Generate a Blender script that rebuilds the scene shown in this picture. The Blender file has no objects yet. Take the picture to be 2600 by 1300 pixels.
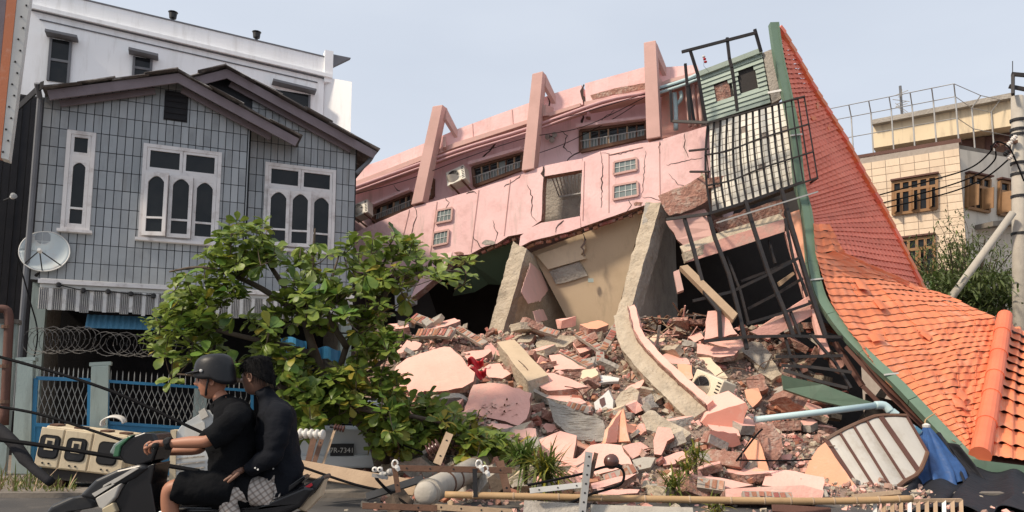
import bpy, bmesh, math, random
from mathutils import Vector, Matrix, noise
from mathutils.geometry import tessellate_polygon
V = Vector
R = math.radians
rnd = random.Random(7)

# ------------------------------------------------------------------ camera
CAM = V((0.0, 0.0, 1.45))
F, CX, CY, PITCH = 1900.0, 1300.0, 777.0, R(7.0)
scene = bpy.context.scene
cd = bpy.data.cameras.new('camera')
cd.sensor_width = 36.0
cd.lens = F / 2600.0 * 36.0
cd.shift_y = (CY - 650.0) / 2600.0
cd.clip_start, cd.clip_end = 0.05, 3000.0
cam = bpy.data.objects.new('camera', cd)
cam.location = CAM
cam.rotation_euler = (R(90) + PITCH, 0, 0)
scene.collection.objects.link(cam)
scene.camera = cam

# ------------------------------------------------------------------ sky, sun, exposure
SUN_AZ, SUN_EL = 240.0, 45.0          # compass-like angle from +Y clockwise; sun stands to the left, a little behind the camera
sd = V((math.sin(R(SUN_AZ)) * math.cos(R(SUN_EL)), math.cos(R(SUN_AZ)) * math.cos(R(SUN_EL)), math.sin(R(SUN_EL))))
w = bpy.data.worlds.new('World'); scene.world = w; w.use_nodes = True
nt = w.node_tree; nt.nodes.clear()
sky = nt.nodes.new('ShaderNodeTexSky'); sky.sky_type = 'NISHITA'; sky.sun_disc = False
sky.sun_elevation = R(SUN_EL); sky.sun_rotation = R(SUN_AZ)
sky.air_density = 1.0; sky.dust_density = 5.0; sky.ozone_density = 1.5
hz = nt.nodes.new('ShaderNodeMix'); hz.data_type = 'RGBA'
hz.inputs[0].default_value = 0.80
nt.links.new(sky.outputs[0], hz.inputs[6])
tcw = nt.nodes.new('ShaderNodeTexCoord'); nzw = nt.nodes.new('ShaderNodeTexNoise'); nzw.inputs['Scale'].default_value = 1.6; nzw.inputs['Detail'].default_value = 5
mpw = nt.nodes.new('ShaderNodeMapping'); mpw.inputs['Scale'].default_value = (1, 1, 3.5); nt.links.new(tcw.outputs['Generated'], mpw.inputs[0]); nt.links.new(mpw.outputs[0], nzw.inputs['Vector'])
mrw = nt.nodes.new('ShaderNodeMapRange'); mrw.inputs[1].default_value = .3; mrw.inputs[2].default_value = .7; mrw.inputs[3].default_value = .74; mrw.inputs[4].default_value = .90   # thin uneven haze
nt.links.new(nzw.outputs[0], mrw.inputs[0]); nt.links.new(mrw.outputs[0], hz.inputs[0])
hz.inputs[7].default_value = (5.15, 5.55, 6.2, 1)       # dry-season haze veiling the blue
bg = nt.nodes.new('ShaderNodeBackground'); bg.inputs[1].default_value = 0.11
nt.links.new(hz.outputs[2], bg.inputs[0])
wo = nt.nodes.new('ShaderNodeOutputWorld'); nt.links.new(bg.outputs[0], wo.inputs[0])
sl = bpy.data.lights.new('sun', 'SUN'); sl.energy = 2.9; sl.angle = R(6.0); sl.color = (1.0, 0.86, 0.68)
so = bpy.data.objects.new('sun', sl); so.rotation_euler = (-sd).to_track_quat('-Z', 'Y').to_euler()
so.location = sd * 60
scene.collection.objects.link(so)
scene.view_settings.view_transform = 'Standard'
scene.view_settings.look = 'None'
scene.view_settings.exposure = 0.44
scene.view_settings.gamma = 1.0
scene.view_settings.use_curve_mapping = False
scene.cycles.max_bounces = 6
scene.cycles.use_denoising = True

# ------------------------------------------------------------------ pixel <-> place
cp, sp_ = math.cos(PITCH), math.sin(PITCH)
def ray(x, y):
    a = (x - CX) / F; b = -(y - CY) / F
    return V((a, cp - sp_ * b, sp_ + cp * b))
def P(x, y, Y):
    d = ray(x, y); return CAM + d * (Y / d.y)
def gnd(x, y, z=0.0):
    d = ray(x, y); return CAM + d * ((z - CAM.z) / d.z)
def onplane(x, y, p0, n):
    d = ray(x, y); return CAM + d * ((p0 - CAM).dot(n) / d.dot(n))

class Plane:
    """vertical plane: u runs right, v up, w towards the street"""
    def __init__(s, x, Y, ang, off=0.0):
        s.u = V((math.cos(R(ang)), math.sin(R(ang)), 0)); s.v = V((0, 0, 1)); s.w = V((math.sin(R(ang)), -math.cos(R(ang)), 0))
        s.o = P(x, 1010, Y); s.o.z = 0; s.o = s.o + s.w * off
    def off(s, d):
        q = Plane.__new__(Plane); q.u, q.v, q.w = s.u, s.v, s.w; q.o = s.o + s.w * d; return q
    def at(s, x, y): return onplane(x, y, s.o, s.w)
    def uv(s, x, y):
        p = s.at(x, y) - s.o; return p.dot(s.u), p.z
    def pt(s, u, v, w=0.0): return s.o + s.u * u + s.v * v + s.w * w

# ------------------------------------------------------------------ materials
MATS = {}
def mat(name, col, col2=None, rough=0.75, scale=2.0, mix=0.5, bump=0.15, bscale=35.0, metal=0.0, rand=0.0, stain=None, sscale=0.8, samt=0.5, spec=0.4, hue=0.0, detail=6.0, trans=0.0, streak=False, bdist=0.02, stain2=None, s2amt=.4, s2scale=3.0, streak2=True):
    if name in MATS: return MATS[name]
    m = bpy.data.materials.new(name); m.use_nodes = True
    t = m.node_tree; N = t.nodes; L = t.links
    b = N['Principled BSDF']
    b.inputs['Roughness'].default_value = rough; b.inputs['Metallic'].default_value = metal
    b.inputs['Specular IOR Level'].default_value = spec
    g = N.new('ShaderNodeNewGeometry')
    pos = g.outputs['Position']
    if rand or hue:
        oi = N.new('ShaderNodeObjectInfo')
        va = N.new('ShaderNodeVectorMath'); va.operation = 'SCALE'; va.inputs[0].default_value = (37, 91, 53)
        L.new(oi.outputs['Random'], va.inputs['Scale'])
        ad = N.new('ShaderNodeVectorMath'); ad.operation = 'ADD'; L.new(pos, ad.inputs[0]); L.new(va.outputs[0], ad.inputs[1])
        pos = ad.outputs[0]
    n1 = N.new('ShaderNodeTexNoise'); n1.inputs['Scale'].default_value = scale; n1.inputs['Detail'].default_value = detail
    L.new(pos, n1.inputs['Vector'])
    r1 = N.new('ShaderNodeMapRange'); r1.inputs[1].default_value = 0.35; r1.inputs[2].default_value = 0.65
    L.new(n1.outputs[0], r1.inputs[0])
    mx = N.new('ShaderNodeMix'); mx.data_type = 'RGBA'
    c2 = col2 or tuple(c * 0.7 for c in col)
    mx.inputs[6].default_value = (*col, 1); mx.inputs[7].default_value = (*c2, 1)
    mm = N.new('ShaderNodeMath'); mm.operation = 'MULTIPLY'; mm.inputs[1].default_value = mix
    L.new(r1.outputs[0], mm.inputs[0]); L.new(mm.outputs[0], mx.inputs[0])
    out = mx.outputs[2]
    if stain:
        n2 = N.new('ShaderNodeTexNoise'); n2.inputs['Scale'].default_value = sscale; n2.inputs['Detail'].default_value = 9.0; n2.inputs['Roughness'].default_value = 0.65
        if streak:
            mp = N.new('ShaderNodeMapping'); mp.inputs['Scale'].default_value = (4, 4, 0.5); L.new(pos, mp.inputs[0]); L.new(mp.outputs[0], n2.inputs['Vector'])
        else: L.new(pos, n2.inputs['Vector'])
        r2 = N.new('ShaderNodeMapRange'); r2.inputs[1].default_value = 0.52; r2.inputs[2].default_value = 0.72; r2.inputs[4].default_value = samt
        L.new(n2.outputs[0], r2.inputs[0])
        m2 = N.new('ShaderNodeMix'); m2.data_type = 'RGBA'; m2.inputs[7].default_value = (*stain, 1)
        L.new(out, m2.inputs[6]); L.new(r2.outputs[0], m2.inputs[0]); out = m2.outputs[2]
    if stain2:
        n4 = N.new('ShaderNodeTexNoise'); n4.inputs['Scale'].default_value = s2scale; n4.inputs['Detail'].default_value = 12.0; n4.inputs['Roughness'].default_value = 0.7
        mp2 = N.new('ShaderNodeMapping'); mp2.inputs['Scale'].default_value = (1.6, 1.6, .22) if streak2 else (1,1,1); mp2.inputs['Location'].default_value = (7.3, 2.1, 4.4); L.new(pos, mp2.inputs[0]); L.new(mp2.outputs[0], n4.inputs['Vector'])
        r4 = N.new('ShaderNodeMapRange'); r4.inputs[1].default_value = 0.54; r4.inputs[2].default_value = 0.66; r4.inputs[4].default_value = s2amt
        L.new(n4.outputs[0], r4.inputs[0])
        m4 = N.new('ShaderNodeMix'); m4.data_type = 'RGBA'; m4.inputs[7].default_value = (*stain2, 1)
        L.new(out, m4.inputs[6]); L.new(r4.outputs[0], m4.inputs[0]); out = m4.outputs[2]
    if rand or hue:
        hs = N.new('ShaderNodeHueSaturation')
        rr = N.new('ShaderNodeMapRange'); rr.inputs[3].default_value = 1 - rand; rr.inputs[4].default_value = 1 + rand
        L.new(oi.outputs['Random'], rr.inputs[0]); L.new(rr.outputs[0], hs.inputs['Value'])
        if hue:
            wn = N.new('ShaderNodeTexWhiteNoise'); wn.noise_dimensions = '1D'; L.new(oi.outputs['Random'], wn.inputs['W'])
            rh = N.new('ShaderNodeMapRange'); rh.inputs[3].default_value = 0.5 - hue; rh.inputs[4].default_value = 0.5 + hue
            L.new(wn.outputs[0], rh.inputs[0]); L.new(rh.outputs[0], hs.inputs['Hue'])
        L.new(out, hs.inputs['Color']); out = hs.outputs[0]
    L.new(out, b.inputs['Base Color'])
    if bump:
        n3 = N.new('ShaderNodeTexNoise'); n3.inputs['Scale'].default_value = bscale; n3.inputs['Detail'].default_value = 5.0
        L.new(pos, n3.inputs['Vector'])
        bp = N.new('ShaderNodeBump'); bp.inputs['Strength'].default_value = bump; bp.inputs['Distance'].default_value = bdist
        L.new(n3.outputs[0], bp.inputs['Height']); L.new(bp.outputs[0], b.inputs['Normal'])
    if trans:
        tr = N.new('ShaderNodeBsdfTranslucent'); L.new(out, tr.inputs[0])
        ms = N.new('ShaderNodeMixShader'); ms.inputs[0].default_value = trans
        L.new(b.outputs[0], ms.inputs[1]); L.new(tr.outputs[0], ms.inputs[2]); L.new(ms.outputs[0], N['Material Output'].inputs[0])
    MATS[name] = m
    return m

M = {}
def defmats():
    d = dict
    S = {
     'asphalt': d(col=(.065,.062,.062), col2=(.11,.10,.092), scale=1.2, rough=.9, bump=.4, bscale=90, stain=(.17,.15,.13), sscale=1.2, samt=.7),
     'soil': d(col=(.20,.155,.12), col2=(.12,.09,.07), scale=1.5, rough=.95, bump=.6, bscale=18, stain=(.30,.26,.22), samt=.7),
     'paving': d(col=(.26,.23,.20), col2=(.19,.165,.145), scale=2, rough=.9, bump=.25, bscale=40, stain=(.12,.10,.08)),
     'kerb': d(col=(.20,.175,.15), col2=(.14,.12,.10), rough=.92, bump=.5, bscale=25, stain=(.09,.075,.06), samt=.7),
     # pink building
     'pink': d(col=(.90,.60,.575), col2=(.83,.52,.50), scale=1.3, mix=.9, rough=.88, bump=.3, bscale=14, bdist=.03, stain=(.62,.36,.33), sscale=1.9, samt=.6, stain2=(.55,.42,.38), s2amt=.6, s2scale=2.4),
     'pinkwall': d(col=(.90,.67,.69), col2=(.84,.60,.62), scale=.9, mix=.8, rough=.85, bump=.15, bscale=18, stain=(.58,.36,.36), sscale=1.3, samt=.45, streak=True, stain2=(.52,.40,.38), s2amt=.5, s2scale=1.6),
     'pinkcol': d(col=(.64,.40,.355), col2=(.54,.33,.29), scale=2, rough=.85, bump=.2, bscale=18, stain=(.45,.27,.23), samt=.5, stain2=(.50,.38,.33), s2amt=.5, s2scale=2.5),
     'pinkslab': d(col=(.84,.465,.39), col2=(.77,.40,.33), scale=1.6, mix=.8, rough=.9, bump=.4, bscale=18, bdist=.03, stain=(.58,.42,.35), sscale=2.6, samt=.6, rand=.08, stain2=(.62,.49,.41), s2amt=.6, s2scale=3.0, streak2=False),
     'peach': d(col=(.86,.42,.27), col2=(.79,.36,.22), scale=1.4, mix=.7, rough=.85, bump=.2, stain=(.62,.34,.24), samt=.4, rand=.04, stain2=(.64,.52,.43), s2amt=.6, s2scale=2.4, streak2=False),
     'salmon': d(col=(.60,.255,.195), col2=(.52,.21,.16), scale=1.6, rough=.85, bump=.2, stain=(.42,.20,.16), samt=.5, stain2=(.58,.40,.33), s2amt=.5, s2scale=3, streak2=False),  # deeper pink paint, also darkens the shaded faces of block and folded piece
     'airconcream': d(col=(.72,.64,.49), col2=(.62,.54,.40), rough=.6, bump=.05, stain=(.42,.33,.23), sscale=3, samt=.6),
     'tan': d(col=(.60,.465,.32), col2=(.53,.40,.27), scale=1.0, rough=.85, bump=.12, stain=(.42,.31,.2), samt=.5, stain2=(.36,.28,.2), s2amt=.4, s2scale=2),
     'tanlight': d(col=(.70,.57,.41), col2=(.62,.49,.35), scale=1.2, rough=.85, bump=.12, stain=(.48,.37,.25), samt=.4, stain2=(.42,.33,.24), s2amt=.4, s2scale=2),
     'greenwall': d(col=(.13,.20,.13), col2=(.11,.16,.105), scale=1.2, rough=.8, bump=.08),
     'concrete': d(col=(.50,.42,.32), col2=(.37,.305,.23), scale=3.5, rough=.92, bump=.9, bscale=16, stain=(.23,.19,.145), sscale=2.4, samt=.7, bdist=.05, stain2=(.58,.50,.40), s2amt=.5, s2scale=3, streak2=False),
     'concgrey': d(col=(.40,.365,.32), col2=(.28,.25,.22), scale=2.5, rough=.93, bump=.8, bscale=14, stain=(.17,.145,.12), sscale=1.8, samt=.7, bdist=.05, stain2=(.50,.45,.38), s2amt=.5, s2scale=3, streak2=False),
     'brick': d(col=(.40,.165,.11), col2=(.31,.13,.09), scale=6, rough=.92, bump=.5, bscale=45, stain=(.52,.42,.35), sscale=5, samt=.8, rand=.25, hue=.02),
     'brickmass': d(col=(.36,.19,.145), col2=(.24,.125,.10), scale=7, rough=.95, bump=1.0, bscale=16, stain=(.46,.37,.31), sscale=5, samt=.85, bdist=.06, stain2=(.54,.45,.38), s2amt=.7, s2scale=6, streak2=False),
     'mortar': d(col=(.40,.34,.29), col2=(.30,.25,.21), scale=6, rough=.95, bump=.6, bscale=40),
     'rubble': d(col=(.27,.20,.16), col2=(.17,.115,.092), scale=4, mix=.8, rough=.95, bump=1.0, bscale=12, stain=(.38,.32,.26), sscale=4, samt=.7, bdist=.07, stain2=(.46,.31,.26), s2amt=.5, s2scale=5, streak2=False),
     'frag': d(col=(.44,.28,.225), col2=(.30,.20,.16), scale=5, mix=.9, rough=.95, bump=.5, bscale=30, stain=(.68,.52,.44), sscale=7, samt=.8),
     'shadeblack': d(col=(.05,.045,.042), col2=(.035,.03,.03), rough=.95, bump=.3),  # near-black standing for the shade in rooms, alley and openings
     'crack': d(col=(.07,.045,.04), rough=.95, bump=0),
     # metal, plastic
     'black': d(col=(.016,.015,.017), col2=(.04,.028,.022), scale=9, mix=.6, rough=.55, bump=.1),
     'blackcable': d(col=(.007,.007,.008), rough=.8, bump=0, spec=.1),
     'rust': d(col=(.16,.085,.055), col2=(.10,.055,.04), scale=8, rough=.85, bump=.3, stain=(.25,.20,.16), samt=.5),
     'steel': d(col=(.45,.44,.42), col2=(.34,.33,.31), rough=.5, metal=.3, bump=.1, stain=(.22,.15,.1), samt=.4),
     'whitemetal': d(col=(.72,.71,.68), col2=(.62,.6,.56), rough=.55, bump=.05, stain=(.35,.28,.22), sscale=2.5, samt=.35),
     'gutter': d(col=(.14,.215,.155), col2=(.105,.165,.12), scale=2, rough=.55, bump=.15, bscale=12, stain=(.22,.27,.21), samt=.5, stain2=(.10,.12,.09), s2amt=.5, s2scale=3),
     'siding': d(col=(.39,.455,.395), col2=(.31,.38,.32), scale=2.5, rough=.85, bump=.25, stain=(.21,.265,.215), sscale=1.6, samt=.6, rand=.08, stain2=(.46,.49,.44), s2amt=.5, s2scale=3),
     'creamtile': d(col=(.92,.88,.78), col2=(.87,.82,.70), scale=3, rough=.5, bump=.03, stain=(.58,.48,.35), samt=.35, rand=.06),
     'pvc': d(col=(.48,.62,.64), col2=(.40,.55,.58), scale=3, rough=.45, bump=.03, stain=(.35,.35,.3), samt=.3),
     'pvcpink': d(col=(.58,.34,.345), col2=(.5,.28,.29), scale=3, rough=.6, bump=.05),
     'tileorange': d(col=(.82,.255,.115), col2=(.73,.205,.09), scale=2.2, mix=.7, rough=.6, bump=.2, bscale=24, stain=(.88,.38,.21), sscale=1.5, samt=.5, rand=.07, stain2=(.66,.34,.23), s2amt=.55, s2scale=2, streak2=False),
     'tilered': d(col=(.90,.26,.17), col2=(.80,.20,.13), scale=2.2, mix=.7, rough=.65, bump=.2, bscale=24, stain=(.86,.28,.17), samt=.45, rand=.09, stain2=(.52,.14,.09), s2amt=.45, s2scale=2, streak2=False),
     'ridge': d(col=(.80,.20,.10), col2=(.68,.15,.07), scale=2.2, rough=.6, bump=.12, stain=(.5,.12,.07), samt=.3),
     'tarp': d(col=(.03,.09,.25), col2=(.018,.045,.12), scale=5, rough=.5, bump=.5, bscale=12, bdist=.03),
     'tarpblack': d(col=(.014,.015,.020), col2=(.028,.028,.034), scale=5, rough=.7, spec=.2, bump=.5, bscale=10, bdist=.03),
     'sheet': d(col=(.56,.53,.48), col2=(.46,.43,.38), scale=3, rough=.7, bump=.1, stain=(.33,.27,.2), sscale=2.5, samt=.6, rand=.05),
     'brown': d(col=(.13,.06,.045), col2=(.09,.04,.03), rough=.7, bump=.2),
     'wood': d(col=(.46,.33,.22), col2=(.34,.235,.15), scale=5, rough=.85, bump=.3, stain=(.22,.15,.1), samt=.5),
     'bamboo': d(col=(.46,.30,.155), col2=(.36,.22,.11), scale=4, rough=.6, bump=.1, stain=(.22,.13,.07), samt=.5),
     'porcelain': d(col=(.74,.70,.64), rough=.3, bump=0, spec=.6),
     'porcbrown': d(col=(.11,.045,.035), rough=.3, bump=0, spec=.6),
     'polestone': d(col=(.46,.42,.36), col2=(.37,.335,.29), scale=4, rough=.92, bump=.35, stain=(.25,.22,.18), samt=.6, stain2=(.30,.27,.23), s2amt=.5, s2scale=3),
     'aircon': d(col=(.66,.63,.55), col2=(.55,.52,.45), rough=.5, bump=.03, stain=(.38,.31,.23), sscale=3, samt=.5),
     'dark': d(col=(.02,.02,.022), rough=.6, bump=0),
     'glass': d(col=(.010,.013,.016), col2=(.022,.023,.024), scale=2.5, mix=.8, rough=.06, bump=.12, bscale=2.0, spec=.25),
     'glassgrey': d(col=(.22,.26,.25), col2=(.16,.2,.2), rough=.25, bump=.1, bscale=60),
     # left houses
     'htile': d(col=(.335,.35,.362), col2=(.275,.30,.322), scale=1.3, rough=.40, bump=.04, bscale=6, stain=(.20,.205,.215), sscale=1.1, samt=.6, rand=.15, spec=.45, stain2=(.22,.215,.21), s2amt=.55, s2scale=2.4),
     'wiregrey': d(col=(.09,.085,.082), rough=.6, metal=.3, bump=0),
     'grout': d(col=(.035,.038,.045), rough=.95, bump=.2),
     'frame': d(col=(.72,.69,.68), col2=(.62,.58,.57), scale=4, rough=.65, bump=.1, stain=(.34,.28,.25), sscale=4, samt=.6),
     'barge': d(col=(.22,.18,.195), col2=(.17,.135,.145), scale=4, rough=.8, bump=.2, stain=(.12,.09,.09), samt=.5),
     'roofsheet': d(col=(.13,.115,.11), col2=(.085,.075,.072), scale=4, rough=.9, bump=.4, stain=(.60,.58,.55), sscale=3.2, samt=.55, rand=.15),
     'whitewall': d(col=(.90,.90,.90), col2=(.85,.85,.85), scale=.5, rough=.8, bump=.03, stain=(.66,.65,.63), sscale=.4, samt=.45, streak=True, stain2=(.60,.58,.55), s2amt=.35, s2scale=1.5),
     'trim': d(col=(.16,.165,.18), rough=.8, bump=.05),
     'timbershade': d(col=(.022,.022,.025), col2=(.034,.032,.034), spec=.15, scale=3, rough=.85, bump=.3),  # dark timber, also the near-black of the shaded alley and ground floor
     'signwhite': d(col=(.66,.64,.60), rough=.6, bump=.05, stain=(.4,.3,.2), samt=.5),
     'signorange': d(col=(.60,.20,.09), col2=(.5,.17,.08), rough=.6, stain=(.7,.5,.4), sscale=3, samt=.5),
     'valance': d(col=(.42,.41,.40), col2=(.30,.29,.285), scale=6, rough=.7, bump=.1, stain=(.14,.13,.12), samt=.5, rand=.12),
     'valwhite': d(col=(.62,.61,.6), col2=(.5,.48,.46), rough=.7, bump=.1, stain=(.2,.18,.16), sscale=6, samt=.6),
     'blueawn': d(col=(.07,.20,.31), col2=(.055,.155,.245), scale=3, rough=.6, bump=.05),
     'gateblue': d(col=(.04,.22,.42), col2=(.035,.17,.33), scale=3, rough=.5, bump=.05, stain=(.05,.11,.17), samt=.5),
     'lattice': d(col=(.34,.34,.33), col2=(.24,.24,.23), rough=.6, bump=.05),
     'pillar': d(col=(.40,.47,.44), col2=(.33,.40,.37), scale=2.5, rough=.85, bump=.15, stain=(.20,.22,.2), sscale=1.5, samt=.7, streak=True),
     'dish': d(col=(.55,.60,.60), col2=(.47,.52,.53), rough=.5, bump=.05, stain=(.52,.36,.27), sscale=2.2, samt=.6),
     'cream': d(col=(.70,.585,.41), col2=(.62,.51,.35), scale=2, rough=.6, bump=.06, stain=(.40,.29,.18), sscale=2.2, samt=.55, stain2=(.34,.25,.17), s2amt=.4, s2scale=4),
     'carwhite': d(col=(.62,.64,.65), col2=(.54,.56,.57), rough=.35, bump=0, stain=(.42,.4,.36), samt=.4, spec=.5),
     'red': d(col=(.50,.02,.03), rough=.4, bump=0),
     'beige': d(col=(.76,.60,.44), col2=(.68,.53,.38), scale=.8, rough=.8, bump=.05, stain=(.50,.38,.27), sscale=.6, samt=.45, streak=True, rand=.06, stain2=(.44,.34,.26), s2amt=.5, s2scale=1.2),
     'beigegrey': d(col=(.66,.60,.51), col2=(.57,.52,.44), scale=.8, rough=.85, bump=.03, stain=(.40,.36,.30), sscale=.6, samt=.5, streak=True, stain2=(.36,.32,.27), s2amt=.5, s2scale=1.2),
     'beigeblock': d(col=(.76,.62,.42), col2=(.68,.55,.37), scale=.8, rough=.8, bump=.05, stain=(.30,.23,.17), sscale=.9, samt=.55, streak=True),
     'brownframe': d(col=(.30,.16,.07), col2=(.22,.115,.05), scale=4, rough=.6, bump=.1),
     'bark': d(col=(.12,.09,.068), col2=(.07,.053,.042), scale=6, rough=.95, bump=.7, bscale=25),
     'leaf': d(col=(.165,.235,.04), col2=(.080,.145,.028), scale=5, mix=1.0, rough=.42, bump=.15, bscale=40, rand=.45, hue=.025, trans=.28, spec=.4),
     'leafdead': d(col=(.20,.12,.05), rough=.7, bump=.1),
     'leafyellow': d(col=(.30,.27,.035), col2=(.19,.20,.03), scale=4, rough=.5, bump=.1, rand=.25, hue=.02, trans=.3),
     'leafbush': d(col=(.11,.14,.045), col2=(.075,.10,.03), scale=3, rough=.6, bump=0, trans=.25),
     'leafpalm': d(col=(.13,.17,.035), col2=(.20,.20,.06), scale=5, rough=.55, bump=0, trans=.25),
     # people and bike
     'skin': d(col=(.40,.185,.115), col2=(.34,.15,.09), scale=10, rough=.5, bump=.05, bscale=90),
     'skindark': d(col=(.20,.105,.07), col2=(.16,.08,.055), scale=10, rough=.5, bump=.05, bscale=90),
     'hair': d(col=(.007,.0065,.007), rough=.75, bump=.6, bscale=140, spec=.12),
     'shirt': d(col=(.0075,.0078,.009), col2=(.011,.0115,.013), scale=5, rough=.95, bump=.5, bscale=12, bdist=.04, spec=.08),
     'jacket': d(col=(.0075,.0085,.012), col2=(.011,.0125,.017), scale=5, rough=.85, bump=.5, bscale=11, bdist=.04, spec=.12),
     'helmet': d(col=(.012,.012,.014), rough=.45, bump=.05, bscale=60, spec=.35, stain=(.05,.048,.046), sscale=6, samt=.5),
     'bikeblack': d(col=(.012,.012,.014), rough=.25, bump=0, spec=.5),
     'bikegrey': d(col=(.022,.023,.026), rough=.35, bump=0, spec=.4, stain=(.07,.065,.06), sscale=5, samt=.4),
     'bikewhite': d(col=(.50,.48,.44), rough=.35, bump=0, spec=.4, stain=(.25,.22,.19), sscale=6, samt=.5),
     'bikegreen': d(col=(.05,.15,.08), rough=.3, bump=0, spec=.5),
     'rubber': d(col=(.015,.015,.015), rough=.9, bump=.2),
     'beige2': d(col=(.45,.38,.25), rough=.4, bump=0),
    }
    for k, a in S.items(): M[k] = mat(k, **a)
defmats()

# ------------------------------------------------------------------ building helpers
COL = scene.collection
def tag(o, label=None, cat=None, group=None, kind=None):
    if label: o['label'] = label
    if cat:
        o['category'] = cat
        if not kind: o['kind'] = 'thing'
    if group: o['group'] = group
    if kind: o['kind'] = kind
    return o
def thing(name, label, cat, loc=(0, 0, 0), group=None):
    o = bpy.data.objects.new(name, None); COL.objects.link(o); o.location = loc; o.empty_display_size = .2
    return tag(o, label, cat, group)
def put(o, parent):
    COL.objects.link(o)
    if parent is not None:
        o.parent = parent
        if parent.type == 'EMPTY': o.matrix_parent_inverse = Matrix.Translation(-parent.location)
    return o
def inst(name, me, mtx, parent=None, material=None):
    o = bpy.data.objects.new(name, me); o.matrix_basis = mtx
    return put(o, parent)

class MB:
    def __init__(s): s.v = []; s.f = []; s.m = []
    def add(s, vs, fs, mi=0):
        b = len(s.v); s.v += [V(p) for p in vs]
        for f in fs: s.f.append([i + b for i in f]); s.m.append(mi)
        return s
    def prism(s, pts, ext, cap=0, side=None):
        pts = [V(p) for p in pts]; n = len(pts); ext = V(ext)
        side = cap if side is None else side
        tri = tessellate_polygon([pts])
        s.add(pts + [p + ext for p in pts], [], 0)
        b = len(s.v) - 2 * n
        for t in tri:
            s.f.append([b + t[0], b + t[1], b + t[2]]); s.m.append(cap)
            s.f.append([b + n + t[2], b + n + t[1], b + n + t[0]]); s.m.append(side)
        for i in range(n):
            j = (i + 1) % n
            s.f.append([b + i, b + j, b + n + j, b + n + i]); s.m.append(side)
        return s
    def box(s, c, a, b, d, mi=0):
        """centre and three half vectors"""
        c, a, b, d = V(c), V(a), V(b), V(d)
        vs = [c + a * i + b * j + d * k for i in (-1, 1) for j in (-1, 1) for k in (-1, 1)]
        return s.add(vs, [[0,1,3,2],[4,6,7,5],[0,4,5,1],[2,3,7,6],[0,2,6,4],[1,5,7,3]], mi)
    def pbox(s, pl, u0, u1, v0, v1, w0, w1, mi=0):
        c = pl.pt((u0+u1)/2, (v0+v1)/2, (w0+w1)/2)
        return s.box(c, pl.u*(u1-u0)/2, pl.v*(v1-v0)/2, pl.w*(w1-w0)/2, mi)
    def bar(s, p0, p1, a, b=None, up=(0, 0, 1), mi=0):
        p0, p1 = V(p0), V(p1); d = (p1 - p0); b = a if b is None else b
        if d.length < 1e-6: return s
        t = d.normalized(); q = t.cross(V(up))
        if q.length < 1e-3: q = t.cross(V((1, 0, 0)))
        q.normalize(); r = q.cross(t)
        return s.box((p0 + p1) / 2, d / 2, q * a / 2, r * b / 2, mi)
    def tube(s, pts, r, n=8, caps=True, mi=0):
        pts = [V(p) for p in pts]; k = len(pts); rs = r if isinstance(r, (list, tuple)) else [r] * k
        b = len(s.v); prev = None
        for i, p in enumerate(pts):
            t = (pts[min(i+1, k-1)] - pts[max(i-1, 0)])
            t = t.normalized() if t.length > 1e-9 else V((0,0,1))
            if prev is None:
                q = t.cross(V((0, 0, 1)))
                if q.length < 1e-2: q = t.cross(V((1, 0, 0)))
            else: q = prev - t * prev.dot(t)
            q.normalize(); prev = q; e = t.cross(q)
            for j in range(n):
                a = 2 * math.pi * j / n
                s.v.append(p + (q * math.cos(a) + e * math.sin(a)) * rs[i])
        for i in range(k - 1):
            for j in range(n):
                j2 = (j + 1) % n
                s.f.append([b+i*n+j, b+i*n+j2, b+(i+1)*n+j2, b+(i+1)*n+j]); s.m.append(mi)
        if caps:
            s.f.append([b + j for j in range(n)][::-1]); s.m.append(mi)
            s.f.append([b + (k-1)*n + j for j in range(n)]); s.m.append(mi)
        return s
    def lathe(s, prof, o, axis, n=16, mi=0):
        axis = V(axis).normalized(); o = V(o)
        return s.tube([o + axis * h for h, r in prof], [max(r, 1e-4) for h, r in prof], n, True, mi)
    def grid(s, fn, nu, nv, mi=0, th=None):
        b = len(s.v)
        for j in range(nv + 1):
            for i in range(nu + 1): s.v.append(V(fn(i / nu, j / nv)))
        for j in range(nv):
            for i in range(nu):
                a = b + j*(nu+1) + i
                s.f.append([a, a+1, a+nu+2, a+nu+1]); s.m.append(mi)
        return s
    def build(s, name, mats, parent=None, smooth=False, recalc=True, kind=None):
        me = bpy.data.meshes.new(name)
        me.from_pydata([tuple(p) for p in s.v], [], s.f)
        mats = mats if isinstance(mats, (list, tuple)) else [mats]
        for m in mats: me.materials.append(M[m] if isinstance(m, str) else m)
        if len(mats) > 1: me.polygons.foreach_set('material_index', s.m)
        if recalc:
            bm = bmesh.new(); bm.from_mesh(me); bmesh.ops.recalc_face_normals(bm, faces=bm.faces); bm.to_mesh(me); bm.free()
        if smooth: me.polygons.foreach_set('use_smooth', [True] * len(me.polygons))
        o = bpy.data.objects.new(name, me)
        if kind: o['kind'] = kind
        return put(o, parent)
def bevel(o, w, seg=2):
    m = o.modifiers.new('bevel', 'BEVEL'); m.width = w; m.segments = seg; m.limit_method = 'ANGLE'; m.angle_limit = R(35); return o
def solid(o, th):
    m = o.modifiers.new('solid', 'SOLIDIFY'); m.thickness = th; m.offset = 0; return o
TEXS = {}
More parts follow.
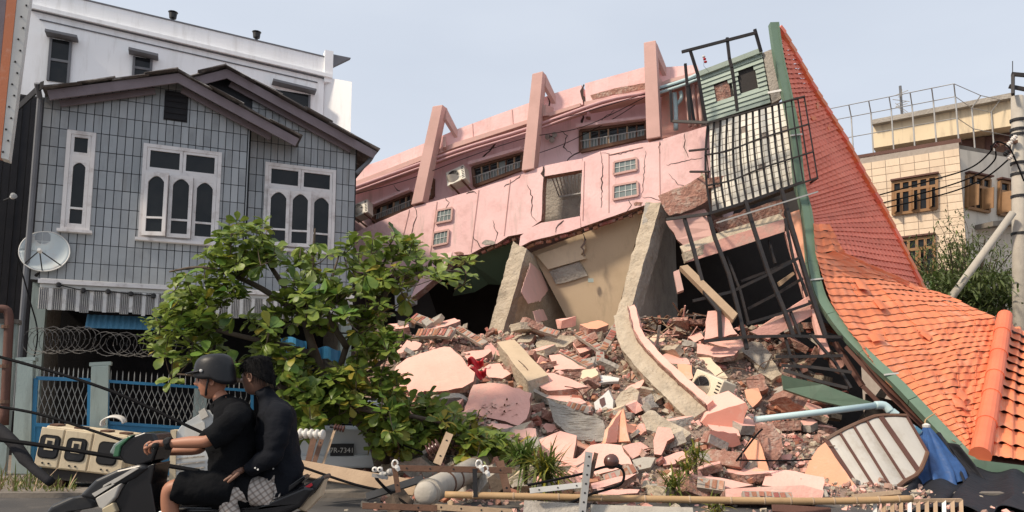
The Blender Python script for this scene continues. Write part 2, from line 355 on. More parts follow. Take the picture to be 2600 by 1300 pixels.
def roughen(o, amp, size, lev=2):
    """uneven surface: simple subdivision pushed in and out by a cloud pattern"""
    k = round(size, 3)
    if k not in TEXS:
        t = bpy.data.textures.new('clouds', 'CLOUDS'); t.noise_scale = size; t.noise_depth = 4; TEXS[k] = t
    s = o.modifiers.new('sub', 'SUBSURF'); s.subdivision_type = 'SIMPLE'; s.levels = lev; s.render_levels = lev
    d = o.modifiers.new('disp', 'DISPLACE'); d.texture = TEXS[k]; d.texture_coords = 'GLOBAL'; d.strength = amp; d.mid_level = .5
    return o
def lerp(a, b, t): return a + (b - a) * t
def pwl(pts, t):
    """piecewise linear along a list of points, t in 0..1"""
    k = len(pts) - 1; x = min(max(t, 0), 1) * k; i = min(int(x), k - 1)
    return V(pts[i]).lerp(V(pts[i+1]), x - i)
def spline(pts, n):
    """Catmull-Rom through points"""
    pts = [V(p) for p in pts]; out = []
    for i in range(len(pts) - 1):
        p0 = pts[max(i-1, 0)]; p1 = pts[i]; p2 = pts[i+1]; p3 = pts[min(i+2, len(pts)-1)]
        for k in range(n):
            t = k / n
            out.append(.5*((2*p1) + (p2-p0)*t + (2*p0-5*p1+4*p2-p3)*t*t + (3*p1-p0-3*p2+p3)*t*t*t))
    out.append(pts[-1]); return out
def rough_outline(pts, seg, amp, rg=rnd):
    """break the straight edges of a 3-D outline into ragged ones"""
    pts = [V(p) for p in pts]; out = []; n = len(pts)
    c = sum(pts, V()) / n
    for i in range(n):
        a, b = pts[i], pts[(i+1) % n]; k = max(1, int((b-a).length / seg))
        for j in range(k):
            t = j / k; p = a.lerp(b, t)
            if j: p = p + (p - c).normalized() * rg.uniform(-amp, amp)
            out.append(p)
    return out
# ================================================================== ground
def sheet(name, x0, x1, y0, y1, z, m, nx=1, ny=1):
    b = MB().grid(lambda s, t: (lerp(x0, x1, s), lerp(y0, y1, t), z), nx, ny)
    return tag(b.build(name, m, recalc=False), kind='structure')
sheet('ground', -500, 500, -60, 900, 0.0, 'soil')
sheet('road', -120, 120, -14, 11.15, 0.006, 'asphalt')
tag(MB().box((0, 11.25, .035), (120, 0, 0), (0, .1, 0), (0, 0, .04)).build('kerb', 'kerb'), kind='structure')
sheet('pavement', -60, -1.5, 11.36, 14.6, 0.07, 'paving')

# ================================================================== white building at the back
W = Plane(480, 30, 24)
root = thing('white_building', 'tall plain white building with dark ledges behind the grey tiled house', 'building', W.pt(0, 0))
u0 = W.uv(40, 200)[0] - 3.0; u1 = W.uv(822, 240)[0]; vt = lambda u: top_a + (u - ua) * top_s
ua, va = W.uv(217, 0); ub, vb = W.uv(823, 144); top_s = (vb - va) / (ub - ua); top_a = va
vm = (va + vb) / 2 + .05
MB().prism([W.pt(u0, 0), W.pt(u1, 0), W.pt(u1, vb), W.pt(u0, vt(u0))], W.w * -12).build('wall', 'whitewall', root)
def wline(x0, y0, x1, y1, h, d, name, m):
    a = W.at(x0, y0); b = W.at(x1, y1)
    MB().bar(a + W.w * d / 2, b + W.w * d / 2, d, h).build(name, m, root)
wline(78, 20, 842, 198, .16, .22, 'cornice', 'whitewall')
wline(78, 25, 838, 203, .05, .10, 'cornice_shadow_joint', 'trim')
wline(101, 50, 806, 210, .035, .05, 'wall_joint', 'trim')
a = W.pt(u0, vt(u0)); b = W.pt(u1, vb)
MB().bar(a + W.w * -.08, b + W.w * -.08, .22, .06).build('parapet_coping', 'trim', root)
MB().pbox(W, u1 - .02, u1 + .35, vb - 1.2, vb + .28, -.3, .12).build('parapet_post', 'whitewall', root)
p = [W.at(840, 139), W.at(890, 149), W.at(840, 173)]
MB().prism([q + W.w * .1 for q in p], W.w * -.25).build('gable_bracket', 'trim', root)
ret = Plane(822, W.at(822, 240).y, -16)
ur = ret.uv(892, 260)[0]; u_ = ret.uv(822, 260)[0]
MB().prism([ret.pt(u_, 0), ret.pt(ur, 0), ret.pt(ur, ret.uv(892, 208)[1]), ret.pt(u_, ret.uv(822, 196)[1])], W.w * -8).build('end_wall', 'whitewall', root)
for (tl, tr, bl, lt0, lt1) in [((127, 98), (184, 108), (121, 205), (119, 90), (199, 106)), ((338, 143), (388, 153), (334, 200), (328, 135), (402, 152)), ((700, 226), (788, 245), (696, 300), (690, 213), (799, 239))]:
    ax, az = W.uv(*tl); bx, bz = W.uv(*tr); cx_, cz = W.uv(*bl)
    wdw = MB().pbox(W, ax, bx, cz, (az + bz) / 2, -.04, .05).build('window', 'glass', root)
    MB().pbox(W, ax, ax + .09, cz, (az+bz)/2, .04, .1).pbox(W, bx - .09, bx, cz, (az+bz)/2, .04, .1).pbox(W, ax, bx, (az+cz)/2 - .05, (az+cz)/2 + .05, .055, .09).build('window_frame', 'trim', wdw)
    MB().bar(W.at(*lt0) + W.w * .25, W.at(*lt1) + W.w * .25, .5, .10).build('lintel', 'trim', wdw)
for (x, y) in [(439, 42), (652, 92)]:
    c = W.at(x, y-4) - W.w * .1
    MB().lathe([(-.35, .06), (-.1, .06), (-.1, .14), (.1, .16), (.12, .05), (.16, .2), (.22, .02)], c, (0, 0, 1), 10).build('roof_vent', 'dark', root)

# ================================================================== grey tiled house
H = Plane(500, 16, 24)
H2 = H.off(-.35)
house = thing('tiled_house', 'two storey house with grey wall tiles and white arched windows', 'house', H.pt(0, 0))
uL = H.uv(97, 450)[0]; uR = H.uv(624, 500)[0]; uE = H2.uv(904, 470)[0]; uM = H2.uv(630, 500)[0]
vB = H.uv(300, 722)[1]; vB2 = vB
gl = [H.uv(112, 228), H.uv(440, 182), H.uv(762, 352)]        # line under the front roof
g2 = [H2.uv(505, 178), H2.uv(577, 170), H2.uv(955, 383)]
def gable(g, u):
    if u < g[1][0]: return lerp(g[0][1], g[1][1], (u - g[0][0]) / (g[1][0] - g[0][0]))
    return lerp(g[1][1], g[2][1], (u - g[1][0]) / (g[2][0] - g[1][0]))
front = MB().prism([H.pt(uL, vB), H.pt(uR, vB), H.pt(uR, gable(gl, uR) - .03), H.pt(gl[1][0], gl[1][1] - .03), H.pt(uL, gable(gl, uL) - .03)], H.w * -6.5).build('wall', 'grout', house)
back = MB().prism([H2.pt(uM - 1.2, vB), H2.pt(uE, vB), H2.pt(uE, gable(g2, uE) - .03), H2.pt(g2[1][0], g2[1][1] - .03), H2.pt(uM - 1.2, gable(g2, uM - 1.2) - .03)], H2.w * -6.0).build('wall', 'grout', house)

# windows: corners TL, TR, BR, BL in the picture
wins = []
def quad_uv(pl, c):
    q = [pl.uv(*p) for p in c]
    return ((q[0][0]+q[3][0])/2, (q[1][0]+q[2][0])/2, (q[2][1]+q[3][1])/2, (q[0][1]+q[1][1])/2)
def sash(pl, u0, u1, v0, v1, w0, parent, split=.25, arch=True, ang=0.0, st=.07):
    """stiles, rails and panes; a hinged leaf may stand ajar by ang degrees about its left edge"""
    q = pl
    if ang:
        q = Plane.__new__(Plane); q.v = pl.v
        q.u = pl.u * math.cos(R(ang)) + pl.w * math.sin(R(ang)); q.w = pl.w * math.cos(R(ang)) - pl.u * math.sin(R(ang))
        q.o = pl.pt(u0, 0, w0) ; u1 = u1 - u0; u0 = 0; w0 = 0
    b = MB(); d = .05
    b.pbox(q, u0, u0+st, v0, v1, w0, w0+d).pbox(q, u1-st, u1, v0, v1, w0, w0+d)
    b.pbox(q, u0+st, u1-st, v0, v0+st*1.2, w0, w0+d).pbox(q, u0+st, u1-st, v1-st, v1, w0, w0+d)
    pa = []
    if split:
        vm_ = lerp(v0+st*1.2, v1-st, split)
        b.pbox(q, u0+st, u1-st, vm_-st*.3, vm_+st*.3, w0+.002, w0+d-.002)
        pa = [(v0+st*1.2, vm_-st*.3), (vm_+st*.3, v1-st)]
    else: pa = [(v0+st*1.2, v1-st)]
    if arch:
        va_, ua_, ub_ = pa[-1][1], u0+st, u1-st; wd = ub_-ua_; h = wd*.42
        for sgn, e in ((1, ua_), (-1, ub_)):
            pts = [(e, va_+.002), (e, va_-h)]
            for k in range(7):
                t = k/6; pts.append((e + sgn*wd*.5*(t**1.0), va_-h + h*math.sin(t*math.pi/2)**.8*.98))
            pts = [pts[0]] + pts[1:]
            b.prism([q.pt(x, y, w0+d-.004) for x, y in pts], q.w * -.03)
    s_ = b.build('sash', 'frame', parent)
    for (a, c) in pa: MB().pbox(q, u0+st-.01, u1-st+.01, a-.01, c+.01, w0+.008, w0+.016).build('pane', 'glass', s_)
def tiled_window(pl, corners, tr, ntr, nsash, opened, name='window'):
    u0, u1, v0, v1 = quad_uv(pl, corners)
    wins.append((pl, u0, u1, v0, v1))
    f = .075
    b = MB(); d = .085
    b.pbox(pl, u0, u0+f, v0, v1, .0, d).pbox(pl, u1-f, u1, v0, v1, .0, d).pbox(pl, u0+f, u1-f, v1-f, v1, .0, d-.003).pbox(pl, u0+f, u1-f, v0, v0+f*.6, .0, d-.003)
    vt_ = lerp(v1, v0, tr)
    b.pbox(pl, u0+f, u1-f, vt_-f/2, vt_+f/2, .0, d-.006)
    b.pbox(pl, u0+f, u1-f, v0, v1, .0, .014)
    wd = b.build(name, 'frame', house)
    MB().pbox(pl, u0-.05, u1+.05, v0-.06, v0-.002, .0, .15).build('sill', 'frame', wd)
    for i in range(ntr):
        a = lerp(u0+f, u1-f, i/ntr); c = lerp(u0+f, u1-f, (i+1)/ntr)
        sash(pl, a+.004, c-.004, vt_+f/2, v1-f, .02, wd, split=0, arch=False, st=.06)
    for i in range(nsash):
        a = lerp(u0+f, u1-f, i/nsash); c = lerp(u0+f, u1-f, (i+1)/nsash)
        sash(pl, a+.004, c-.004, v0+f*.6, vt_-f/2, .095 if i in opened else .028, wd, ang=opened.get(i, 0))
tiled_window(H, [(173,331),(250,342),(223,588),(153,582)], .27, 1, 1, {})
tiled_window(H, [(367,364),(567,392),(548,622),(349,602)], .30, 2, 3, {0: 16, 1: 7})
tiled_window(H2, [(674,411),(856,437),(842,648),(664,622)], .30, 2, 3, {0: 8, 1: 12})
# attic hatch
u0, u1, v0, v1 = quad_uv(H, [(419,236),(478,232),(476,312),(415,304)])
hb = MB().pbox(H, u0, u1, v0, v1, -.02, .03).build('attic_hatch', 'timbershade', house)
for k in range(5): MB().pbox(H, u0+.03, u1-.03, lerp(v0, v1, (k+.2)/5), lerp(v0, v1, (k+.75)/5), .03, .05).build('louvre', 'timbershade', hb)
hatch = (H, u0, u1, v0, v1)
# wall tiles: bevelled plates with dark joints
TW, TH, TG = .152, .395, .013
def tile_mesh():
    b = bmesh.new(); bmesh.ops.create_cube(b, size=1)
    for v in b.verts:
        v.co.x *= TW - TG; v.co.y *= TH - TG; v.co.z *= .012
        if v.co.z > 0: v.co.x *= .975; v.co.y *= .99
    me = bpy.data.meshes.new('tile'); b.to_mesh(me); b.free(); me.materials.append(M['htile']); return me
tm = tile_mesh()
cand = []
for pl, g, ua_, ub_, wl in ((H, gl, uL, uR, front), (H2, g2, uM, uE, back)):
    nc = int((ub_-ua_)/TW) + 1
    for i in range(nc):
        a = ua_ + i*TW; c = min(a+TW, ub_)
        if c - a < .05: continue
        v = vB
        while True:
            top = min(gable(g, a+.02), gable(g, c-.02)) - .05
            if v + .1 > top: break
            b_ = min(v+TH, top); um, vm_ = (a+c)/2, (v+b_)/2
            inside = any(q is pl and a > x0-.01 and c < x1+.01 and v > y0-.01 and b_ < y1+.01 for (q, x0, x1, y0, y1) in wins+[hatch])
            if not inside: cand.append((pl, a, c, v, b_, wl))
            v += TH
cand.sort(key=lambda t: -((t[2]-t[1])*(t[4]-t[3])) - .001*t[3])
rest = MB()
axes = lambda pl: Matrix((pl.u, pl.v, pl.w)).transposed().to_4x4()
for k, (pl, a, c, v, b_, wl) in enumerate(cand):
    tl = rnd.uniform(-.002, .002)
    if k < 300:
        mtx = Matrix.Translation(pl.pt((a+c)/2, (v+b_)/2, .006+tl)) @ axes(pl) @ Matrix.Diagonal(((c-a-TG)/(TW-TG), (b_-v-TG)/(TH-TG), 1, 1))
        inst('tile', tm, mtx, wl)
    else: rest.pbox(pl, a+TG/2, c-TG/2, v+TG/2, b_-TG/2, 0, .012+tl)
rest.build('tile_field', 'htile', house, kind='stuff')
# corner strips
MB().pbox(H, uR-.001, uR+.02, vB, gable(gl, uR)-.06, -.35, .015).build('corner_strip', 'htile', house)
# roofs of overlapping sheets, barge boards and soffits
def roof(pl, g, fwd, lift, depth, nm):
    p = pl.off(fwd)
    for a, b_ in ((0, 1), (1, 2)):
        A = V((g[a][0], g[a][1]+lift)); B = V((g[b_][0], g[b_][1]+lift)); L = (B-A).length; n = max(2, int(L/.62)); d = (B-A)/L; nn = V((-d.y, d.x))
        if nn.y < 0: nn = -nn
        rf = None
        for i in range(n):
            s0 = L*i/n - .04; s1 = L*(i+1)/n + .04; j = rnd.uniform(-.02, .02); k = .03*(i % 2)
            if a == 0 and i == n-1: s1 -= .04
            if a == 1 and i == 0: s0 += .0
            pts = [A+d*s0+nn*(k), A+d*s1+nn*(k), A+d*s1+nn*(k+.035), A+d*s0+nn*(k+.035)]
            MB().prism([p.pt(q.x, q.y, rnd.uniform(-.07, .07)) for q in pts], p.w*-depth).build('roof_sheet', 'roofsheet', house)
        m = A+d*L*.01; e = B-d*L*.0
        for (hh, ww, off, drop) in ((.20, .04, -.10, .02), (.13, .05, -fwd+.14, .16)):
            pts = [m-nn*drop, e-nn*drop, e-nn*(drop+hh), m-nn*(drop+hh)]
            if off < -.12: pts = [m-nn*drop+d*.15, e-nn*drop-d*.55, e-nn*(drop+hh)-d*.55, m-nn*(drop+hh)+d*.15]
            MB().prism([p.pt(q.x, q.y, off + (.003 if a else 0)) for q in pts], p.w*-ww).build('barge_board', 'barge', house)
        pts = [m-nn*.03, e-nn*.03, e-nn*.05, m-nn*.05]
        MB().prism([p.pt(q.x, q.y, -.16) for q in pts], p.w*-(fwd-.16)).build('soffit', 'barge', house)
roof(H, [H.off(.5).uv(112, 226), H.off(.5).uv(454, 182), H.off(.5).uv(762, 350)], .5, .03, 5.8, 'front')
roof(H2, [H2.off(.45).uv(440, 205), H2.off(.45).uv(577, 170), H2.off(.45).uv(960, 382)], .45, .02, 6.4, 'back')
q = H2.off(.2)
MB().tube(spline([q.at(952, 384), q.at(938, 408), q.at(917, 428), q.at(905, 440)], 5), .05, 8).build('downpipe', 'trim', house)
MB().tube([H.pt(uL-.06, 1.2, .10), H.pt(uL-.06, gable(gl, uL)-.25, .10), H.pt(uL-.10, gable(gl, uL), .3)], .055, 8).build('downpipe', 'trim', house)
# side eave on the left, ground floor and canopy
e0 = H.off(.5).at(112, 205); e1 = H.off(-2.5).at(52, 262)
MB().prism([e0, e1, e1 - V((0,0,.16)), e0 - V((0,0,.16))], V((-.1, .05, 0))).build('side_fascia', 'timbershade', house)
MB().pbox(H, uL, uE, .0, vB, -3.6, -3.4).build('ground_floor_wall', 'timbershade', house)  # near-black colour stands for the shade inside the open ground floor
for u in (uL+.12, lerp(uL, uE, .5), uE-.14): MB().pbox(H, u-.13, u+.13, 0, vB-.003, -.62, -.36).build('ground_floor_column', 'pillar', house)
MB().pbox(H, uE-.16, uE-.003, 0, vB-.006, -3.3, -.64).build('side_wall', 'concgrey', house)
MB().pbox(H, uL+.003, uL+.16, 0, vB-.006, -3.3, -.64).build('side_wall', 'concgrey', house)
A = H.off(.9)
ul, v_a = A.uv(103, 703); ue, v_b = A.uv(895, 772)
al, z_t = A.uv(103, 731); _, z_b = A.uv(88, 786)
MB().pbox(A, ul, ue, z_t+.01, v_a-.02, -.9+.016, .0).build('canopy_slab', 'signwhite', house)
MB().pbox(A, ul-.03, ue+.03, v_a-.12, v_a-.04, .002, .05).build('canopy_moulding', 'frame', house)
n = 26; vz = .0
for i in range(n):
    a = lerp(ul, ue, i/n); c = lerp(ul, ue, (i+.66)/n); e = lerp(ul, ue, (i+1)/n)
    dz = rnd.uniform(-.025, .025)
    o = MB().grid(lambda s, t: A.pt(lerp(a, c, s), lerp(z_b+dz, z_t, t), .02+.018*math.sin(s*2*math.pi*4.5)), 36, 1).build('valance_sheet', 'valance', house, recalc=False); solid(o, .004)
    MB().pbox(A, c+.005, e-.005, z_b+rnd.uniform(-.05, .04), z_t, .03, .04).build('valance_strip', 'valwhite', house)
# bulbs on a sagging flex along the canopy
pts = [A.at(150, 724) + A.w*.06, A.at(212, 738) + A.w*.06, A.at(275, 741) + A.w*.06, A.at(333, 747) + A.w*.06, A.at(390, 752) + A.w*.06]
lf = thing('bulb_string', 'dark flex with black lampholders strung along the white canopy edge', 'cable', pts[0])
MB().tube(spline(pts, 4), .01, 5).build('flex', 'blackcable', lf)
for p in pts: MB().lathe([(-.05, .01), (-.035, .045), (.03, .045), (.05, .015)], p, (0,0,1), 8).build('lampholder', 'dark', lf)
# blue corrugated awning
B = H.off(.55)
bu0, bz1 = B.uv(222, 799); bu1, _ = B.uv(470, 812); _, bz0 = B.uv(222, 835)
ba = thing('blue_awning', 'faded blue corrugated awning under the canopy of the tiled house', 'awning', B.pt((bu0+bu1)/2, bz0))
o = MB().grid(lambda s, t: B.pt(lerp(bu0, bu1, s), lerp(bz0, bz1, t), .25-.2*t+.015*math.sin(s*2*math.pi*17)), 136, 3).build('corrugated_sheet', 'blueawn', ba, recalc=False); solid(o, .004)
MB().pbox(B, bu0, bu1, bz1-.0, bz1+.05, -.1, .05).build('batten', 'timbershade', ba)

# ================================================================== far-left neighbours
sh = thing('alley_shade', 'near-black boarded backing standing for the shaded alley left of the grey tiled house', 'backdrop', P(60, 1010, 19.5) - V((0,0,P(60,1010,19.5).z)))  # dark backing put where the alley simply lies in shade
S_ = Plane(60, 19.5, 24)
su0 = S_.uv(-60, 500)[0]; su1 = S_.uv(118, 500)[0]
MB().pbox(S_, su0, su1, 0, S_.uv(60, 240)[1], -3, 0).build('wall', 'shadeblack', sh)
for k in range(9):
    a = lerp(su0, su1, k/9); c = lerp(su0, su1, (k+1)/9)
    MB().pbox(S_, a+.01, c-.01, .1, S_.uv(60, 245)[1], 0, rnd.uniform(.015, .03)).build('board', 'timbershade', sh)
# upright signboard
Sg = Plane(30, 13.5, 24)
sg = thing('vertical_signboard', 'tall upright white signboard with an orange band at the left edge', 'sign', Sg.at(20, 405))
def slant(pts, th, name, m, w0=0.0):
    MB().prism([Sg.at(*p) + Sg.w*w0 for p in pts], Sg.w*-th).build(name, m, sg)
slant([(46, -30), (79, -30), (22, 406), (2, 400)], .25, 'white_panel', 'signwhite')
slant([(20, -30), (45.4, -30), (1, 400), (-20, 392)], .22, 'orange_band', 'signorange', .01)
slant([(-30, -30), (19, -30), (-21, 392), (-60, 380)], .2, 'dark_band', 'barge', .0)
for k in range(14):
    t = (k+.5)/14; p = Sg.at(lerp(76, 22, t) - 7 - 9*(k % 2), lerp(0, 400, t))
    MB().lathe([(0, .018), (.02, .018), (.03, .008)], p, Sg.w, 6).build('bulb', 'dark', sg)
wlp = Plane(10, 13.6, 24)
wl = thing('boundary_wall', 'grimy pale end wall of the neighbouring plot at the left edge', 'wall', wlp.pt(0, 0))
u0, z1 = wlp.uv(-80, 818); u1, _ = wlp.uv(43, 818)
MB().pbox(wlp, u0, u1, 0, z1, -.25, 0).build('wall_panel', 'pillar', wl)
MB().pbox(wlp, u0, u1+.03, z1+.002, z1+.08, -.3, .04).build('coping', 'kerb', wl)
dp = wlp.off(.12)
pp = thing('brown_drainpipe', 'brown plastic drainpipe with a bend standing before the pale end wall', 'pipe', dp.at(14, 1080))
MB().tube(spline([dp.at(-30, 792), dp.at(6, 784), dp.at(22, 800), dp.at(20, 880), dp.at(10, 1080)], 5), .075, 10).build('pipe', 'brown', pp, smooth=True)
for y in (830, 930, 1020): MB().lathe([(-.03, .09), (.03, .09)], dp.at(17 - (y-830)*.03, y), (0,0,1), 10).build('pipe_clamp', 'rust', pp)

# ================================================================== gate and fence
G = Plane(300, 13.0, 24)
def mesh_panel(b, p00, p10, p11, p01, n, r=.0055):
    """expanded-metal zigzag strands: straight, diamond, straight"""
    for k in range(n + 1):
        s = k / n; pts = []
        for t, off in ((0, 0), (.14, 0), (.14+.18, .5), (.5, 1.0), (.68, 1.5), (.86, 2.0), (1, 2.0)):
            for sg_ in (1,):
                ss = s + off/n
                if ss > 1: ss = 1
                pts.append(V(p00).lerp(V(p10), ss).lerp(V(p01).lerp(V(p11), ss), t))
        b.tube(pts, r, 4, False)
        pts = []
        for t, off in ((0, 0), (.14, 0), (.32, -.5), (.5, -1.0), (.68, -1.5), (.86, -2.0), (1, -2.0)):
            ss = max(0, s + off/n)
            pts.append((V(p00).lerp(V(p10), ss).lerp(V(p01).lerp(V(p11), ss), t)) + G.w*.006)
        b.tube(pts, r, 4, False)
gate = thing('blue_gate', 'blue framed steel gate with diamond mesh left of the pale pillar', 'gate', G.at(160, 1180))
q = [G.at(92, 960), G.at(228, 965), G.at(224, 1200), G.at(80, 1195)]
m1 = [G.at(88, 1078), G.at(225, 1085)]
for a, b_ in ((q[0], q[1]), (q[1], q[2]), (q[3], q[0]), (m1[0], m1[1])): MB().bar(a, b_, .07, .06).build('frame_bar', 'gateblue', gate)
MB().prism([m1[0], m1[1], q[2], q[3]], G.w*-.02).build('kick_panel', 'gateblue', gate)
b = MB(); mesh_panel(b, m1[0], m1[1], q[1], q[0], 9); b.build('mesh_infill', 'lattice', gate, recalc=False)
for k in range(11):
    p = q[0].lerp(q[1], (k+.5)/11); MB().lathe([(0, .009), (.14, .009), (.2, .001)], p, (0,0,1), 5).build('spike', 'lattice', gate)
fence = thing('mesh_fence', 'long diamond mesh fence with blue kick plate right of the pale pillar', 'fence', G.at(420, 1200))
q = [G.at(273, 968), G.at(640, 992), G.at(640, 1210), G.at(273, 1205)]; m1 = [G.at(272, 1073), G.at(640, 1098)]
for a, b_ in ((q[0], q[1]), (m1[0], m1[1]), (q[0], q[3]), (q[1], q[2])): MB().bar(a, b_, .05, .05).build('frame_bar', 'gateblue', fence)
MB().prism([m1[0], m1[1], q[2], q[3]], G.w*-.02).build('kick_panel', 'gateblue', fence)
b = MB(); mesh_panel(b, m1[0], m1[1], q[1], q[0], 24); b.build('mesh_infill', 'lattice', fence, recalc=False)
for k in range(26):
    p = q[0].lerp(q[1], (k+.5)/26); MB().lathe([(0, .009), (.14, .009), (.2, .001)], p, (0,0,1), 5).build('spike', 'lattice', fence)
def pillar(pts, name, label, d=.32):
    r_ = thing(name, label, 'pillar', G.at((pts[2][0]+pts[3][0])/2, pts[2][1]))
    P4 = [G.at(*p) + G.w*.1 for p in pts]
    o = MB().prism(P4, G.w*-d).build('shaft', 'pillar', r_); bevel(o, .015)
    t0, t1 = P4[0], P4[1]
    MB().prism([t0 - G.u*.03, t1 + G.u*.03, t1 + G.u*.03 + V((0,0,.06)), t0 - G.u*.03 + V((0,0,.06))], G.w*-(d+.04)).build('cap', 'pillar', r_)
pillar([(233, 930), (277, 927), (272, 1212), (226, 1210)], 'gate_pillar', 'pale green gate pillar between the blue gate and the long fence')
pillar([(47, 918), (86, 916), (78, 1204), (30, 1202)], 'gate_pillar', 'whitish gate pillar at the left side of the blue gate')
# razor wire coils
def coil(x0, y0, x1, y1, rad, n, label):
    a = G.at(x0, y0); c = G.at(x1, y1); ax = (c-a); t = ax.normalized(); e1 = V((0,0,1)); e2 = t.cross(e1)
    pts = []
    for k in range(n*16+1):
        f = k/(n*16); th = 2*math.pi*n*f; r_ = rad*(1+.12*math.sin(th*.37))
        pts.append(a + ax*f + t*(.22*math.cos(th)) + (e1*math.sin(th) + e2*math.cos(th)*.7)*r_)
    b = MB().tube(pts, .006, 4, False)
    for k in range(0, len(pts)-1, 2):
        d = V((rnd.uniform(-1,1), rnd.uniform(-1,1), rnd.uniform(-1,1)))*.03; b.tube([pts[k]-d, pts[k]+d], .004, 3, False)
    tag(b.build('razor_wire', 'wiregrey', recalc=False), label, 'razor wire', 'razor wire above the gate')
coil(85, 866, 235, 862, .21, 11, 'coil of razor wire above the blue gate, under the canopy')
coil(262, 872, 430, 880, .19, 10, 'coil of razor wire over the mesh fence, below the blue awning')
# satellite dish
Yd = 14.7; c = P(113, 637, Yd)
dish = thing('satellite_dish', 'round pale satellite dish with rusty stains on the house corner', 'satellite dish', c)
ax = V((.36, -.90, .20)).normalized(); e1 = ax.cross(V((0,0,1))).normalized(); e2 = e1.cross(ax)
Rd = .425
def dfn(s, t):
    r_ = Rd*t; th = 2*math.pi*s
    return c + (e1*math.cos(th)*1.03 + e2*math.sin(th))*r_ + ax*(.35*r_*r_ - .08)
o = MB().grid(dfn, 36, 8).build('reflector', 'dish', dish, smooth=True, recalc=False); solid(o, .012)
MB().tube([dfn(k/36, 1.0) for k in range(37)], .012, 5, False).build('rim', 'whitemetal', dish)
foc = c + ax*.42 - e2*.16
for s in (.62, .75, .88): MB().tube([dfn(s, .98), foc], .012, 5).build('feed_arm', 'dark', dish)
MB().lathe([(-.06, .03), (.0, .045), (.06, .045), (.08, .02)], foc, -ax, 10).build('feed_horn', 'whitemetal', dish)
MB().tube([c - ax*.1, c - ax*.3 - V((0,0,.2)), H.pt(uL+.1, c.z-.5, .05)], .03, 8).build('mount', 'dark', dish)
# small bracket lamp before the dark alley backing
q = P(32, 500, 15.5)
lm = thing('wall_lamp', 'small pale lamp on a bracket before the dark alley backing', 'lamp', q)
MB().tube([q, q + V((-.25, .1, -.05))], .015, 6).build('bracket', 'dark', lm)
MB().lathe([(-.04, .02), (-.02, .05), (.06, .07), (.07, .03)], q, (.7, -.5, .3), 10).build('shade', 'whitemetal', lm)
# ================================================================== collapsed pink building
Q = Plane(1400, 19.0, -22)                # plane of the balcony front and the tall fins
QP = Q.off(-.45); QW = Q.off(-1.1)        # roof parapet, recessed wall
pink = thing('collapsed_building', 'tilted pink building with broken storeys collapsed onto the rubble', 'building', Q.pt(0, 0))
def pxprism(pl, pts, th, name, mats, parent=pink, seg=0, amp=0.0, lift=0.0):
    q = [pl.at(*p) + pl.w*lift for p in pts]
    if seg: q = rough_outline(q, seg, amp)
    b = MB().prism(q, pl.w*-th, 0, 1 if isinstance(mats, (list, tuple)) else 0)
    return b.build(name, mats, parent)
# recessed wall body
wall = pxprism(QW, [(860, 455), (1082, 398), (1340, 318), (1500, 268), (1640, 232), (1800, 180), (1822, 330), (1795, 470), (1640, 500), (1330, 590), (1180, 640), (860, 660)], 6.5, 'wall', 'pinkwall')
# roof parapet band with ragged break
pxprism(QP, [(860, 443), (966, 408), (1082, 362), (1163, 327), (1344, 261), (1410, 236), (1476, 216), (1480, 265), (1410, 290), (1334, 310), (1163, 364), (910, 462), (860, 478)], .5, 'roof_parapet', 'pink')
pxprism(QP, [(1486, 213), (1530, 201), (1639, 171), (1700, 171), (1770, 166), (1776, 186), (1700, 206), (1639, 232), (1560, 249), (1488, 262)], .5, 'roof_parapet', 'pink', lift=.03)
# soffit ledge under the parapet
pxprism(QP, [(860, 480), (910, 464), (1163, 366), (1334, 312), (1478, 267), (1478, 275), (1334, 322), (1163, 378), (910, 476), (860, 492)], .62, 'ledge', 'pinkcol', lift=.16)
pxprism(QP, [(1488, 264), (1560, 251), (1639, 234), (1700, 208), (1776, 188), (1776, 197), (1700, 217), (1639, 243), (1560, 260), (1488, 274)], .62, 'ledge', 'pinkcol', lift=.17)
# broken strip in the parapet showing the brickwork
pxprism(QP, [(1500, 243), (1560, 226), (1640, 212), (1640, 227), (1570, 240), (1505, 254)], .05, 'exposed_brickwork', 'brickmass', seg=.15, amp=.03, lift=.045)
# rain pipes along the ledge
def pipe(pl, pts, r, name, m, parent=pink, n=8):
    return MB().tube(spline([pl.at(*p) for p in pts], 4), r, n).build(name, m, parent, smooth=True)
PP = Q.off(-.22)
pipe(PP, [(870, 487), (905, 474), (1160, 382), (1340, 326), (1530, 258), (1642, 236)], .045, 'rain_pipe', 'pvcpink')
pipe(PP, [(870, 497), (905, 484), (1160, 392), (1340, 336), (1530, 268), (1642, 244)], .03, 'rain_pipe', 'pvcpink')
pipe(PP, [(1668, 226), (1740, 203), (1800, 178), (1925, 142)], .05, 'rain_pipe', 'pvc')
pipe(PP, [(1660, 240), (1740, 214), (1800, 190), (1860, 171)], .04, 'rain_pipe', 'pvc')
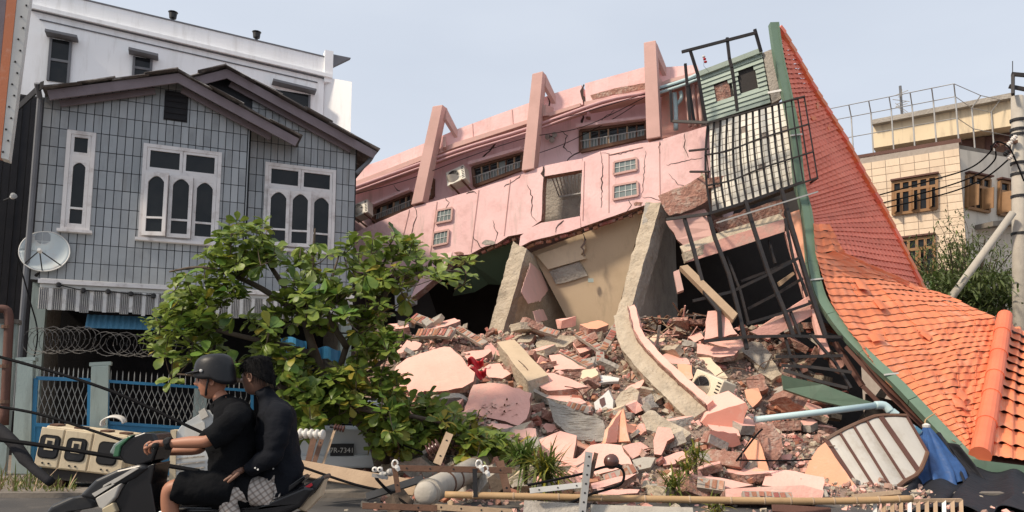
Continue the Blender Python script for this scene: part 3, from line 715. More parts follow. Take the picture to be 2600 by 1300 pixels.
# tall fins
for (tl, tr, br, bl, f1, f2) in [((1102,272),(1127,268),(1076,514),(1047,522),(1162,330),(1134,384)), ((1354,190),(1381,183),(1358,430),(1327,436),(1411,243),(1406,284)), ((1636,111),(1666,105),(1678,350),(1643,356),(1694,176),(1690,226))]:
    fin = pxprism(Q, [tl, tr, br, bl], .32, 'fin', 'pinkcol', lift=.08); bevel(fin, .02)
    a = Q.at(*tr) - Q.w*.15; b_ = QP.at(*f1); c = QP.at(*f2); e = Q.at(tr[0]-4, f2[1]+4) - Q.w*.15
    # sloping brace from the head of the fin back to the roof, and a lower one
    MB().prism([a, b_, b_ - V((0,0,.22)), a - V((0,0,.34))], Q.u*-.10).build('fin_brace', 'pinkcol', fin)
    MB().prism([a - V((0,0,.85)), c + V((0,0,.12)), c - V((0,0,.10)), a - V((0,0,1.15))], Q.u*-.10).build('fin_brace', 'pinkcol', fin)
# window bands in the recessed wall: dark opening, frame, lattice, sill
def band(pts, n, sill=True):
    q = [QW.at(*p) for p in pts]                       # TL TR BR BL
    o = MB().prism([p + QW.w*.012 for p in q], QW.w*-.02).build('window', 'glassgrey', pink)
    def L(s, t): return q[3].lerp(q[2], s).lerp(q[0].lerp(q[1], s), t)
    for (s0, t0, s1, t1, wdt) in [(0,1,1,1,.09), (0,0,1,0,.09), (0,0,0,1,.09), (1,0,1,1,.09)]:
        MB().bar(L(s0,t0) + QW.w*.05, L(s1,t1) + QW.w*.05, .10, wdt).build('frame_bar', 'rust', o)
    for k in range(1, n): MB().bar(L(k/n,.04) + QW.w*.04, L(k/n,.96) + QW.w*.04, .05, .035).build('mullion', 'wood' if k % 2 else 'rust', o)
    for k in range(n):
        if rnd.random() < .75: MB().prism([L((k+.12)/n,.52)+QW.w*.02, L((k+.88)/n,.52)+QW.w*.02, L((k+.88)/n,.88)+QW.w*.02, L((k+.12)/n,.88)+QW.w*.02], QW.w*-.012).build('pane', 'glass', o)
    b = MB()
    for k in range(n*3): b.bar(L((k+.5)/(n*3),.02)+QW.w*.09, L((k+.5)/(n*3),.48)+QW.w*.09, .015)
    b.bar(L(0,.48)+QW.w*.092, L(1,.48)+QW.w*.092, .02)
    b.build('guard_grille', 'steel', o)
    if sill: MB().prism([L(-.03,1.05), L(1.03,1.05), L(1.03,1.22), L(-.03,1.22)], QW.w*.30).build('window_hood', 'pinkwall', o)
band([(956,529),(1049,491),(1049,527),(951,566)], 6)
band([(1082,463),(1102,456),(1101,500),(1080,508)], 2, False)
band([(1203,427),(1329,390),(1327,430),(1208,474)], 6)
band([(1476,334),(1642,312),(1642,350),(1476,386)], 7)
# balcony front: left slab with ragged lower edge, the piece over the hole, right slab
left = pxprism(Q, [(880,598),(915,584),(1052,524),(1183,489),(1324,443),(1378,422),(1380,448),(1374,560),(1352,575),(1332,592),(1290,600),(1262,618),(1230,626),(1193,646),(1150,650),(1100,668),(1040,690),(990,700),(880,690)], .28, 'balcony_front', ('pink','brickmass'), seg=.22, amp=.012)
pxprism(Q, [(1382,420),(1440,408),(1478,402),(1479,430),(1382,447)], .28, 'balcony_lintel', ('pink','brickmass'), lift=-.02)
right = pxprism(Q, [(1480,402),(1525,384),(1600,369),(1674,356),(1775,326),(1796,320),(1791,380),(1797,430),(1794,462),(1748,492),(1677,516),(1634,522),(1560,548),(1476,577),(1473,548)], .28, 'balcony_front', ('pink','brickmass'), seg=.2, amp=.012, lift=.01)
pxprism(Q, [(1375,566),(1473,549),(1475,578),(1440,590),(1400,600),(1350,612),(1318,628),(1322,600),(1345,580)], .26, 'balcony_sill', ('pink','brickmass'), seg=.2, amp=.02, lift=.02)
# exposed broken brick along the lower edge: single bricks as pieces
def brick_mesh(l=.22, w_=.1, h=.07):
    b = bmesh.new(); bmesh.ops.create_cube(b, size=1)
    r2 = random.Random(3)
    for v in b.verts: v.co = V((v.co.x*l*r2.uniform(.9,1), v.co.y*w_*r2.uniform(.9,1), v.co.z*h*r2.uniform(.92,1)))
    me = bpy.data.meshes.new('brick'); b.to_mesh(me); b.free(); me.materials.append(M['brick']); return me
BM = [brick_mesh(), brick_mesh(.2), brick_mesh(.13), brick_mesh(.1, .09)]
def brick_line(pl, pts, parent, rows=1, step=.2, deep=.1, jit=.3):
    q = [pl.at(*p) for p in pts]
    for i in range(len(q)-1):
        d = q[i+1]-q[i]; n = max(1, int(d.length/step)); t = d.normalized()
        for k in range(n):
            for r_ in range(rows):
                p = q[i] + d*(k+.5)/n - pl.w*(deep + rnd.uniform(0,.1)) - V((0,0,.04+.075*r_+rnd.uniform(-.01,.02)))
                ang = math.atan2(t.z, t.dot(pl.u)) + rnd.uniform(-jit, jit)*.3
                mtx = Matrix.Translation(p) @ axes(pl) @ Matrix.Rotation(ang, 4, 'Z') @ Matrix.Rotation(rnd.uniform(-jit, jit), 4, 'Y') @ Matrix.Rotation(R(90), 4, 'X')
                inst('brick', rnd.choice(BM), mtx, parent)
brick_line(Q, [(1193,646),(1232,628),(1290,604),(1330,592)], left)
brick_line(Q, [(1318,630),(1352,614),(1400,602),(1476,580),(1560,551),(1634,526),(1677,518),(1748,494)], right, rows=1)
# bare patches where the render has come off
for pl_, par, cx_, cy_, rx, ry, m_ in ((Q,left,1240,616,16,8,'concgrey'),(Q,left,1166,643,12,6,'brickmass'),(Q,right,1620,518,14,6,'brickmass'),(Q,right,1704,502,18,7,'concrete'),(Q,right,1784,452,8,14,'concrete'),(QW,pink,1495,300,8,6,'brickmass')):
    q_ = [pl_.at(cx_+rx*math.cos(k*.7)*rnd.uniform(.6,1.2), cy_+ry*math.sin(k*.7)*rnd.uniform(.6,1.2)) + pl_.w*(.018 if par is right else .008) for k in range(9)]
    MB().prism(rough_outline(q_, .05, .015), pl_.w*-.006).build('bare_patch', m_, par)
# small paired windows of glass slats
for par, c4 in ((left, [(1112,536),(1150,528),(1148,560),(1108,568)]), (left, [(1103,592),(1141,584),(1138,618),(1099,626)]), (right, [(1560,413),(1617,402),(1618,432),(1559,444)]), (right, [(1559,473),(1619,462),(1621,497),(1558,508)])):
    q = [Q.at(*p) for p in c4]
    o = MB().prism([p + Q.w*.035 for p in q], Q.w*-.03).build('vent_window', 'glassgrey', par)
    for a in range(4): MB().bar(q[a]+Q.w*.045, q[(a+1)%4]+Q.w*.045, .035, .05).build('frame_bar', 'pinkcol', pink)
    for k in range(1,4): MB().bar(q[0].lerp(q[1],k/4)+Q.w*.042, q[3].lerp(q[2],k/4)+Q.w*.042, .012).build('mullion', 'whitemetal', pink)
    MB().bar(q[0].lerp(q[3],.5)+Q.w*.044, q[1].lerp(q[2],.5)+Q.w*.044, .012).build('mullion', 'whitemetal', pink)
# hole between the slabs: deep reveal, grille hanging inside
pxprism(Q.off(-1.06), [(1366,440),(1490,425),(1484,560),(1356,580)], .03, 'niche_back', 'concgrey')
b4 = [Q.at(1478,432)-Q.w*.29, Q.at(1471,550)-Q.w*.29, Q.off(-1.05).at(1471,552), Q.off(-1.05).at(1478,430)]
MB().prism(b4, Q.u*.08).build('niche_side', 'concgrey', pink)
gr = MB(); g4 = [Q.off(-.6).at(1400,446), Q.off(-.6).at(1480,440), Q.off(-.9).at(1476,490), Q.off(-.9).at(1420,500)]
for k in range(9): gr.bar(g4[0].lerp(g4[1],k/8), g4[3].lerp(g4[2],k/8), .025)
gr.bar(g4[0], g4[1], .04).bar(g4[3], g4[2], .04); gr.build('hanging_grille', 'steel', pink)
# cracks: narrow ragged gashes
def crack(pl, pts, wd, parent=pink, lift=.006):
    q = []
    for i in range(len(pts)-1):
        a, b_ = V((*pts[i],0)), V((*pts[i+1],0)); n = max(2, int((b_-a).length/7))
        for k in range(n):
            p = a.lerp(b_, k/n) + V((rnd.uniform(-2.2,2.2), rnd.uniform(-2.2,2.2), 0)); q.append(pl.at(p.x, p.y) + pl.w*lift)
    q.append(pl.at(*pts[-1]) + pl.w*lift)
    n = len(q); up = []; dn = []
    for i, p in enumerate(q):
        t = (q[min(i+1,n-1)]-q[max(i-1,0)]).normalized(); e = t.cross(pl.w); f = wd*.5*(math.sin(math.pi*(i+.35)/(n+.0))*.8+.2)*rnd.uniform(.5,1.4)
        up.append(p+e*f); dn.append(p-e*f)
    b = MB()
    for i in range(n-1): b.add([up[i],up[i+1],dn[i+1],dn[i], *(x-pl.w*.02 for x in (up[i],up[i+1],dn[i+1],dn[i]))], [[0,1,2,3],[0,4,5,1],[3,2,6,7]])
    return b.build('crack', 'crack', parent, recalc=False)
crack(QP, [(1482,214),(1476,240),(1486,262)], .09)
crack(QW, [(1482,290),(1474,318),(1483,336),(1476,352)], .08)
crack(QW, [(1476,386),(1452,395),(1440,408)], .05)
crack(QW, [(1270,350),(1252,372),(1225,402),(1206,420)], .05)
crack(QW, [(1560,280),(1520,310),(1486,334)], .02)
crack(Q, [(1055,528),(1060,548),(1050,572),(1046,600)], .03, left)
crack(Q, [(1324,446),(1300,462),(1280,474)], .03, left); crack(Q, [(1380,425),(1376,440),(1384,455)], .05, left)
crack(Q, [(1183,492),(1200,486),(1210,492)], .03, left)
crack(Q, [(1525,386),(1530,420),(1528,470),(1526,528)], .025, right, .016); crack(Q, [(1640,384),(1634,450),(1630,500)], .018, right, .016)
crack(Q, [(1700,440),(1720,470),(1760,478)], .015, right, .016); crack(Q, [(1674,360),(1676,390)], .02, right, .016); crack(Q, [(1525,388),(1560,394),(1620,378)], .015, right, .016)
crack(Q, [(1630,500),(1680,508),(1740,488),(1780,462)], .02, right, .016)
for pl_, par, a_, b2 in ((Q,left,(1040,532),(1008,668)),(Q,left,(1216,482),(1196,640)),(Q,left,(1296,456),(1280,598)),(Q,left,(1110,512),(1092,650)),(Q,right,(1484,410),(1480,560)),(Q,right,(1674,362),(1676,508)),(Q,right,(1546,392),(1546,540)),(Q,right,(1546,394),(1632,374)),(QP,pink,(1110,348),(1114,380)),(QP,pink,(1300,278),(1303,314)),(QP,pink,(1200,314),(1202,350)),(QP,pink,(1590,186),(1592,208))):
    MB().bar(pl_.at(*a_)+pl_.w*.012, pl_.at(*b2)+pl_.w*.012, .014, .03 if par is right else .012, up=pl_.w).build('panel_joint', 'pinkcol', par)
crack(Q, [(940,620),(975,612),(1000,628)], .02, left); crack(Q, [(1130,500),(1140,516),(1132,528)], .02, left); crack(Q, [(1250,560),(1262,590),(1256,616)], .025, left)
crack(Q, [(1200,600),(1215,622),(1226,630)], .03, left); crack(Q, [(1340,470),(1352,500),(1348,540),(1362,562)], .025, left); crack(Q, [(1410,590),(1420,572),(1432,560)], .03, right, .03)
crack(Q, [(1590,540),(1602,520),(1596,508)], .03, right, .016); crack(Q, [(1740,340),(1736,372),(1748,400)], .02, right, .016); crack(Q, [(1690,420),(1730,412),(1785,400)], .015, right, .016)
crack(QW, [(1420,330),(1440,345),(1432,372),(1452,392)], .03); crack(QW, [(1000,470),(1020,492),(1014,510)], .03); crack(QP, [(1390,244),(1396,262),(1388,282)], .04)
# air conditioners
def aircon(c, ax_r, ax_u, ax_f, label, w_=.78, h=.56, d=.3, m='aircon'):
    r_ = thing('air_conditioner', label, 'air conditioner', c, 'outdoor air conditioner units')
    o = MB().box(c, ax_r*w_/2, ax_u*h/2, ax_f*d/2).build('casing', m, r_); bevel(o, .02)
    fc = c + ax_f*(d/2) - ax_r*w_*.12
    MB().lathe([(.001, h*.40), (.012, h*.40), (.012, h*.36)], fc, ax_f, 24).build('fan_ring', m, r_)
    MB().lathe([(.014, h*.36), (.016, h*.36)], fc, ax_f, 24).build('fan_opening', 'dark', r_)
    b = MB()
    for k in range(5):
        a = 2*math.pi*k/5; e = ax_r*math.cos(a)+ax_u*math.sin(a); f = ax_r*-math.sin(a)+ax_u*math.cos(a)
        b.add([fc+ax_f*.02+e*.03, fc+ax_f*.018+e*h*.33+f*.03, fc+ax_f*.03+e*h*.33-f*.08, fc+ax_f*.024+e*.05-f*.05], [[0,1,2,3]])
    b.build('fan_blade', 'bikegrey', r_, recalc=False)
    b = MB()
    for k in range(1,6):
        rr = h*.38*k/6; b.tube([fc+ax_f*.035+(ax_r*math.cos(2*math.pi*j/20)+ax_u*math.sin(2*math.pi*j/20))*rr for j in range(21)], .004, 4, False)
    for k in range(4):
        a = math.pi*k/4; e = (ax_r*math.cos(a)+ax_u*math.sin(a))*h*.39; b.tube([fc+ax_f*.035-e, fc+ax_f*.035+e], .004, 4)
    b.build('fan_guard', 'bikegrey', r_, recalc=False)
    for s in (-.3, .3): MB().bar(c-ax_u*(h/2+.02)+ax_r*w_*s+ax_f*.18, c-ax_u*(h/2+.02)+ax_r*w_*s-ax_f*.5, .04).build('bracket', 'rust', r_)
    for k in range(7): MB().box(c+ax_f*(d/2+.004)+ax_r*w_*.40+ax_u*h*(-.36+.12*k), ax_r*w_*.06, ax_u*.012, ax_f*.004).build('louvre', 'dark', r_)
    return r_
tilt = R(-13)
ar = (Q.u*math.cos(tilt) - Q.v*math.sin(tilt)); au = (Q.v*math.cos(tilt) + Q.u*math.sin(tilt)*-1)
lean = (au + Q.u*.45 + Q.w*.15).normalized()
ar = (Q.u*.93 + V((0,0,.28))).normalized(); af = (Q.w*.85 - Q.u*.35 + V((0,0,.18))); af = (af - ar*af.dot(ar)).normalized(); au = af.cross(ar)*-1; au = au if au.z > 0 else -au
aircon(Q.off(-.55).at(1163, 452), ar, au, af, 'grey air conditioner on the pink wall between the first two fins', .60, .50, .3)
aircon(Q.off(-.55).at(921, 536), ar, au, af, 'grey air conditioner by the right edge of the tiled house', .55, .48, .3)
# floodlight on the recessed wall
c = QW.at(1405, 352) + QW.w*.15
fl = thing('wall_floodlight', 'small grey floodlight cluster on the pink wall between the second and third fin', 'lamp', c)
for dx, dz in ((-.1, .02), (.08, .05), (.02, -.09)): MB().lathe([(-.06,.02),(-.04,.06),(.05,.08),(.06,.06)], c+Q.u*dx+V((0,0,dz)), Q.w+Q.u*dx*5+V((0,0,-.4)), 10).build('lamp_head', 'steel', fl)
MB().bar(c, c-QW.w*.16, .05).build('bracket', 'dark', fl)
# loose cables drooping along the facade
for k, pts in enumerate([[(905,492),(1040,455),(1180,402),(1330,352),(1480,322),(1640,246)], [(1400,305),(1480,286),(1640,238),(1790,192)], [(1340,398),(1440,362),(1560,300),(1642,246)]]):
    pl = Q.off(-.12 if k != 2 else -.9)
    tag(MB().tube(spline([pl.at(*p) for p in pts], 8), .010, 5).build('facade_cable', 'blackcable'), ['black cable sagging along the pink wall behind all three fins', 'short black cable beside the third fin, running to the green boards', 'thin black cable crossing the pink wall above the third window'][k], 'cable', 'cables on the pink facade')

# ---------------- storey below: columns, fallen ceilings, cross walls, dark rooms
def quad(pts, th, name, mats, parent=pink, seg=0, amp=0.0, ext=None):
    q = [P(*p) for p in pts]; n = (q[1]-q[0]).cross(q[2]-q[0]).normalized()
    if n.y > 0: n = -n
    if seg: q = rough_outline(q, seg, amp)
    return MB().prism(q, ext if ext is not None else n*-th, 0, 1 if isinstance(mats,(list,tuple)) else 0).build(name, mats, parent)
YA = lambda x, d=0.0: Q.off(-d).at(x, 800).y
colA = quad([(1303,612,YA(1303)),(1337,632,YA(1330)-.15),(1276,846,YA(1290)-.8),(1232,866,YA(1250)-.8)], .45, 'column', ('concrete','concgrey'), seg=.25, amp=.03)
roughen(colA, .06, .2, 3)
colB = quad([(1640,512,YA(1640)-.05),(1678,514,YA(1670)-.2),(1600,792,YA(1600)-1.2),(1560,822,YA(1570)-1.2)], .5, 'column', ('concrete','concgrey'), seg=.25, amp=.03)
roughen(colB, .07, .2, 3)
quad([(1338,634,YA(1338)-.1),(1374,660,YA(1350,1.2)),(1460,848,YA(1440,2.6)),(1282,856,YA(1290)-.6)], .12, 'cross_wall', 'concrete')
cw3 = [P(1338,634,YA(1338)-.1), P(1374,660,YA(1350,1.2)), P(1460,848,YA(1440,2.6))]; cwn = (cw3[1]-cw3[0]).cross(cw3[2]-cw3[0]).normalized(); cwn = -cwn if cwn.y > 0 else cwn
for pp_ in ([(1346,668),(1372,690),(1392,735),(1372,764),(1340,772),(1322,742)], [(1352,790),(1378,786),(1390,812),(1362,822)]):
    MB().prism(rough_outline([onplane(x, y, cw3[0], cwn)+cwn*.012 for x, y in pp_], .1, .03), cwn*-.01).build('pink_plaster_patch', 'pinkcol', pink)
tY = lambda x, y, d=0.0: YA(x, .42 + .55*(y-600)/250 + d)
def tq(pts, d): return [(x, y, tY(x, y, d)) for x, y in pts]
quad(tq([(1350,640),(1632,536),(1562,820),(1530,852),(1458,844)], .14), .15, 'fallen_ceiling', 'tan')
quad(tq([(1362,648),(1478,606),(1486,632),(1474,646),(1488,656),(1392,684)], .02), .05, 'ceiling_panel', 'tanlight', seg=.3, amp=.02)
quad(tq([(1394,688),(1470,664),(1492,700),(1412,722)], .08), .04, 'exposed_beam', 'concgrey', seg=.2, amp=.02)
crack(Q.off(-.2), [(1480,590),(1486,610),(1478,626),(1486,650)], .05)
MB().box(P(1500,712,tY(1500,712)-.02), (.07,0,0), (0,.02,0), (0,0,.05)).build('socket', 'pillar', pink)
quad([(1186,660,YA(1186,.5)),(1300,618,YA(1300,.5)),(1276,724,YA(1276,1.6)),(1240,722,YA(1240,1.6)),(1205,742,YA(1205,1.6)),(1150,752,YA(1150,1.7))], .1, 'green_ceiling', 'greenwall')
# broken wedge of balcony hanging at the left
quad([(1098,652,YA(1098)),(1148,640,YA(1148)),(1140,668,YA(1140)-.1),(1108,705,YA(1108)-.25),(1050,752,YA(1050)-.4),(1042,756,YA(1042)-.4),(1060,720,YA(1060)-.2)], .25, 'hanging_fragment', ('pink','brickmass'), seg=.15, amp=.02)
quad([(1000,690,YA(1000,.4)),(1050,684,YA(1050,.4)),(1046,770,YA(1046,.4)),(1004,790,YA(1004,.4))], .3, 'wall_stub', 'whitewall')
# rooms behind: back wall, floor soffit, side walls (near-black colour stands for their shade)
quad([(900,560,26.0),(2160,430,23.0),(2200,1180,22.5),(900,1140,26.0)], .2, 'rear_wall', 'shadeblack')
quad([(880,640,YA(880,.3)),(880,900,YA(880,.3)),(900,960,25.9),(900,560,25.9)], .2, 'party_wall', 'shadeblack', ext=V((-.2,0,0)))
quad([(1000,745,YA(1060,.7)),(1085,730,YA(1085,.9)),(1130,860,YA(1130,2)),(1010,850,YA(1010,.7))], .1, 'cross_wall', 'shadeblack')
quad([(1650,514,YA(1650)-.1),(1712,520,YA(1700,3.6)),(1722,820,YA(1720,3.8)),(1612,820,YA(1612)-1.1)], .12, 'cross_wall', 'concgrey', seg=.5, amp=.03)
# floor slab over the right-hand room
quad([(1680,518,YA(1680,-.1)),(1800,478,YA(1800,-.1)),(2030,440,17.0),(2030,480,21.8),(1720,520,23.0)], .2, 'floor_slab', ('concgrey','brickmass'), ext=V((0,0,.25)))
quad([(1682,522,17.3),(1750,496,17.2),(1796,470,17.0),(1800,505,17.0),(1760,530,17.1),(1700,548,17.2)], .3, 'broken_brick_edge', 'brickmass', seg=.12, amp=.04)
quad([(1690,562,17.5),(1790,530,17.2),(1812,598,17.0),(1792,618,17.1),(1742,636,17.4)], .2, 'broken_slab', ('pinkcol','brickmass'), seg=.15, amp=.04)
quad([(1812,560,17.4),(1985,505,17.0),(1995,556,17.0),(1830,616,17.4)], .25, 'broken_brick_edge', 'brickmass', seg=.12, amp=.04)
quad([(1735,640,16.9),(1850,600,16.75),(1992,556,16.6),(1992,588,16.6),(1850,634,16.75),(1745,666,16.9)], .3, 'lintel_beam', ('pinkslab','concrete'))
quad([(1735,640,16.88),(1786,622,16.83),(1792,642,16.83),(1742,664,16.88)], .34, 'broken_beam_end', 'concrete', seg=.1, amp=.03)
quad([(2007,540,16.55),(2042,528,16.4),(2056,690,16.2),(2036,664,16.3)], .25, 'jamb', 'peach')
quad([(1992,588,16.62),(2004,584,16.6),(2064,782,16.0),(2052,786,16.05)], .2, 'jamb', 'pinkslab')
quad([(1927,832,15.9),(2053,752,15.8),(2060,770,15.8),(1935,850,15.9)], .15, 'fallen_rail', 'pinkslab')
quad([(1905,842,15.7),(2056,775,15.6),(2064,800,15.6),(1950,862,15.7)], .15, 'fallen_rail', ('pinkslab','concrete'))
quad([(2060,785,15.6),(2072,782,15.6),(2108,892,15.2),(2088,900,15.2)], .15, 'fallen_post', 'pinkslab')
# cream tiled wall behind the window cage: separate tiles
ct = [P(1800,315,17.55), P(1992,262,16.8), P(2028,464,16.7), P(1808,540,17.45)]
cn = (ct[1]-ct[0]).cross(ct[2]-ct[0]).normalized(); cn = -cn if cn.y > 0 else cn
cw = MB().prism([p for p in ct], cn*-.5).build('tiled_wall', 'mortar', pink)
nx, ny = 12, 14
for j in range(ny):
    for i in range(nx):
        def T(s, t): return ct[0].lerp(ct[1], s).lerp(ct[3].lerp(ct[2], s), t)
        s0, s1, t0, t1 = (i+.04)/nx, (i+.96)/nx, (j+.06)/ny, (j+.94)/ny
        if rnd.random() < .03: continue
        l = cn*(.012+rnd.uniform(0,.004))
        MB().prism([T(s0,t0)+l, T(s1,t0)+l, T(s1,t1)+l, T(s0,t1)+l], cn*-.012).build('tile', 'creamtile', cw, recalc=False)
# green boarded gable with two openings
gq = [P(1775,196,17.5), P(1934,136,17.2), P(1956,262,17.1), P(1793,312,17.4)]
gn = (gq[1]-gq[0]).cross(gq[2]-gq[0]).normalized(); gn = -gn if gn.y > 0 else gn
gw = MB().prism([p - gn*.03 for p in gq], gn*-.6).build('gable_backing', 'shadeblack', pink)
def GT(s, t): return gq[0].lerp(gq[1], s).lerp(gq[3].lerp(gq[2], s), t)
nb = 11
for j in range(nb):
    t0, t1 = j/nb, (j+.97)/nb
    segs = [(0,1)]
    if 3 <= j <= 6: segs = [(0,.2), (.48,.58), (.86,1)] if j > 3 else [(0,.2), (.42,.58), (.86,1)]
    if j == 2: segs = [(0,.6), (.84,1)]
    for a, c in segs:
        e = rnd.uniform(0,.012)
        MB().prism([GT(a,t0)+gn*(.0+e), GT(c,t0)+gn*(.0+e), GT(c,t1)+gn*(.03+e), GT(a,t1)+gn*(.03+e)], gn*-.025).build('board', 'siding', pink)
MB().prism([GT(.2,.30)-gn*.015, GT(.44,.28)-gn*.015, GT(.44,.62)-gn*.015, GT(.2,.64)-gn*.015], gn*-.02).build('exposed_brickwork', 'brickmass', pink)
MB().bar(GT(0,-.04)+gn*.05, GT(1,-.04)+gn*.05, .1, .12).build('eaves_board', 'siding', pink)
MB().prism([P(1936,134,17.2), P(1966,122,17.0), P(1990,246,16.9), P(1960,262,17.1)], V((0,.4,0))).build('corner_panel', 'concgrey', pink)
MB().bar(P(1950,236,16.9), P(1992,228,16.7), .05).build('tie', 'whitemetal', pink)
# wall strip between third fin and boards, with grey-blue pipes
pxprism(QW.off(.2), [(1680,236),(1775,198),(1800,315),(1795,330),(1680,350)], .4, 'wall_strip', 'pinkslab')
pipe(Q.off(-.5), [(1712,236),(1716,280),(1716,330)], .06, 'drain_pipe', 'pvc'); pipe(Q.off(-.55), [(1728,232),(1730,250),(1716,268)], .05, 'drain_pipe', 'pvc')
for xx in (1742, 1758, 1772): pipe(Q.off(-.6), [(xx,215),(xx+10,322)], .05, 'drain_pipe', 'pinkcol')
# string of plastic flags/ornament above the boards
c = P(1787,150,17.0)
orn = thing('hanging_ornament', 'tiny red and white ornament hanging inside the topmost black frame', 'ornament', c)
for k,(dz,m) in enumerate(((.06,'whitemetal'),(-.0,'red'),(-.07,'red'))): MB().lathe([(-.03,.005),(-.02,.03),(.0,.04),(.02,.03),(.03,.005)], c+V((.02*k,0,dz)), (0,0,1), 8).build('bead', m, orn)
MB().tube([c+V((0,0,.1)), c-V((0,0,.1)), P(1787,168,17.0), P(1800,182,17.0)], .004, 4).build('string', 'blackcable', orn)

# ================================================================== black window cages
def rods(root, segs, th, name='bar', m='black'):
    for s in segs:
        pts = [P(*p) for p in s]
        b = MB()
        for i in range(len(pts)-1): b.bar(pts[i], pts[i+1] + (pts[i+1]-pts[i]).normalized()*th*.3, th, th, up=(0,1,0))
        b.build(name, m, root)
Yc = 16.35
cage = thing('window_cage', 'bent black window cage of upright bars before the cream tiled wall', 'security grille', P(1930,490,Yc))
def CG(s, t):
    a = V((1797,314)).lerp(V((2042,246)), s); b_ = V((1806,543)).lerp(V((2076,452)), s); p = a.lerp(b_, t)
    k = math.sin(math.pi*t); dent = math.exp(-((s-.22)/.2)**2)*k
    return P(p.x - 14*dent*.0 - 10*k*(1-s), p.y + 10*dent, 16.75 - .75*s + .12*dent)
nbar = 15
for i in range(nbar+1):
    s = i/nbar
    if .80 < s < .84: continue
    pts = [CG(s, t/6) for t in range(7)]
    b = MB()
    for k in range(6): b.bar(pts[k], pts[k+1], (.05 if s < .8 else .03), .012, up=(0,1,0))
    b.build('upright_bar', 'black', cage)
for t, w_ in ((0,.07),(.34,.05),(.68,.05),(1,.07)):
    b = MB(); pts = [CG(k/10, t) - V((0,.03,0)) for k in range(11)]
    for k in range(10): b.bar(pts[k], pts[k+1], .03, w_, up=(0,1,0))
    b.build('cross_bar', 'black', cage)
rods(cage, [[(1797,314,Yc),(1782,320,17.3)], [(1750,383,17.2),(1797,378,Yc+.1)], [(1752,436,17.2),(1800,436,Yc+.1)], [(1806,543,Yc),(1780,548,17.4)], [(2042,246,Yc),(2020,250,17.0)], [(2076,452,Yc),(2050,470,16.9)]], .04, 'wall_tie')
# upper open frame
uf = thing('upper_frame', 'open black frame standing above the green boards', 'security grille', P(1830,310,16.6))
rods(uf, [[(1731,132,16.6),(1916,84,16.4)], [(1916,74,16.4),(1932,130,16.5)], [(1753,130,16.6),(1772,190,16.7),(1793,312,16.8)], [(1846,96,16.5),(1852,148,16.5),(1858,172,16.5),(1864,210,16.5),(1872,280,16.5)], [(1740,162,16.9),(1745,220,16.9),(1752,306,16.9)], [(1748,216,17.0),(1762,306,17.0)], [(1702,230,17.0),(1706,308,17.0)], [(1708,308,17.0),(1798,312,16.6)]], .06)
# lower cage, torn and racked
lc = thing('lower_cage', 'torn black steel cage hanging over the dark broken rooms', 'security grille', P(1950,850,15.6))
rods(lc, [[(1738,556,16.6),(1759,625,16.4),(1791,747,16.0),(1826,790,15.8),(1829,858,15.6)], [(1798,541,16.3),(1815,604,16.2),(1850,695,16.0),(1875,789,15.8),(1896,884,15.5)], [(1892,509,16.2),(1917,590,16.0),(1952,695,15.8),(1990,785,15.6),(2014,852,15.4)],
          [(1983,478,16.1),(2007,565,15.9),(2035,660,15.7),(2060,747,15.5),(2096,855,15.2)]], .075, 'upright_bar')
rods(lc, [[(1993,555,16.3),(2014,656,16.1),(2035,712,16.0),(2056,771,15.8)], [(1845,650,17.0),(1880,740,16.7),(1900,820,16.4)], [(1952,610,16.8),(1968,668,16.6)], [(2007,790,15.6),(2030,850,15.4)], [(1992,850,15.4),(2008,910,15.2),(2060,990,14.8)], [(2060,850,15.2),(2120,920,15.0),(2160,985,14.6)]], .05, 'upright_bar')
rods(lc, [[(1693,557,16.8),(1798,543,16.25),(1900,512,16.2),(2034,464,16.15)], [(1759,764,16.1),(1857,741,15.95),(1952,696,15.8),(2028,655,15.7)], [(1882,714,16.6),(1952,688,16.5),(2014,660,16.3)], [(1896,822,15.7),(1980,797,15.6),(2058,770,15.5)], [(1899,784,16.3),(1980,742,16.2),(2036,708,16.1)], [(1787,867,15.65),(1896,855,15.45),(2010,853,15.3),(2136,856,15.1)], [(1969,906,15.2),(2060,905,15.0),(2138,903,14.8)], [(1984,928,15.1),(2060,932,14.9),(2160,945,14.6)], [(1990,940,15.0),(2080,968,14.7),(2150,985,14.5)]], .06, 'cross_bar')
rods(lc, [[(1819,566,16.0),(2076,487,15.8)]], .03, 'thin_rod', 'steel')
lum = quad([(1726,676,16.3),(1746,672,16.3),(1873,796,15.6),(1861,812,15.6)], .15, 'timber_beam', 'wood', parent=None)
tag(lum, 'long raw timber beam slanting down into the dark room behind the cage', 'beam')
for k,(pts,lab) in enumerate([([(1710,690,17.2),(1724,684,17.2),(1736,736,17.0),(1720,742,17.0)], 'short pink painted stub hanging beside the grey cross wall'), ([(1977,716,16.4),(2014,690,16.4),(2018,696,16.4),(1982,726,16.4)], 'small splintered plank caught behind the cage bars')]):
    tag(quad(pts, .1, 'plank', 'wood' if k else 'pinkcol', parent=None), lab, 'plank')
# ================================================================== fallen tiled roof
roof_ = thing('slumped_rooftop', 'huge slumped orange and red tiled roof with green gutter on the right', 'roof', P(2470, 1178, 13.0))
GL = [(1962,60,16.9),(1975,150,16.8),(1997,250,16.7),(2016,350,16.6),(2026,462,16.5),(2045,540,16.35),(2055,630,16.15),(2060,680,16.0),(2078,750,15.7),(2108,800,15.4),(2147,850,15.1),(2206,910,14.7),(2273,972,14.2),(2360,1064,13.6),(2430,1138,13.15),(2472,1182,12.95)]
gp = spline([P(*p) for p in GL], 4)
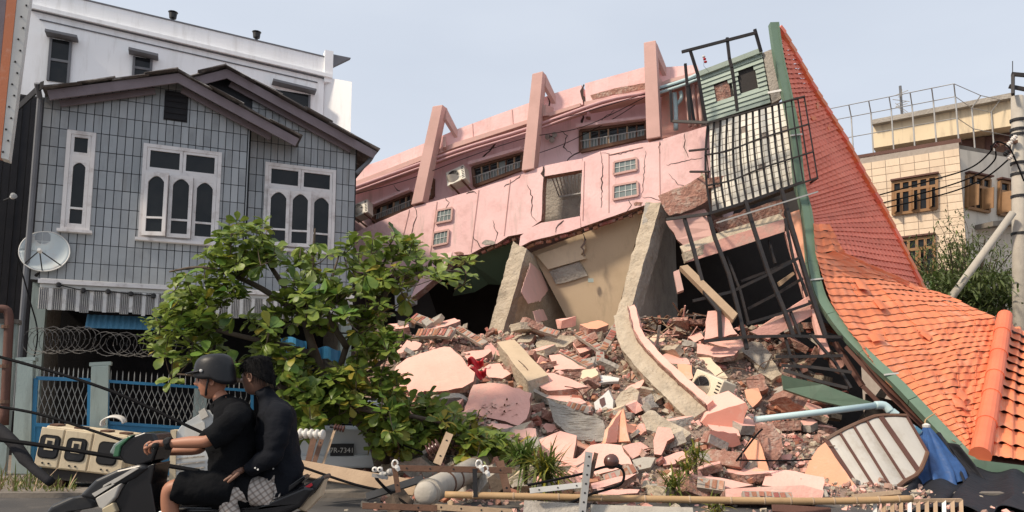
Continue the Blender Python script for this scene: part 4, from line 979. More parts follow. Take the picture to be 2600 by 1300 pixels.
# gutter: box section swept down the edge, in lengths with joints
def sweep(pts, wdt, hgt, name, m, parent):
    b = MB(); n = len(pts); rows = []
    for i, p in enumerate(pts):
        t = (pts[min(i+1,n-1)]-pts[max(i-1,0)]).normalized()
        e = t.cross(V((0,-1,0))).normalized(); f = e.cross(t)
        rows.append([p + e*wdt*a + f*hgt*c for a, c in ((-.5,-.5),(.5,-.5),(.5,.5),(-.5,.5))])
    for r_ in rows: b.v += r_
    for i in range(n-1):
        for k in range(4): b.f.append([i*4+k, i*4+(k+1)%4, (i+1)*4+(k+1)%4, (i+1)*4+k]); b.m.append(0)
    b.f.append([0,1,2,3]); b.f.append([(n-1)*4+k for k in (3,2,1,0)]); b.m += [0,0]
    return b.build(name, m, parent)
cuts = [0, 9, 18, 27, 36, 43, 50, 56, len(gp)-1]
for a, c in zip(cuts[:-1], cuts[1:]):
    seg = gp[a:c+1]
    seg = [seg[0].lerp(seg[1], .06)] + seg[1:]
    sweep(seg, .17, .16, 'gutter_length', 'gutter', roof_)
    sweep([p + V((.10,-.085,0)) for p in seg], .035, .03, 'gutter_lip', 'gutter', roof_)
for i in (12, 30, 47): MB().bar(gp[i]+V((-.12,-.1,.02)), gp[i]+V((.15,-.1,.05)), .03).build('gutter_strap', 'whitemetal', roof_)
# upper red slope
RL = [(1966,62,16.95),(1980,150,16.85),(2002,250,16.75),(2022,350,16.65),(2034,462,16.55),(2053,540,16.4),(2062,600,16.25),(2072,690,16.0)]
RR = [(1974,72,17.0),(2014,142,17.3),(2058,222,17.7),(2098,288,18.0),(2142,360,18.3),(2188,446,18.7),(2236,530,19.0),(2292,640,19.3),(2340,740,19.5)]
RLs = spline([P(*p) for p in RL], 6); RRs = spline([P(*p) for p in RR], 6)
def red(s, t):
    a = pwl(RLs, t); b_ = pwl(RRs, t); return a.lerp(b_, s)
nr = 56
rn = (red(1,.5)-red(0,.5)).cross(red(.5,.9)-red(.5,.3)).normalized(); rn = -rn if rn.y > 0 else rn
tl_w = .21
for k in range(nr):
    t0 = k/nr; t1 = min(1, (k+1.12)/nr)
    L = (red(1,t0)-red(0,t0)).length; n = max(2, int(L/tl_w)*6)
    sag = rnd.uniform(-.012, .012)
    def f(s, t):
        # pantiles: rolled profile across, the lower lip of each course lifted over the next
        u = s*L/tl_w
        h = .028*abs(math.sin(math.pi*u)) + .034*t + sag*.5
        bend = .10*noise.noise(V((s*2.5, t0*5, 3.1)))
        return red(s, lerp(t0, t1, t)) + rn*(h+bend)
    o = MB().grid(f, n, 2).build('tile_course', 'tilered', roof_, recalc=False)
solidify_red = None
MB().grid(lambda s, t: red(s, t) - rn*.10, 10, 20).build('roof_deck', 'brown', roof_, recalc=False)
for k in range(26):     # verge tiles on the free right edge
    t0 = (k-.05)/26; t1 = (k+1.05)/26
    MB().bar(red(1,t0)+rn*.05, red(1,t1)+rn*.075, .15, .10, up=rn).build('verge_tile', 'tileorange' if k % 3 else 'tilered', roof_)
# lower orange slope, crumpled
OL = [(2064,568,16.15),(2068,640,16.0),(2082,700,15.8),(2106,770,15.45),(2146,842,15.05),(2196,908,14.65),(2250,962,14.3),(2304,1016,13.95),(2362,1072,13.55),(2420,1126,13.15),(2470,1172,12.95)]
OR = [(2106,570,16.4),(2140,640,16.5),(2332,726,18.6),(2440,764,18.2),(2532,802,17.4),(2524,862,16.6),(2514,925,15.8),(2502,990,15.0),(2490,1052,14.3),(2478,1108,13.6),(2464,1164,13.0)]
OLs = [P(*p) for p in OL]; ORs = [P(*p) for p in OR]
def ora(s, t):
    a = pwl(OLs, t); b_ = pwl(ORs, t); p = a.lerp(b_, s)
    return p
on = (ora(1,.6)-ora(0,.6)).cross(ora(.4,.9)-ora(.4,.4)).normalized(); on = -on if on.y > 0 else on
no_ = 40
def crumple(s, t):
    q = V((s*3.2, t*5.5, .7)); e = math.sin(math.pi*min(max(t,0),1))
    return .16*noise.noise(q)*e + .06*noise.noise(q*3.1)*e
for k in range(no_):
    t0 = k/no_; t1 = min(1, (k+1.10)/no_)
    L = (ora(1,t0)-ora(0,t0)).length; n = max(6, int(L/.30)*6); sag = rnd.uniform(-.02, .03); w0 = rnd.uniform(0,6)
    def f(s, t):
        u = s*L/.30
        h = .014*(.5+.5*math.cos(2*math.pi*u)) + .020*t + sag*.25*math.sin(s*7+w0)
        tt = lerp(t0, t1, t) + .0025*math.sin(s*9+w0)*math.sin(math.pi*s)
        return ora(s, min(max(tt,0),1)) + on*(h + crumple(s, tt))
    MB().grid(f, n, 3).build('tile_course', 'tileorange', roof_, recalc=False)
# vertical laps of the pressed sheets
for s in (.22, .43, .64, .84):
    b = MB()
    for k in range(7, 39):
        t0 = k/no_; b.bar(ora(s+.01*math.sin(k), t0+.003)+on*(.008+crumple(s,t0)), ora(s+.01*math.sin(k), t0+.9/no_)+on*(.028+crumple(s,t0+.9/no_)), .02, .012, up=on)
    b.build('sheet_lap', 'tileorange', roof_)
MB().grid(lambda s, t: ora(s, t) - on*.12 + on*crumple(s,t)*.5, 14, 22).build('roof_deck', 'brown', roof_, recalc=False)
# slipped and broken tiles, gaps where battens show
rt_ = random.Random(9)
for k in range(7):
    s, t = rt_.uniform(.08,.92), rt_.uniform(.16,.93); p = ora(s, t) + on*(crumple(s,t)+.05); a = (ora(min(1,s+.05),t)-ora(s,t)).normalized(); d = on.cross(a).normalized(); ang = rt_.gauss(0,.35); a2 = a*math.cos(ang)+d*math.sin(ang); d2 = on.cross(a2)
    w_, h_ = rt_.uniform(.12,.2), rt_.uniform(.08,.15)
    MB().grid(lambda x, y: p + a2*(x-.5)*w_*2 + d2*(y-.5)*h_*2 + on*(.03*math.sin(math.pi*x)+.035*y), 6, 2).build('slipped_tile', 'tileorange', roof_, recalc=False)
for k in range(5):
    s, t = rt_.uniform(.1,.9), rt_.uniform(.3,.95); p = red(s, t) + rn*(.045+.10*noise.noise(V((s*2.5, t*5, 3.1)))); a = (red(1,t)-red(0,t)).normalized(); d = rn.cross(a); w_ = rt_.uniform(.08,.14)
    MB().box(p, (a*.95+d*rt_.gauss(0,.3)).normalized()*w_, d*.05, rn*.012).build('slipped_tile', 'tileorange', roof_)
# hip ridge of rounded caps, and the small slope beyond it with wavy tiles
rd = [P(2548,806,17.2), P(2536,880,16.2), P(2522,960,15.2), P(2508,1040,14.2), P(2484,1162,12.9)]
rp = spline(rd, 6); cuts = list(range(0, len(rp), 4))
for a, c in zip(cuts[:-1], cuts[1:]):
    pts = rp[a:c+1]; k = len(pts)
    MB().tube([p + on*.05 for p in pts], [lerp(.155,.172,i/(k-1)) for i in range(k)], 16).build('ridge_cap', 'ridge', roof_, smooth=False)
for k in range(16):
    p = pwl(rp, (k+.5)/16) - V((.19,.03,0)) + on*.06
    MB().lathe([(0,.022),(.012,.022),(.016,.006)], p, on, 8).build('ridge_screw', 'rust', roof_)
WL = [P(2562,820,17.3), P(2546,900,16.2), P(2530,990,14.9), P(2510,1164,12.95)]
WR = [P(2800,930,18.2), P(2800,1010,16.6), P(2800,1100,15.0), P(2800,1205,12.9)]
def wav(s, t): return pwl(WL, t).lerp(pwl(WR, t), s)
wn = (wav(1,.5)-wav(0,.5)).cross(wav(.5,.9)-wav(.5,.3)).normalized(); wn = -wn if wn.y > 0 else wn
nw = 13
for k in range(nw):
    t0 = k/nw; t1 = min(1,(k+1.12)/nw); L = (wav(1,t0)-wav(0,t0)).length; n = max(8, int(L/.26)*8)
    def f(s, t):
        u = s*L/.26; wv = math.sin(2*math.pi*u)
        tt = lerp(t0, t1, t) + (.012*wv if t > .9 else 0)
        return wav(s, min(tt,1.02)) + wn*(.03*wv + .06*t)
    MB().grid(f, n, 3).build('tile_course', 'tileorange', roof_, recalc=False)
MB().grid(lambda s, t: wav(s, t) - wn*.10, 6, 8).build('roof_deck', 'brown', roof_, recalc=False)
sweep([P(2466,1180,12.9), P(2540,1190,12.85), P(2800,1222,12.7)], .20, .16, 'gutter_length', 'gutter', roof_)
# timbers under the slumped edge
for pts in ([(2150,880,15.2),(2260,1000,14.6),(2400,1130,13.6)], [(2120,870,15.4),(2190,980,15.0),(2250,1040,14.8)]):
    b = MB(); q = [P(*p) for p in pts]
    for i in range(len(q)-1): b.bar(q[i], q[i+1], .12, .08)
    b.build('rafter', 'brown', roof_)
# near-black wall closing the eave, its colour standing for the shade there
quad([(2200,1000,15.8),(2800,1150,15.0),(2800,1420,15.0),(2200,1330,15.8)], .1, 'under_eave_wall', 'shadeblack', parent=roof_)

# ================================================================== things hanging under the roof edge
gb = quad([(1985,952,14.6),(2090,976,14.4),(2185,1012,14.2),(2236,1028,14.1),(2150,1034,14.3),(2060,1012,14.5),(1990,988,14.7)], .10, 'green_fascia_board', 'gutter', parent=None)
tag(gb, 'broken green fascia board lying below the black cage', 'board')
pv = thing('pvc_pipe', 'pale blue plastic pipe with an elbow jutting over the rubble', 'pipe', P(1915,1065,12.8))
MB().tube([P(1916,1066,12.7), P(2080,1047,12.8), P(2226,1029,12.9)], .055, 12).build('pipe', 'pvc', pv, smooth=True)
MB().tube(spline([P(2222,1029,12.9), P(2246,1030,12.9), P(2262,1046,12.85)], 4), .07, 12).build('elbow', 'pvc', pv, smooth=True)
MB().tube([P(2258,1042,12.86), P(2336,1102,12.7)], .062, 12).build('pipe', 'pvc', pv, smooth=True)
for p in ((2270,1050,12.84),(2326,1095,12.7)): MB().lathe([(-.05,.072),(.05,.072)], P(*p), (P(2336,1102,12.7)-P(2258,1042,12.86)), 12).build('coupling', 'blueawn' if p[0] > 2300 else 'pvc', pv)
# curved ribbed gate leaf of pale sheets
A_ = [(2096,1118,12.1),(2130,1098,12.15),(2165,1081,12.2),(2198,1067,12.25),(2233,1056,12.3),(2300,1056,12.35)]
B_ = [(2191,1260,11.5),(2228,1252,11.5),(2265,1245,11.55),(2298,1222,11.7),(2333,1200,11.8),(2354,1150,12.0)]
As = spline([P(*p) for p in A_], 4); Bs = spline([P(*p) for p in B_], 4)
sh = thing('curved_sheet_gate', 'curved pale metal gate leaf with brown ribs lying below the blue pipe', 'gate', P(2250,1262,11.5))
nS = 5
def cg(s, t): return pwl(As, s).lerp(pwl(Bs, s), t)
cgn = (cg(1,.5)-cg(0,.5)).cross(cg(.5,1)-cg(.5,0)).normalized(); cgn = -cgn if cgn.y > 0 else cgn
for k in range(nS):
    a, c = (k+.04)/nS, (k+.96)/nS
    o = MB().grid(lambda s, t: cg(lerp(a,c,s), t) + cgn*.012*math.sin(math.pi*s), 4, 4).build('sheet', 'sheet', sh, recalc=False); solid(o, .008)
for k in range(nS+1):
    MB().bar(cg(k/nS,-.01)+cgn*.015, cg(k/nS,1.01)+cgn*.015, .035 if k not in (0,4) else .08, .03, up=cgn).build('rib', 'brown', sh)
for t in (0, 1): MB().tube([cg(k/12,t)+cgn*.01 for k in range(13)], .035, 6).build('edge_bar', 'rust', sh)
# blue bag and dark tarpaulin hanging from the gutter
bt = thing('blue_tarpaulin', 'crumpled blue tarpaulin bundle hanging from the green gutter', 'tarpaulin', P(2360,1240,12.2))
top = P(2352,1082,12.75)
def bagf(s, t):
    ph = s*2*math.pi
    wd = lerp(.04, .38, min(1,t*1.3)**.9)*(1+.13*math.sin(ph*9+t*2)+.05*math.sin(ph*17))
    c = top.lerp(P(2392,1226,12.1), t)
    return c + V((math.cos(ph)*wd*1.0, math.sin(ph)*wd*.6, .05*math.sin(ph*5)*t))
MB().grid(bagf, 72, 12).build('gathered_cloth', 'tarp', bt, smooth=True, recalc=False)
MB().lathe([(-.03,.02),(-.02,.06),(.02,.065),(.05,.02)], top, (0,0,1), 10).build('tie', 'whitemetal', bt)
MB().tube(spline([top, P(2350,1066,12.8), P(2376,1048,12.9)], 4), .012, 5).build('cord', 'bamboo', bt)
def tarf(s, t):
    a = pwl([P(2372,1100,12.7), P(2420,1190,12.3), P(2450,1260,11.6), P(2560,1310,10.8)], t); c = pwl([P(2440,1150,12.75), P(2520,1230,12.3), P(2620,1290,11.6), P(2760,1330,10.8)], t)
    p = a.lerp(c, s); return p + V((0, -.10*math.sin(s*19+t*3)-.05*math.sin(s*37), .06*math.sin(s*11+t*5)))
tp = MB().grid(tarf, 46, 20).build('black_tarpaulin', 'tarpblack', None, smooth=True, recalc=False)
tag(tp, 'dark netting tarpaulin trailing from the roof corner to the road', 'tarpaulin'); solid(tp, .01)

def tarf2(s, t):
    a = pwl([P(2290,1215,12.2), P(2480,1188,12.75), P(2780,1220,12.6)], s); c = pwl([P(2262,1288,9.75), P(2470,1297,9.5), P(2800,1300,9.45)], s)
    p = a.lerp(c, t); return p + V((.05*math.sin(t*9+s*14), -.12*math.sin(s*23+t*2)*(.3+t), -.35*t*(1-t)+.05*math.sin(s*31)))
tp2 = MB().grid(tarf2, 60, 20).build('dark_backing_sheet', 'tarpblack', None, smooth=True, recalc=False); solid(tp2, .008)  # widens the tarpaulin, its black also stands for shade under the eave
tag(tp2, 'black sheeting widening the tarpaulin and backing the shade under the lower right eave', 'tarpaulin')
# ================================================================== beige building behind, right
D = Plane(2434, 34, -34)          # lit side, runs away to the left
bb = thing('beige_building', 'beige tiled building with brown windows and flat roof behind the roof', 'building', D.pt(0,0))
Dr = Plane(2434, 34, 22)          # grey side, runs away to the right
c_u, c_t = D.uv(2434, 362); l_u, l_t = D.uv(2100, 420)
MB().prism([D.pt(l_u,0), D.pt(c_u,0), D.pt(c_u,c_t), D.pt(l_u,c_t+.1)], D.w*-.4).build('wall', 'mortar', bb)
r_u, r_t = Dr.uv(2720, 420); k_u = Dr.uv(2434,362)[0]
MB().prism([Dr.pt(k_u,0), Dr.pt(r_u,0), Dr.pt(r_u,c_t), Dr.pt(k_u,c_t)], Dr.w*-.4).build('wall', 'beigegrey', bb)
tw, th = .62, .36
tiles = MB(); kk = 0; bt_mesh = {}
def boxmesh(a, b_, d, m):
    me = bpy.data.meshes.new('tile'); bm = bmesh.new(); bmesh.ops.create_cube(bm, size=1)
    for v in bm.verts: v.co = V((v.co.x*a, v.co.y*b_, v.co.z*d))
    bm.to_mesh(me); bm.free(); me.materials.append(M[m]); return me
tmm = boxmesh(tw-.025, th-.025, .03, 'beige')
u = c_u - tw
zmin = D.uv(2300, 700)[1]
bw = [o for o in bb.children][0]
while u > l_u:
    z = zmin
    while z + th < c_t - .1:
        inst('tile', tmm, Matrix.Translation(D.pt(u+tw/2, z+th/2, .012)) @ axes(D), bw); z += th; kk += 1
    u -= tw
MB().prism([D.pt(l_u,c_t+.005), D.pt(c_u+.1,c_t+.005), D.pt(c_u+.1,c_t+.2), D.pt(l_u,c_t+.2)], D.w*-.5).build('coping', 'brown', bb)
MB().prism([Dr.pt(k_u-.05,c_t+.006), Dr.pt(r_u,c_t+.006), Dr.pt(r_u,c_t+.2), Dr.pt(k_u-.05,c_t+.2)], Dr.w*-.5).build('coping', 'kerb', bb)
def bwin(pl, c4, n, par=bb):
    q = [pl.at(*p) for p in c4]
    o = MB().prism([p + pl.w*.06 for p in q], pl.w*-.05).build('window', 'glass', par)
    def L(s, t): return q[3].lerp(q[2], s).lerp(q[0].lerp(q[1], s), t)
    for a, c in ((0,0),(1,1)): MB().bar(L(a,0)+pl.w*.09, L(c,1)+pl.w*.09, .14, .12).build('frame_bar', 'brownframe', o)
    for t in (0,.70,1): MB().bar(L(0,t)+pl.w*.1, L(1,t)+pl.w*.1, .12, .13).build('frame_bar', 'brownframe', o)
    for k in range(1, n): MB().bar(L(k/n,0)+pl.w*.095, L(k/n,1)+pl.w*.095, .12, .12).build('mullion', 'brownframe', o)
    for k in range(n):
        if k % 2 == 0:
            a = L((k+.1)/n,.03)+pl.w*.1; c = L((k+.1)/n,.66)+pl.w*.1; d = pl.w*.45+pl.u*.12
            MB().prism([a, a+d, c+d, c], pl.u*.05).build('shutter', 'brownframe', o)
    MB().bar(L(-.05,1.08)+pl.w*.12, L(1.05,1.08)+pl.w*.12, .3, .08).build('hood', 'brown', o)
bwin(D, [(2268,466),(2379,448),(2379,530),(2268,546)], 5)
bwin(D, [(2286,612),(2372,602),(2372,690),(2286,700)], 4)
bwin(Dr, [(2452,446),(2508,457),(2506,540),(2450,528)], 3)
bwin(Dr, [(2534,462),(2600,475),(2600,555),(2532,545)], 3)
MB().prism([Dr.at(2475,572)+Dr.w*.9, Dr.at(2640,556)+Dr.w*.9, Dr.at(2640,568)+Dr.w*.9, Dr.at(2475,584)+Dr.w*.9], Dr.w*-.95).build('sun_shade', 'kerb', bb)
# set-back upper block
U = D.off(-3.5)
ublk = [U.at(2217,320), U.at(2576,252), U.at(2576,318), U.at(2217,376)]
MB().prism(ublk, U.w*-6).build('upper_block', 'beigeblock', bb)
MB().bar(ublk[0]+V((0,0,.1))+U.w*.1, ublk[1]+V((0,0,.1))+U.w*.1, .6, .25).build('upper_coping', 'concgrey', bb)
low = [U.at(2227,378)-U.w*1.0, U.at(2576,320)-U.w*1.0, U.at(2576,420)-U.w*1.0, U.at(2227,440)-U.w*1.0]
MB().prism(low, U.w*-4).build('penthouse_wall', 'brown', bb)
for (x0,x1) in ((2470,2500),(2520,2550)): MB().prism([U.off(-.9).at(x0,352), U.off(-.9).at(x1,346), U.off(-.9).at(x1,385), U.off(-.9).at(x0,390)], U.w*-.05).build('penthouse_door', 'rust', bb)
# rail with angled tops
rail = thing('roof_railing', 'thin wire railing with angled posts along the beige roof', 'railing', D.pt(0, c_t))
tops = []
for k in range(9):
    uu = lerp(l_u-1.5, c_u, k/8); b0 = D.pt(uu, c_t+.2, -.2); MB().tube([b0, b0+V((0,0,2.1))], .035, 6).build('post', 'steel', rail)
    e = b0+V((0,0,2.1)); e2 = e + D.w*.5 + V((0,0,.45)); MB().tube([e, e2], .03, 5).build('arm', 'steel', rail); tops.append((b0, e, e2))
for k in range(1,6):
    uu = lerp(k_u, r_u, k/6); b0 = Dr.pt(uu, c_t+.2, -.2); MB().tube([b0, b0+V((0,0,2.1))], .035, 6).build('post', 'steel', rail)
    e = b0+V((0,0,2.1)); e2 = e + Dr.w*.5 + V((0,0,.45)); MB().tube([e, e2], .03, 5).build('arm', 'steel', rail); tops.append((b0, e, e2))
for f in (lambda t: t[1], lambda t: t[2], lambda t: t[0].lerp(t[1], .5)): MB().tube([f(t) for t in tops], .022, 4, False).build('wire', 'steel', rail)
c = U.off(-2).at(2291, 302)
an = thing('roof_antenna', 'spiky television antenna mast on the beige building roof', 'antenna', c)
MB().tube([c-V((0,0,.3)), c+V((0,0,1.9))], .07, 6).build('mast', 'trim', an)
for k in range(8):
    z = .5+k*.14; d = V((rnd.uniform(-1,1), rnd.uniform(-.5,.5), .25)).normalized()*rnd.uniform(.3,.6); MB().tube([c+V((0,0,z))-d, c+V((0,0,z))+d], .02, 4).build('element', 'steel', an)
# utility pole, cross-arms, brace
Yp = 20.6
pole = thing('utility_pole', 'pale concrete utility pole at the right edge with insulators and straps', 'utility pole', gnd(2600, 1010+1.45*1900/Yp))
b0 = P(2598, 1182, Yp); b0.z = 0; t0 = P(2583, 246, Yp)
MB().tube([b0, b0.lerp(t0,.5), t0], [.205,.182,.16], 16).build('shaft', 'polestone', pole, smooth=True)
for y in (312, 338, 352, 430, 460, 520, 620): MB().lathe([(-.035,.20),(.035,.20)], b0.lerp(t0,(1182-y)/(1182-246)), (0,0,1), 16).build('strap', 'dark', pole)
for (x0,y0,x1,y1) in ((2568,188,2660,196),(2562,219,2660,238),(2572,190,2572,240)): MB().bar(P(x0,y0,Yp), P(x1,y1,Yp-.3), .08, .10).build('cross_arm', 'black', pole)
MB().bar(P(2572,240,Yp), P(2572,192,Yp), .07).build('riser', 'black', pole); MB().tube([P(2571,190,Yp), P(2571,155,Yp)], .012, 5).build('spike', 'dark', pole)
MB().bar(P(2540,366,Yp-.1), P(2640,352,Yp-.1), .07, .09).build('cross_arm', 'rust', pole)
for (x,y,m) in ((2563,365,'porcelain'),(2566,398,'porcelain'),(2556,388,'dark'),(2575,350,'porcelain'),(2530,368,'porcbrown')):
    p = P(x,y,Yp-.25); MB().lathe([(-.1,.03),(-.07,.07),(-.04,.05),(-.02,.075),(.02,.05),(.05,.07),(.09,.02)], p, (.5,-.3,.6), 10).build('insulator', m, pole)
br = MB().tube([P(2572,540,Yp-.25), P(2418,752,Yp+.3), P(2180,1084,Yp+.6)], [.095,.105,.115], 12).build('brace_pole', 'polestone', None, smooth=True)
tag(br, 'slanting grey brace pole leaning on the concrete utility pole', 'pole')
for k,(pts,lab) in enumerate([([(2215,500,23.28),(2350,462,22.08),(2460,428,21.18),(2512,388,20.52),(2516,370,20.34)], 'upper black wire from the pole sweeping left past the beige windows'), ([(2222,520,23.28),(2380,480,22.08),(2480,444,21.12),(2524,408,20.52),(2528,384,20.34)], 'middle black wire from the pole sweeping left past the beige windows'), ([(2230,532,23.28),(2400,492,22.08),(2500,452,21.12),(2566,400,20.4)], 'lowest black wire from the pole sweeping left past the beige windows'), ([(2516,378,20.34),(2530,360,20.28),(2560,372,20.28),(2580,410,20.28),(2600,460,20.28)], 'tangle of black wire looped at the top of the pole')]):
    tag(MB().tube(spline([P(*p) for p in pts], 8), .022, 6).build('service_wire', 'blackcable'), lab, 'wire', 'wires on the utility pole')
# ================================================================== rubble heap
def sm(a, b_, x):
    t = min(max((x-a)/(b_-a), 0), 1); return t*t*(3-2*t)
def hz_(X, Y):
    r_ = min(max((Y-10.6)/6.4, 0), 1.05)
    h = 2.75*r_**1.05
    left = -1.9 - (Y-13)*.45; right = 6.1 + (Y-13)*.1
    m = sm(left-.9, left+.7, X)*(1-sm(right-.6, right+1.0, X))
    if Y > 18.5: h *= max(.35, 1-(Y-18.5)*.12)
    # hollow under the curved gate on the right, gentle lumps elsewhere
    h *= 1 - .55*sm(3.6, 5.4, X)*(1-sm(14.5,16.5,Y))
    n = .22*noise.noise(V((X*.7, Y*.7, 1.3))) + .13*noise.noise(V((X*1.9, Y*1.9, 5.1))) + .07*noise.noise(V((X*4.7, Y*4.7, 2.2)))
    return max(0, h*m) + max(-.5, n)*m*(.25+.75*min(1,r_*3))
def onheap(x, y):
    d = ray(x, y); t = 8.5/d.y
    for k in range(400):
        p = CAM + d*t
        if p.z <= hz_(p.x, p.y) or p.z < 0: return p
        t += .03
    return CAM + d*(17/d.y)
nxh, nyh = 150, 130
heap = MB().grid(lambda s, t: (lerp(-4.8, 8.2, s), lerp(9.9, 22.0, t), hz_(lerp(-4.8, 8.2, s), lerp(9.9, 22.0, t)) - .03), nxh, nyh).build('rubble_heap', 'rubble', None, smooth=False, recalc=False)
tag(heap, 'heap of crushed brick, mortar and dust under the collapsed storeys', 'rubble', kind='stuff')
# small fragments: ragged chips spread over the heap
def chip(b, p, s, rg, flat=.45, mi=0):
    rot = Matrix.Rotation(rg.uniform(0,6.3),3,'Z') @ Matrix.Rotation(rg.uniform(-.7,.7),3,'X') @ Matrix.Rotation(rg.uniform(-.7,.7),3,'Y')
    n = rg.choice((4,5,5,6)); vs = []
    for z in (-1, 1):
        for k in range(n):
            a = 2*math.pi*(k+rg.uniform(-.3,.3))/n; r_ = s*rg.uniform(.6,1.1)*(1 if z < 0 else .9)
            vs.append(p + rot @ V((math.cos(a)*r_*1.25, math.sin(a)*r_*.8, z*s*flat*rg.uniform(.7,1.1))))
    fs = [list(range(n))[::-1], [n+k for k in range(n)]] + [[k,(k+1)%n,n+(k+1)%n,n+k] for k in range(n)]
    b.add(vs, fs, mi)
rg = random.Random(21)
fr = MB(); cnt = 0
while cnt < 14000:
    X = rg.uniform(-3.6, 7.2); Y = rg.uniform(9.35, 18.5); h = hz_(X, Y)
    if h < .02 and rg.random() < (.75 if Y < 11.6 and -1.2 < X < 6.5 else .985): continue
    s = .010 + .05*rg.random()**3.4
    chip(fr, V((X, Y, h+s*.3)), s*1.25, rg, rg.uniform(.3,.8), rg.choice((0,0,0,1,2,2,3,3,3,4))); cnt += 1
frag = fr.build('rubble_fragments', ('frag','brickmass','pinkslab','concrete','concgrey'), None, recalc=True)
tag(frag, 'countless small chips of brick, plaster and mortar over the heap', 'rubble', kind='stuff')
# ---- the slabs one can point at
TRACED = []
def slab(pts, label, n=(0,-.62,.78), th=.13, mats=('pinkslab','brickmass'), d=0.0, name='wall_slab', cat='slab', Y=None, seg=.12, amp=.022):
    TRACED.append(pts)
    cx = sum(p[0] for p in pts)/len(pts); cy = sum(p[1] for p in pts)/len(pts)
    c = P(cx, cy, Y) if Y else onheap(cx, cy)
    c = c + (CAM - c).normalized()*(.12+d); n = V(n).normalized()
    for k in range(14):
        q = [onplane(x, y, c, n) for x, y in pts]
        if Y or all(p.z > hz_(p.x, p.y) + .03 for p in q): break
        c = c + (CAM - c).normalized()*.08
    q = rough_outline(q, seg, amp)
    # paint skin over the broken body
    b = MB().prism(q, n*-th, 0, 1)
    o = b.build(name, mats, None)
    thick = mats[0] in ('concrete','concgrey','brickmass')
    if thick: roughen(o, .08, .16, 2)
    return tag(o, label, cat)
slab([(1006,930),(1034,909),(1101,887),(1127,880),(1143,881),(1174,909),(1185,928),(1206,946),(1202,968),(1174,984),(1099,996),(1078,992),(1062,1006),(1018,984),(990,968)], 'largest pink wall slab, many-sided, lying left beside the tree', (-.25,-.66,.70), d=.25)
slab([(1202,977),(1248,972),(1288,977),(1350,998),(1337,1063),(1316,1081),(1253,1063),(1178,1047)], 'big pink slab with twig scraps, right below the largest slab', (-.2,-.72,.66), d=.35)
slab([(1034,862),(1071,872),(1059,888),(1010,898),(994,890),(1020,880)], 'small pink slab piece just above the left end of the largest slab', (-.2,-.5,.84))
slab([(1171,895),(1243,885),(1248,891),(1227,907),(1188,916)], 'flat pink slab piece between the largest slab and the beige beam', (-.2,-.5,.84))
slab([(1223,937),(1241,925),(1269,922),(1297,949),(1276,961),(1241,958)], 'pink slab piece with a red rag beside the beige beam', (-.1,-.6,.8))
slab([(1333,960),(1346,947),(1406,947),(1452,963),(1493,981),(1447,987),(1390,992)], 'pink slab with dark broken brick underside in the heap centre', (-.1,-.42,.9), th=.2, d=.3)
slab([(1394,902),(1422,899),(1468,926),(1490,936),(1409,939)], 'pale pink wedge slab above the centre slab', (-.1,-.45,.9), d=.1, th=.16)
slab([(1369,1116),(1423,1094),(1464,1106),(1454,1178),(1398,1165),(1378,1143)], 'upright pink slab near the palm fronds', (-.15,-.75,.62), d=.25)
slab([(1378,1082),(1386,1074),(1440,1086),(1425,1092),(1388,1098)], 'thin pink slab strip above the upright slab near the palm', (-.1,-.4,.9))
slab([(1304,1090),(1360,1088),(1362,1110),(1340,1126),(1310,1112)], 'weathered pinkish lump of wall left of the upright slab', (-.2,-.8,.5), th=.25, mats=('pinkcol','concgrey'))
slab([(1462,1165),(1500,1130),(1540,1126),(1578,1130),(1606,1180),(1582,1187),(1530,1201),(1480,1214),(1440,1200)], 'broad pink slab behind the fallen perforated angle', (-.1,-.66,.74), d=.2, th=.2)
slab([(1580,1133),(1626,1122),(1653,1140),(1634,1147),(1605,1165)], 'pink slab corner with brick edge beside the broad pink slab', (.1,-.6,.8), th=.18, d=.2)
slab([(1671,1083),(1702,1087),(1712,1110),(1694,1120),(1686,1141),(1679,1155),(1661,1153),(1659,1118)], 'tall narrow pink slab standing behind the spiky plant', (-.2,-.85,.5), d=.15)
slab([(1680,1163),(1733,1145),(1750,1159),(1713,1178),(1684,1182)], 'pink slab tilted behind the lower spiky plant', (-.1,-.6,.8))
slab([(1605,1168),(1634,1160),(1664,1162),(1652,1186),(1618,1194)], 'small whitish concrete slab between pink pieces', (-.1,-.75,.65), mats=('polestone','concgrey'))
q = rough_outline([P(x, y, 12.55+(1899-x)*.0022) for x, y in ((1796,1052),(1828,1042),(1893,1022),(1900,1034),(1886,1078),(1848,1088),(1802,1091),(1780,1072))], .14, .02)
tag(MB().prism(q, V((-.16,.42,.20)), 0, 1).build('painted_block', ('salmon','pinkslab')), 'salmon painted block with its sunlit top coloured paler at the foot of the long beam', 'slab')  # front coloured darker and top paler, as shaded and sunlit faces
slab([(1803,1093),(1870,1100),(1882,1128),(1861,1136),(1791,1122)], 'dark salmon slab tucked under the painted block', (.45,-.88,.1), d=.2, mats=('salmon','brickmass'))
slab([(1888,1143),(1908,1112),(1927,1120),(1954,1203),(1933,1205),(1892,1166)], 'orange painted slab standing right of the spiky plant', (-.35,-.85,.4), mats=('peach','brickmass'), d=.2)
slab([(1912,1190),(1940,1192),(1948,1208),(1930,1226),(1904,1216)], 'small peach lump at the foot of the orange slab', (-.3,-.8,.5), mats=('peach','concrete'), th=.2)
slab([(1945,1195),(1995,1193),(2092,1212),(2090,1255),(2000,1240),(1935,1232)], 'wide pale pink slab right of the orange slab', (-.05,-.55,.83), d=.25)
slab([(2095,1123),(2190,1258),(2091,1254),(2042,1205),(2055,1170),(2077,1137)], 'bright peach triangular slab left of the curved gate', (-.45,-.84,.3), mats=('peach','brickmass'), Y=11.6, th=.15, amp=.012)
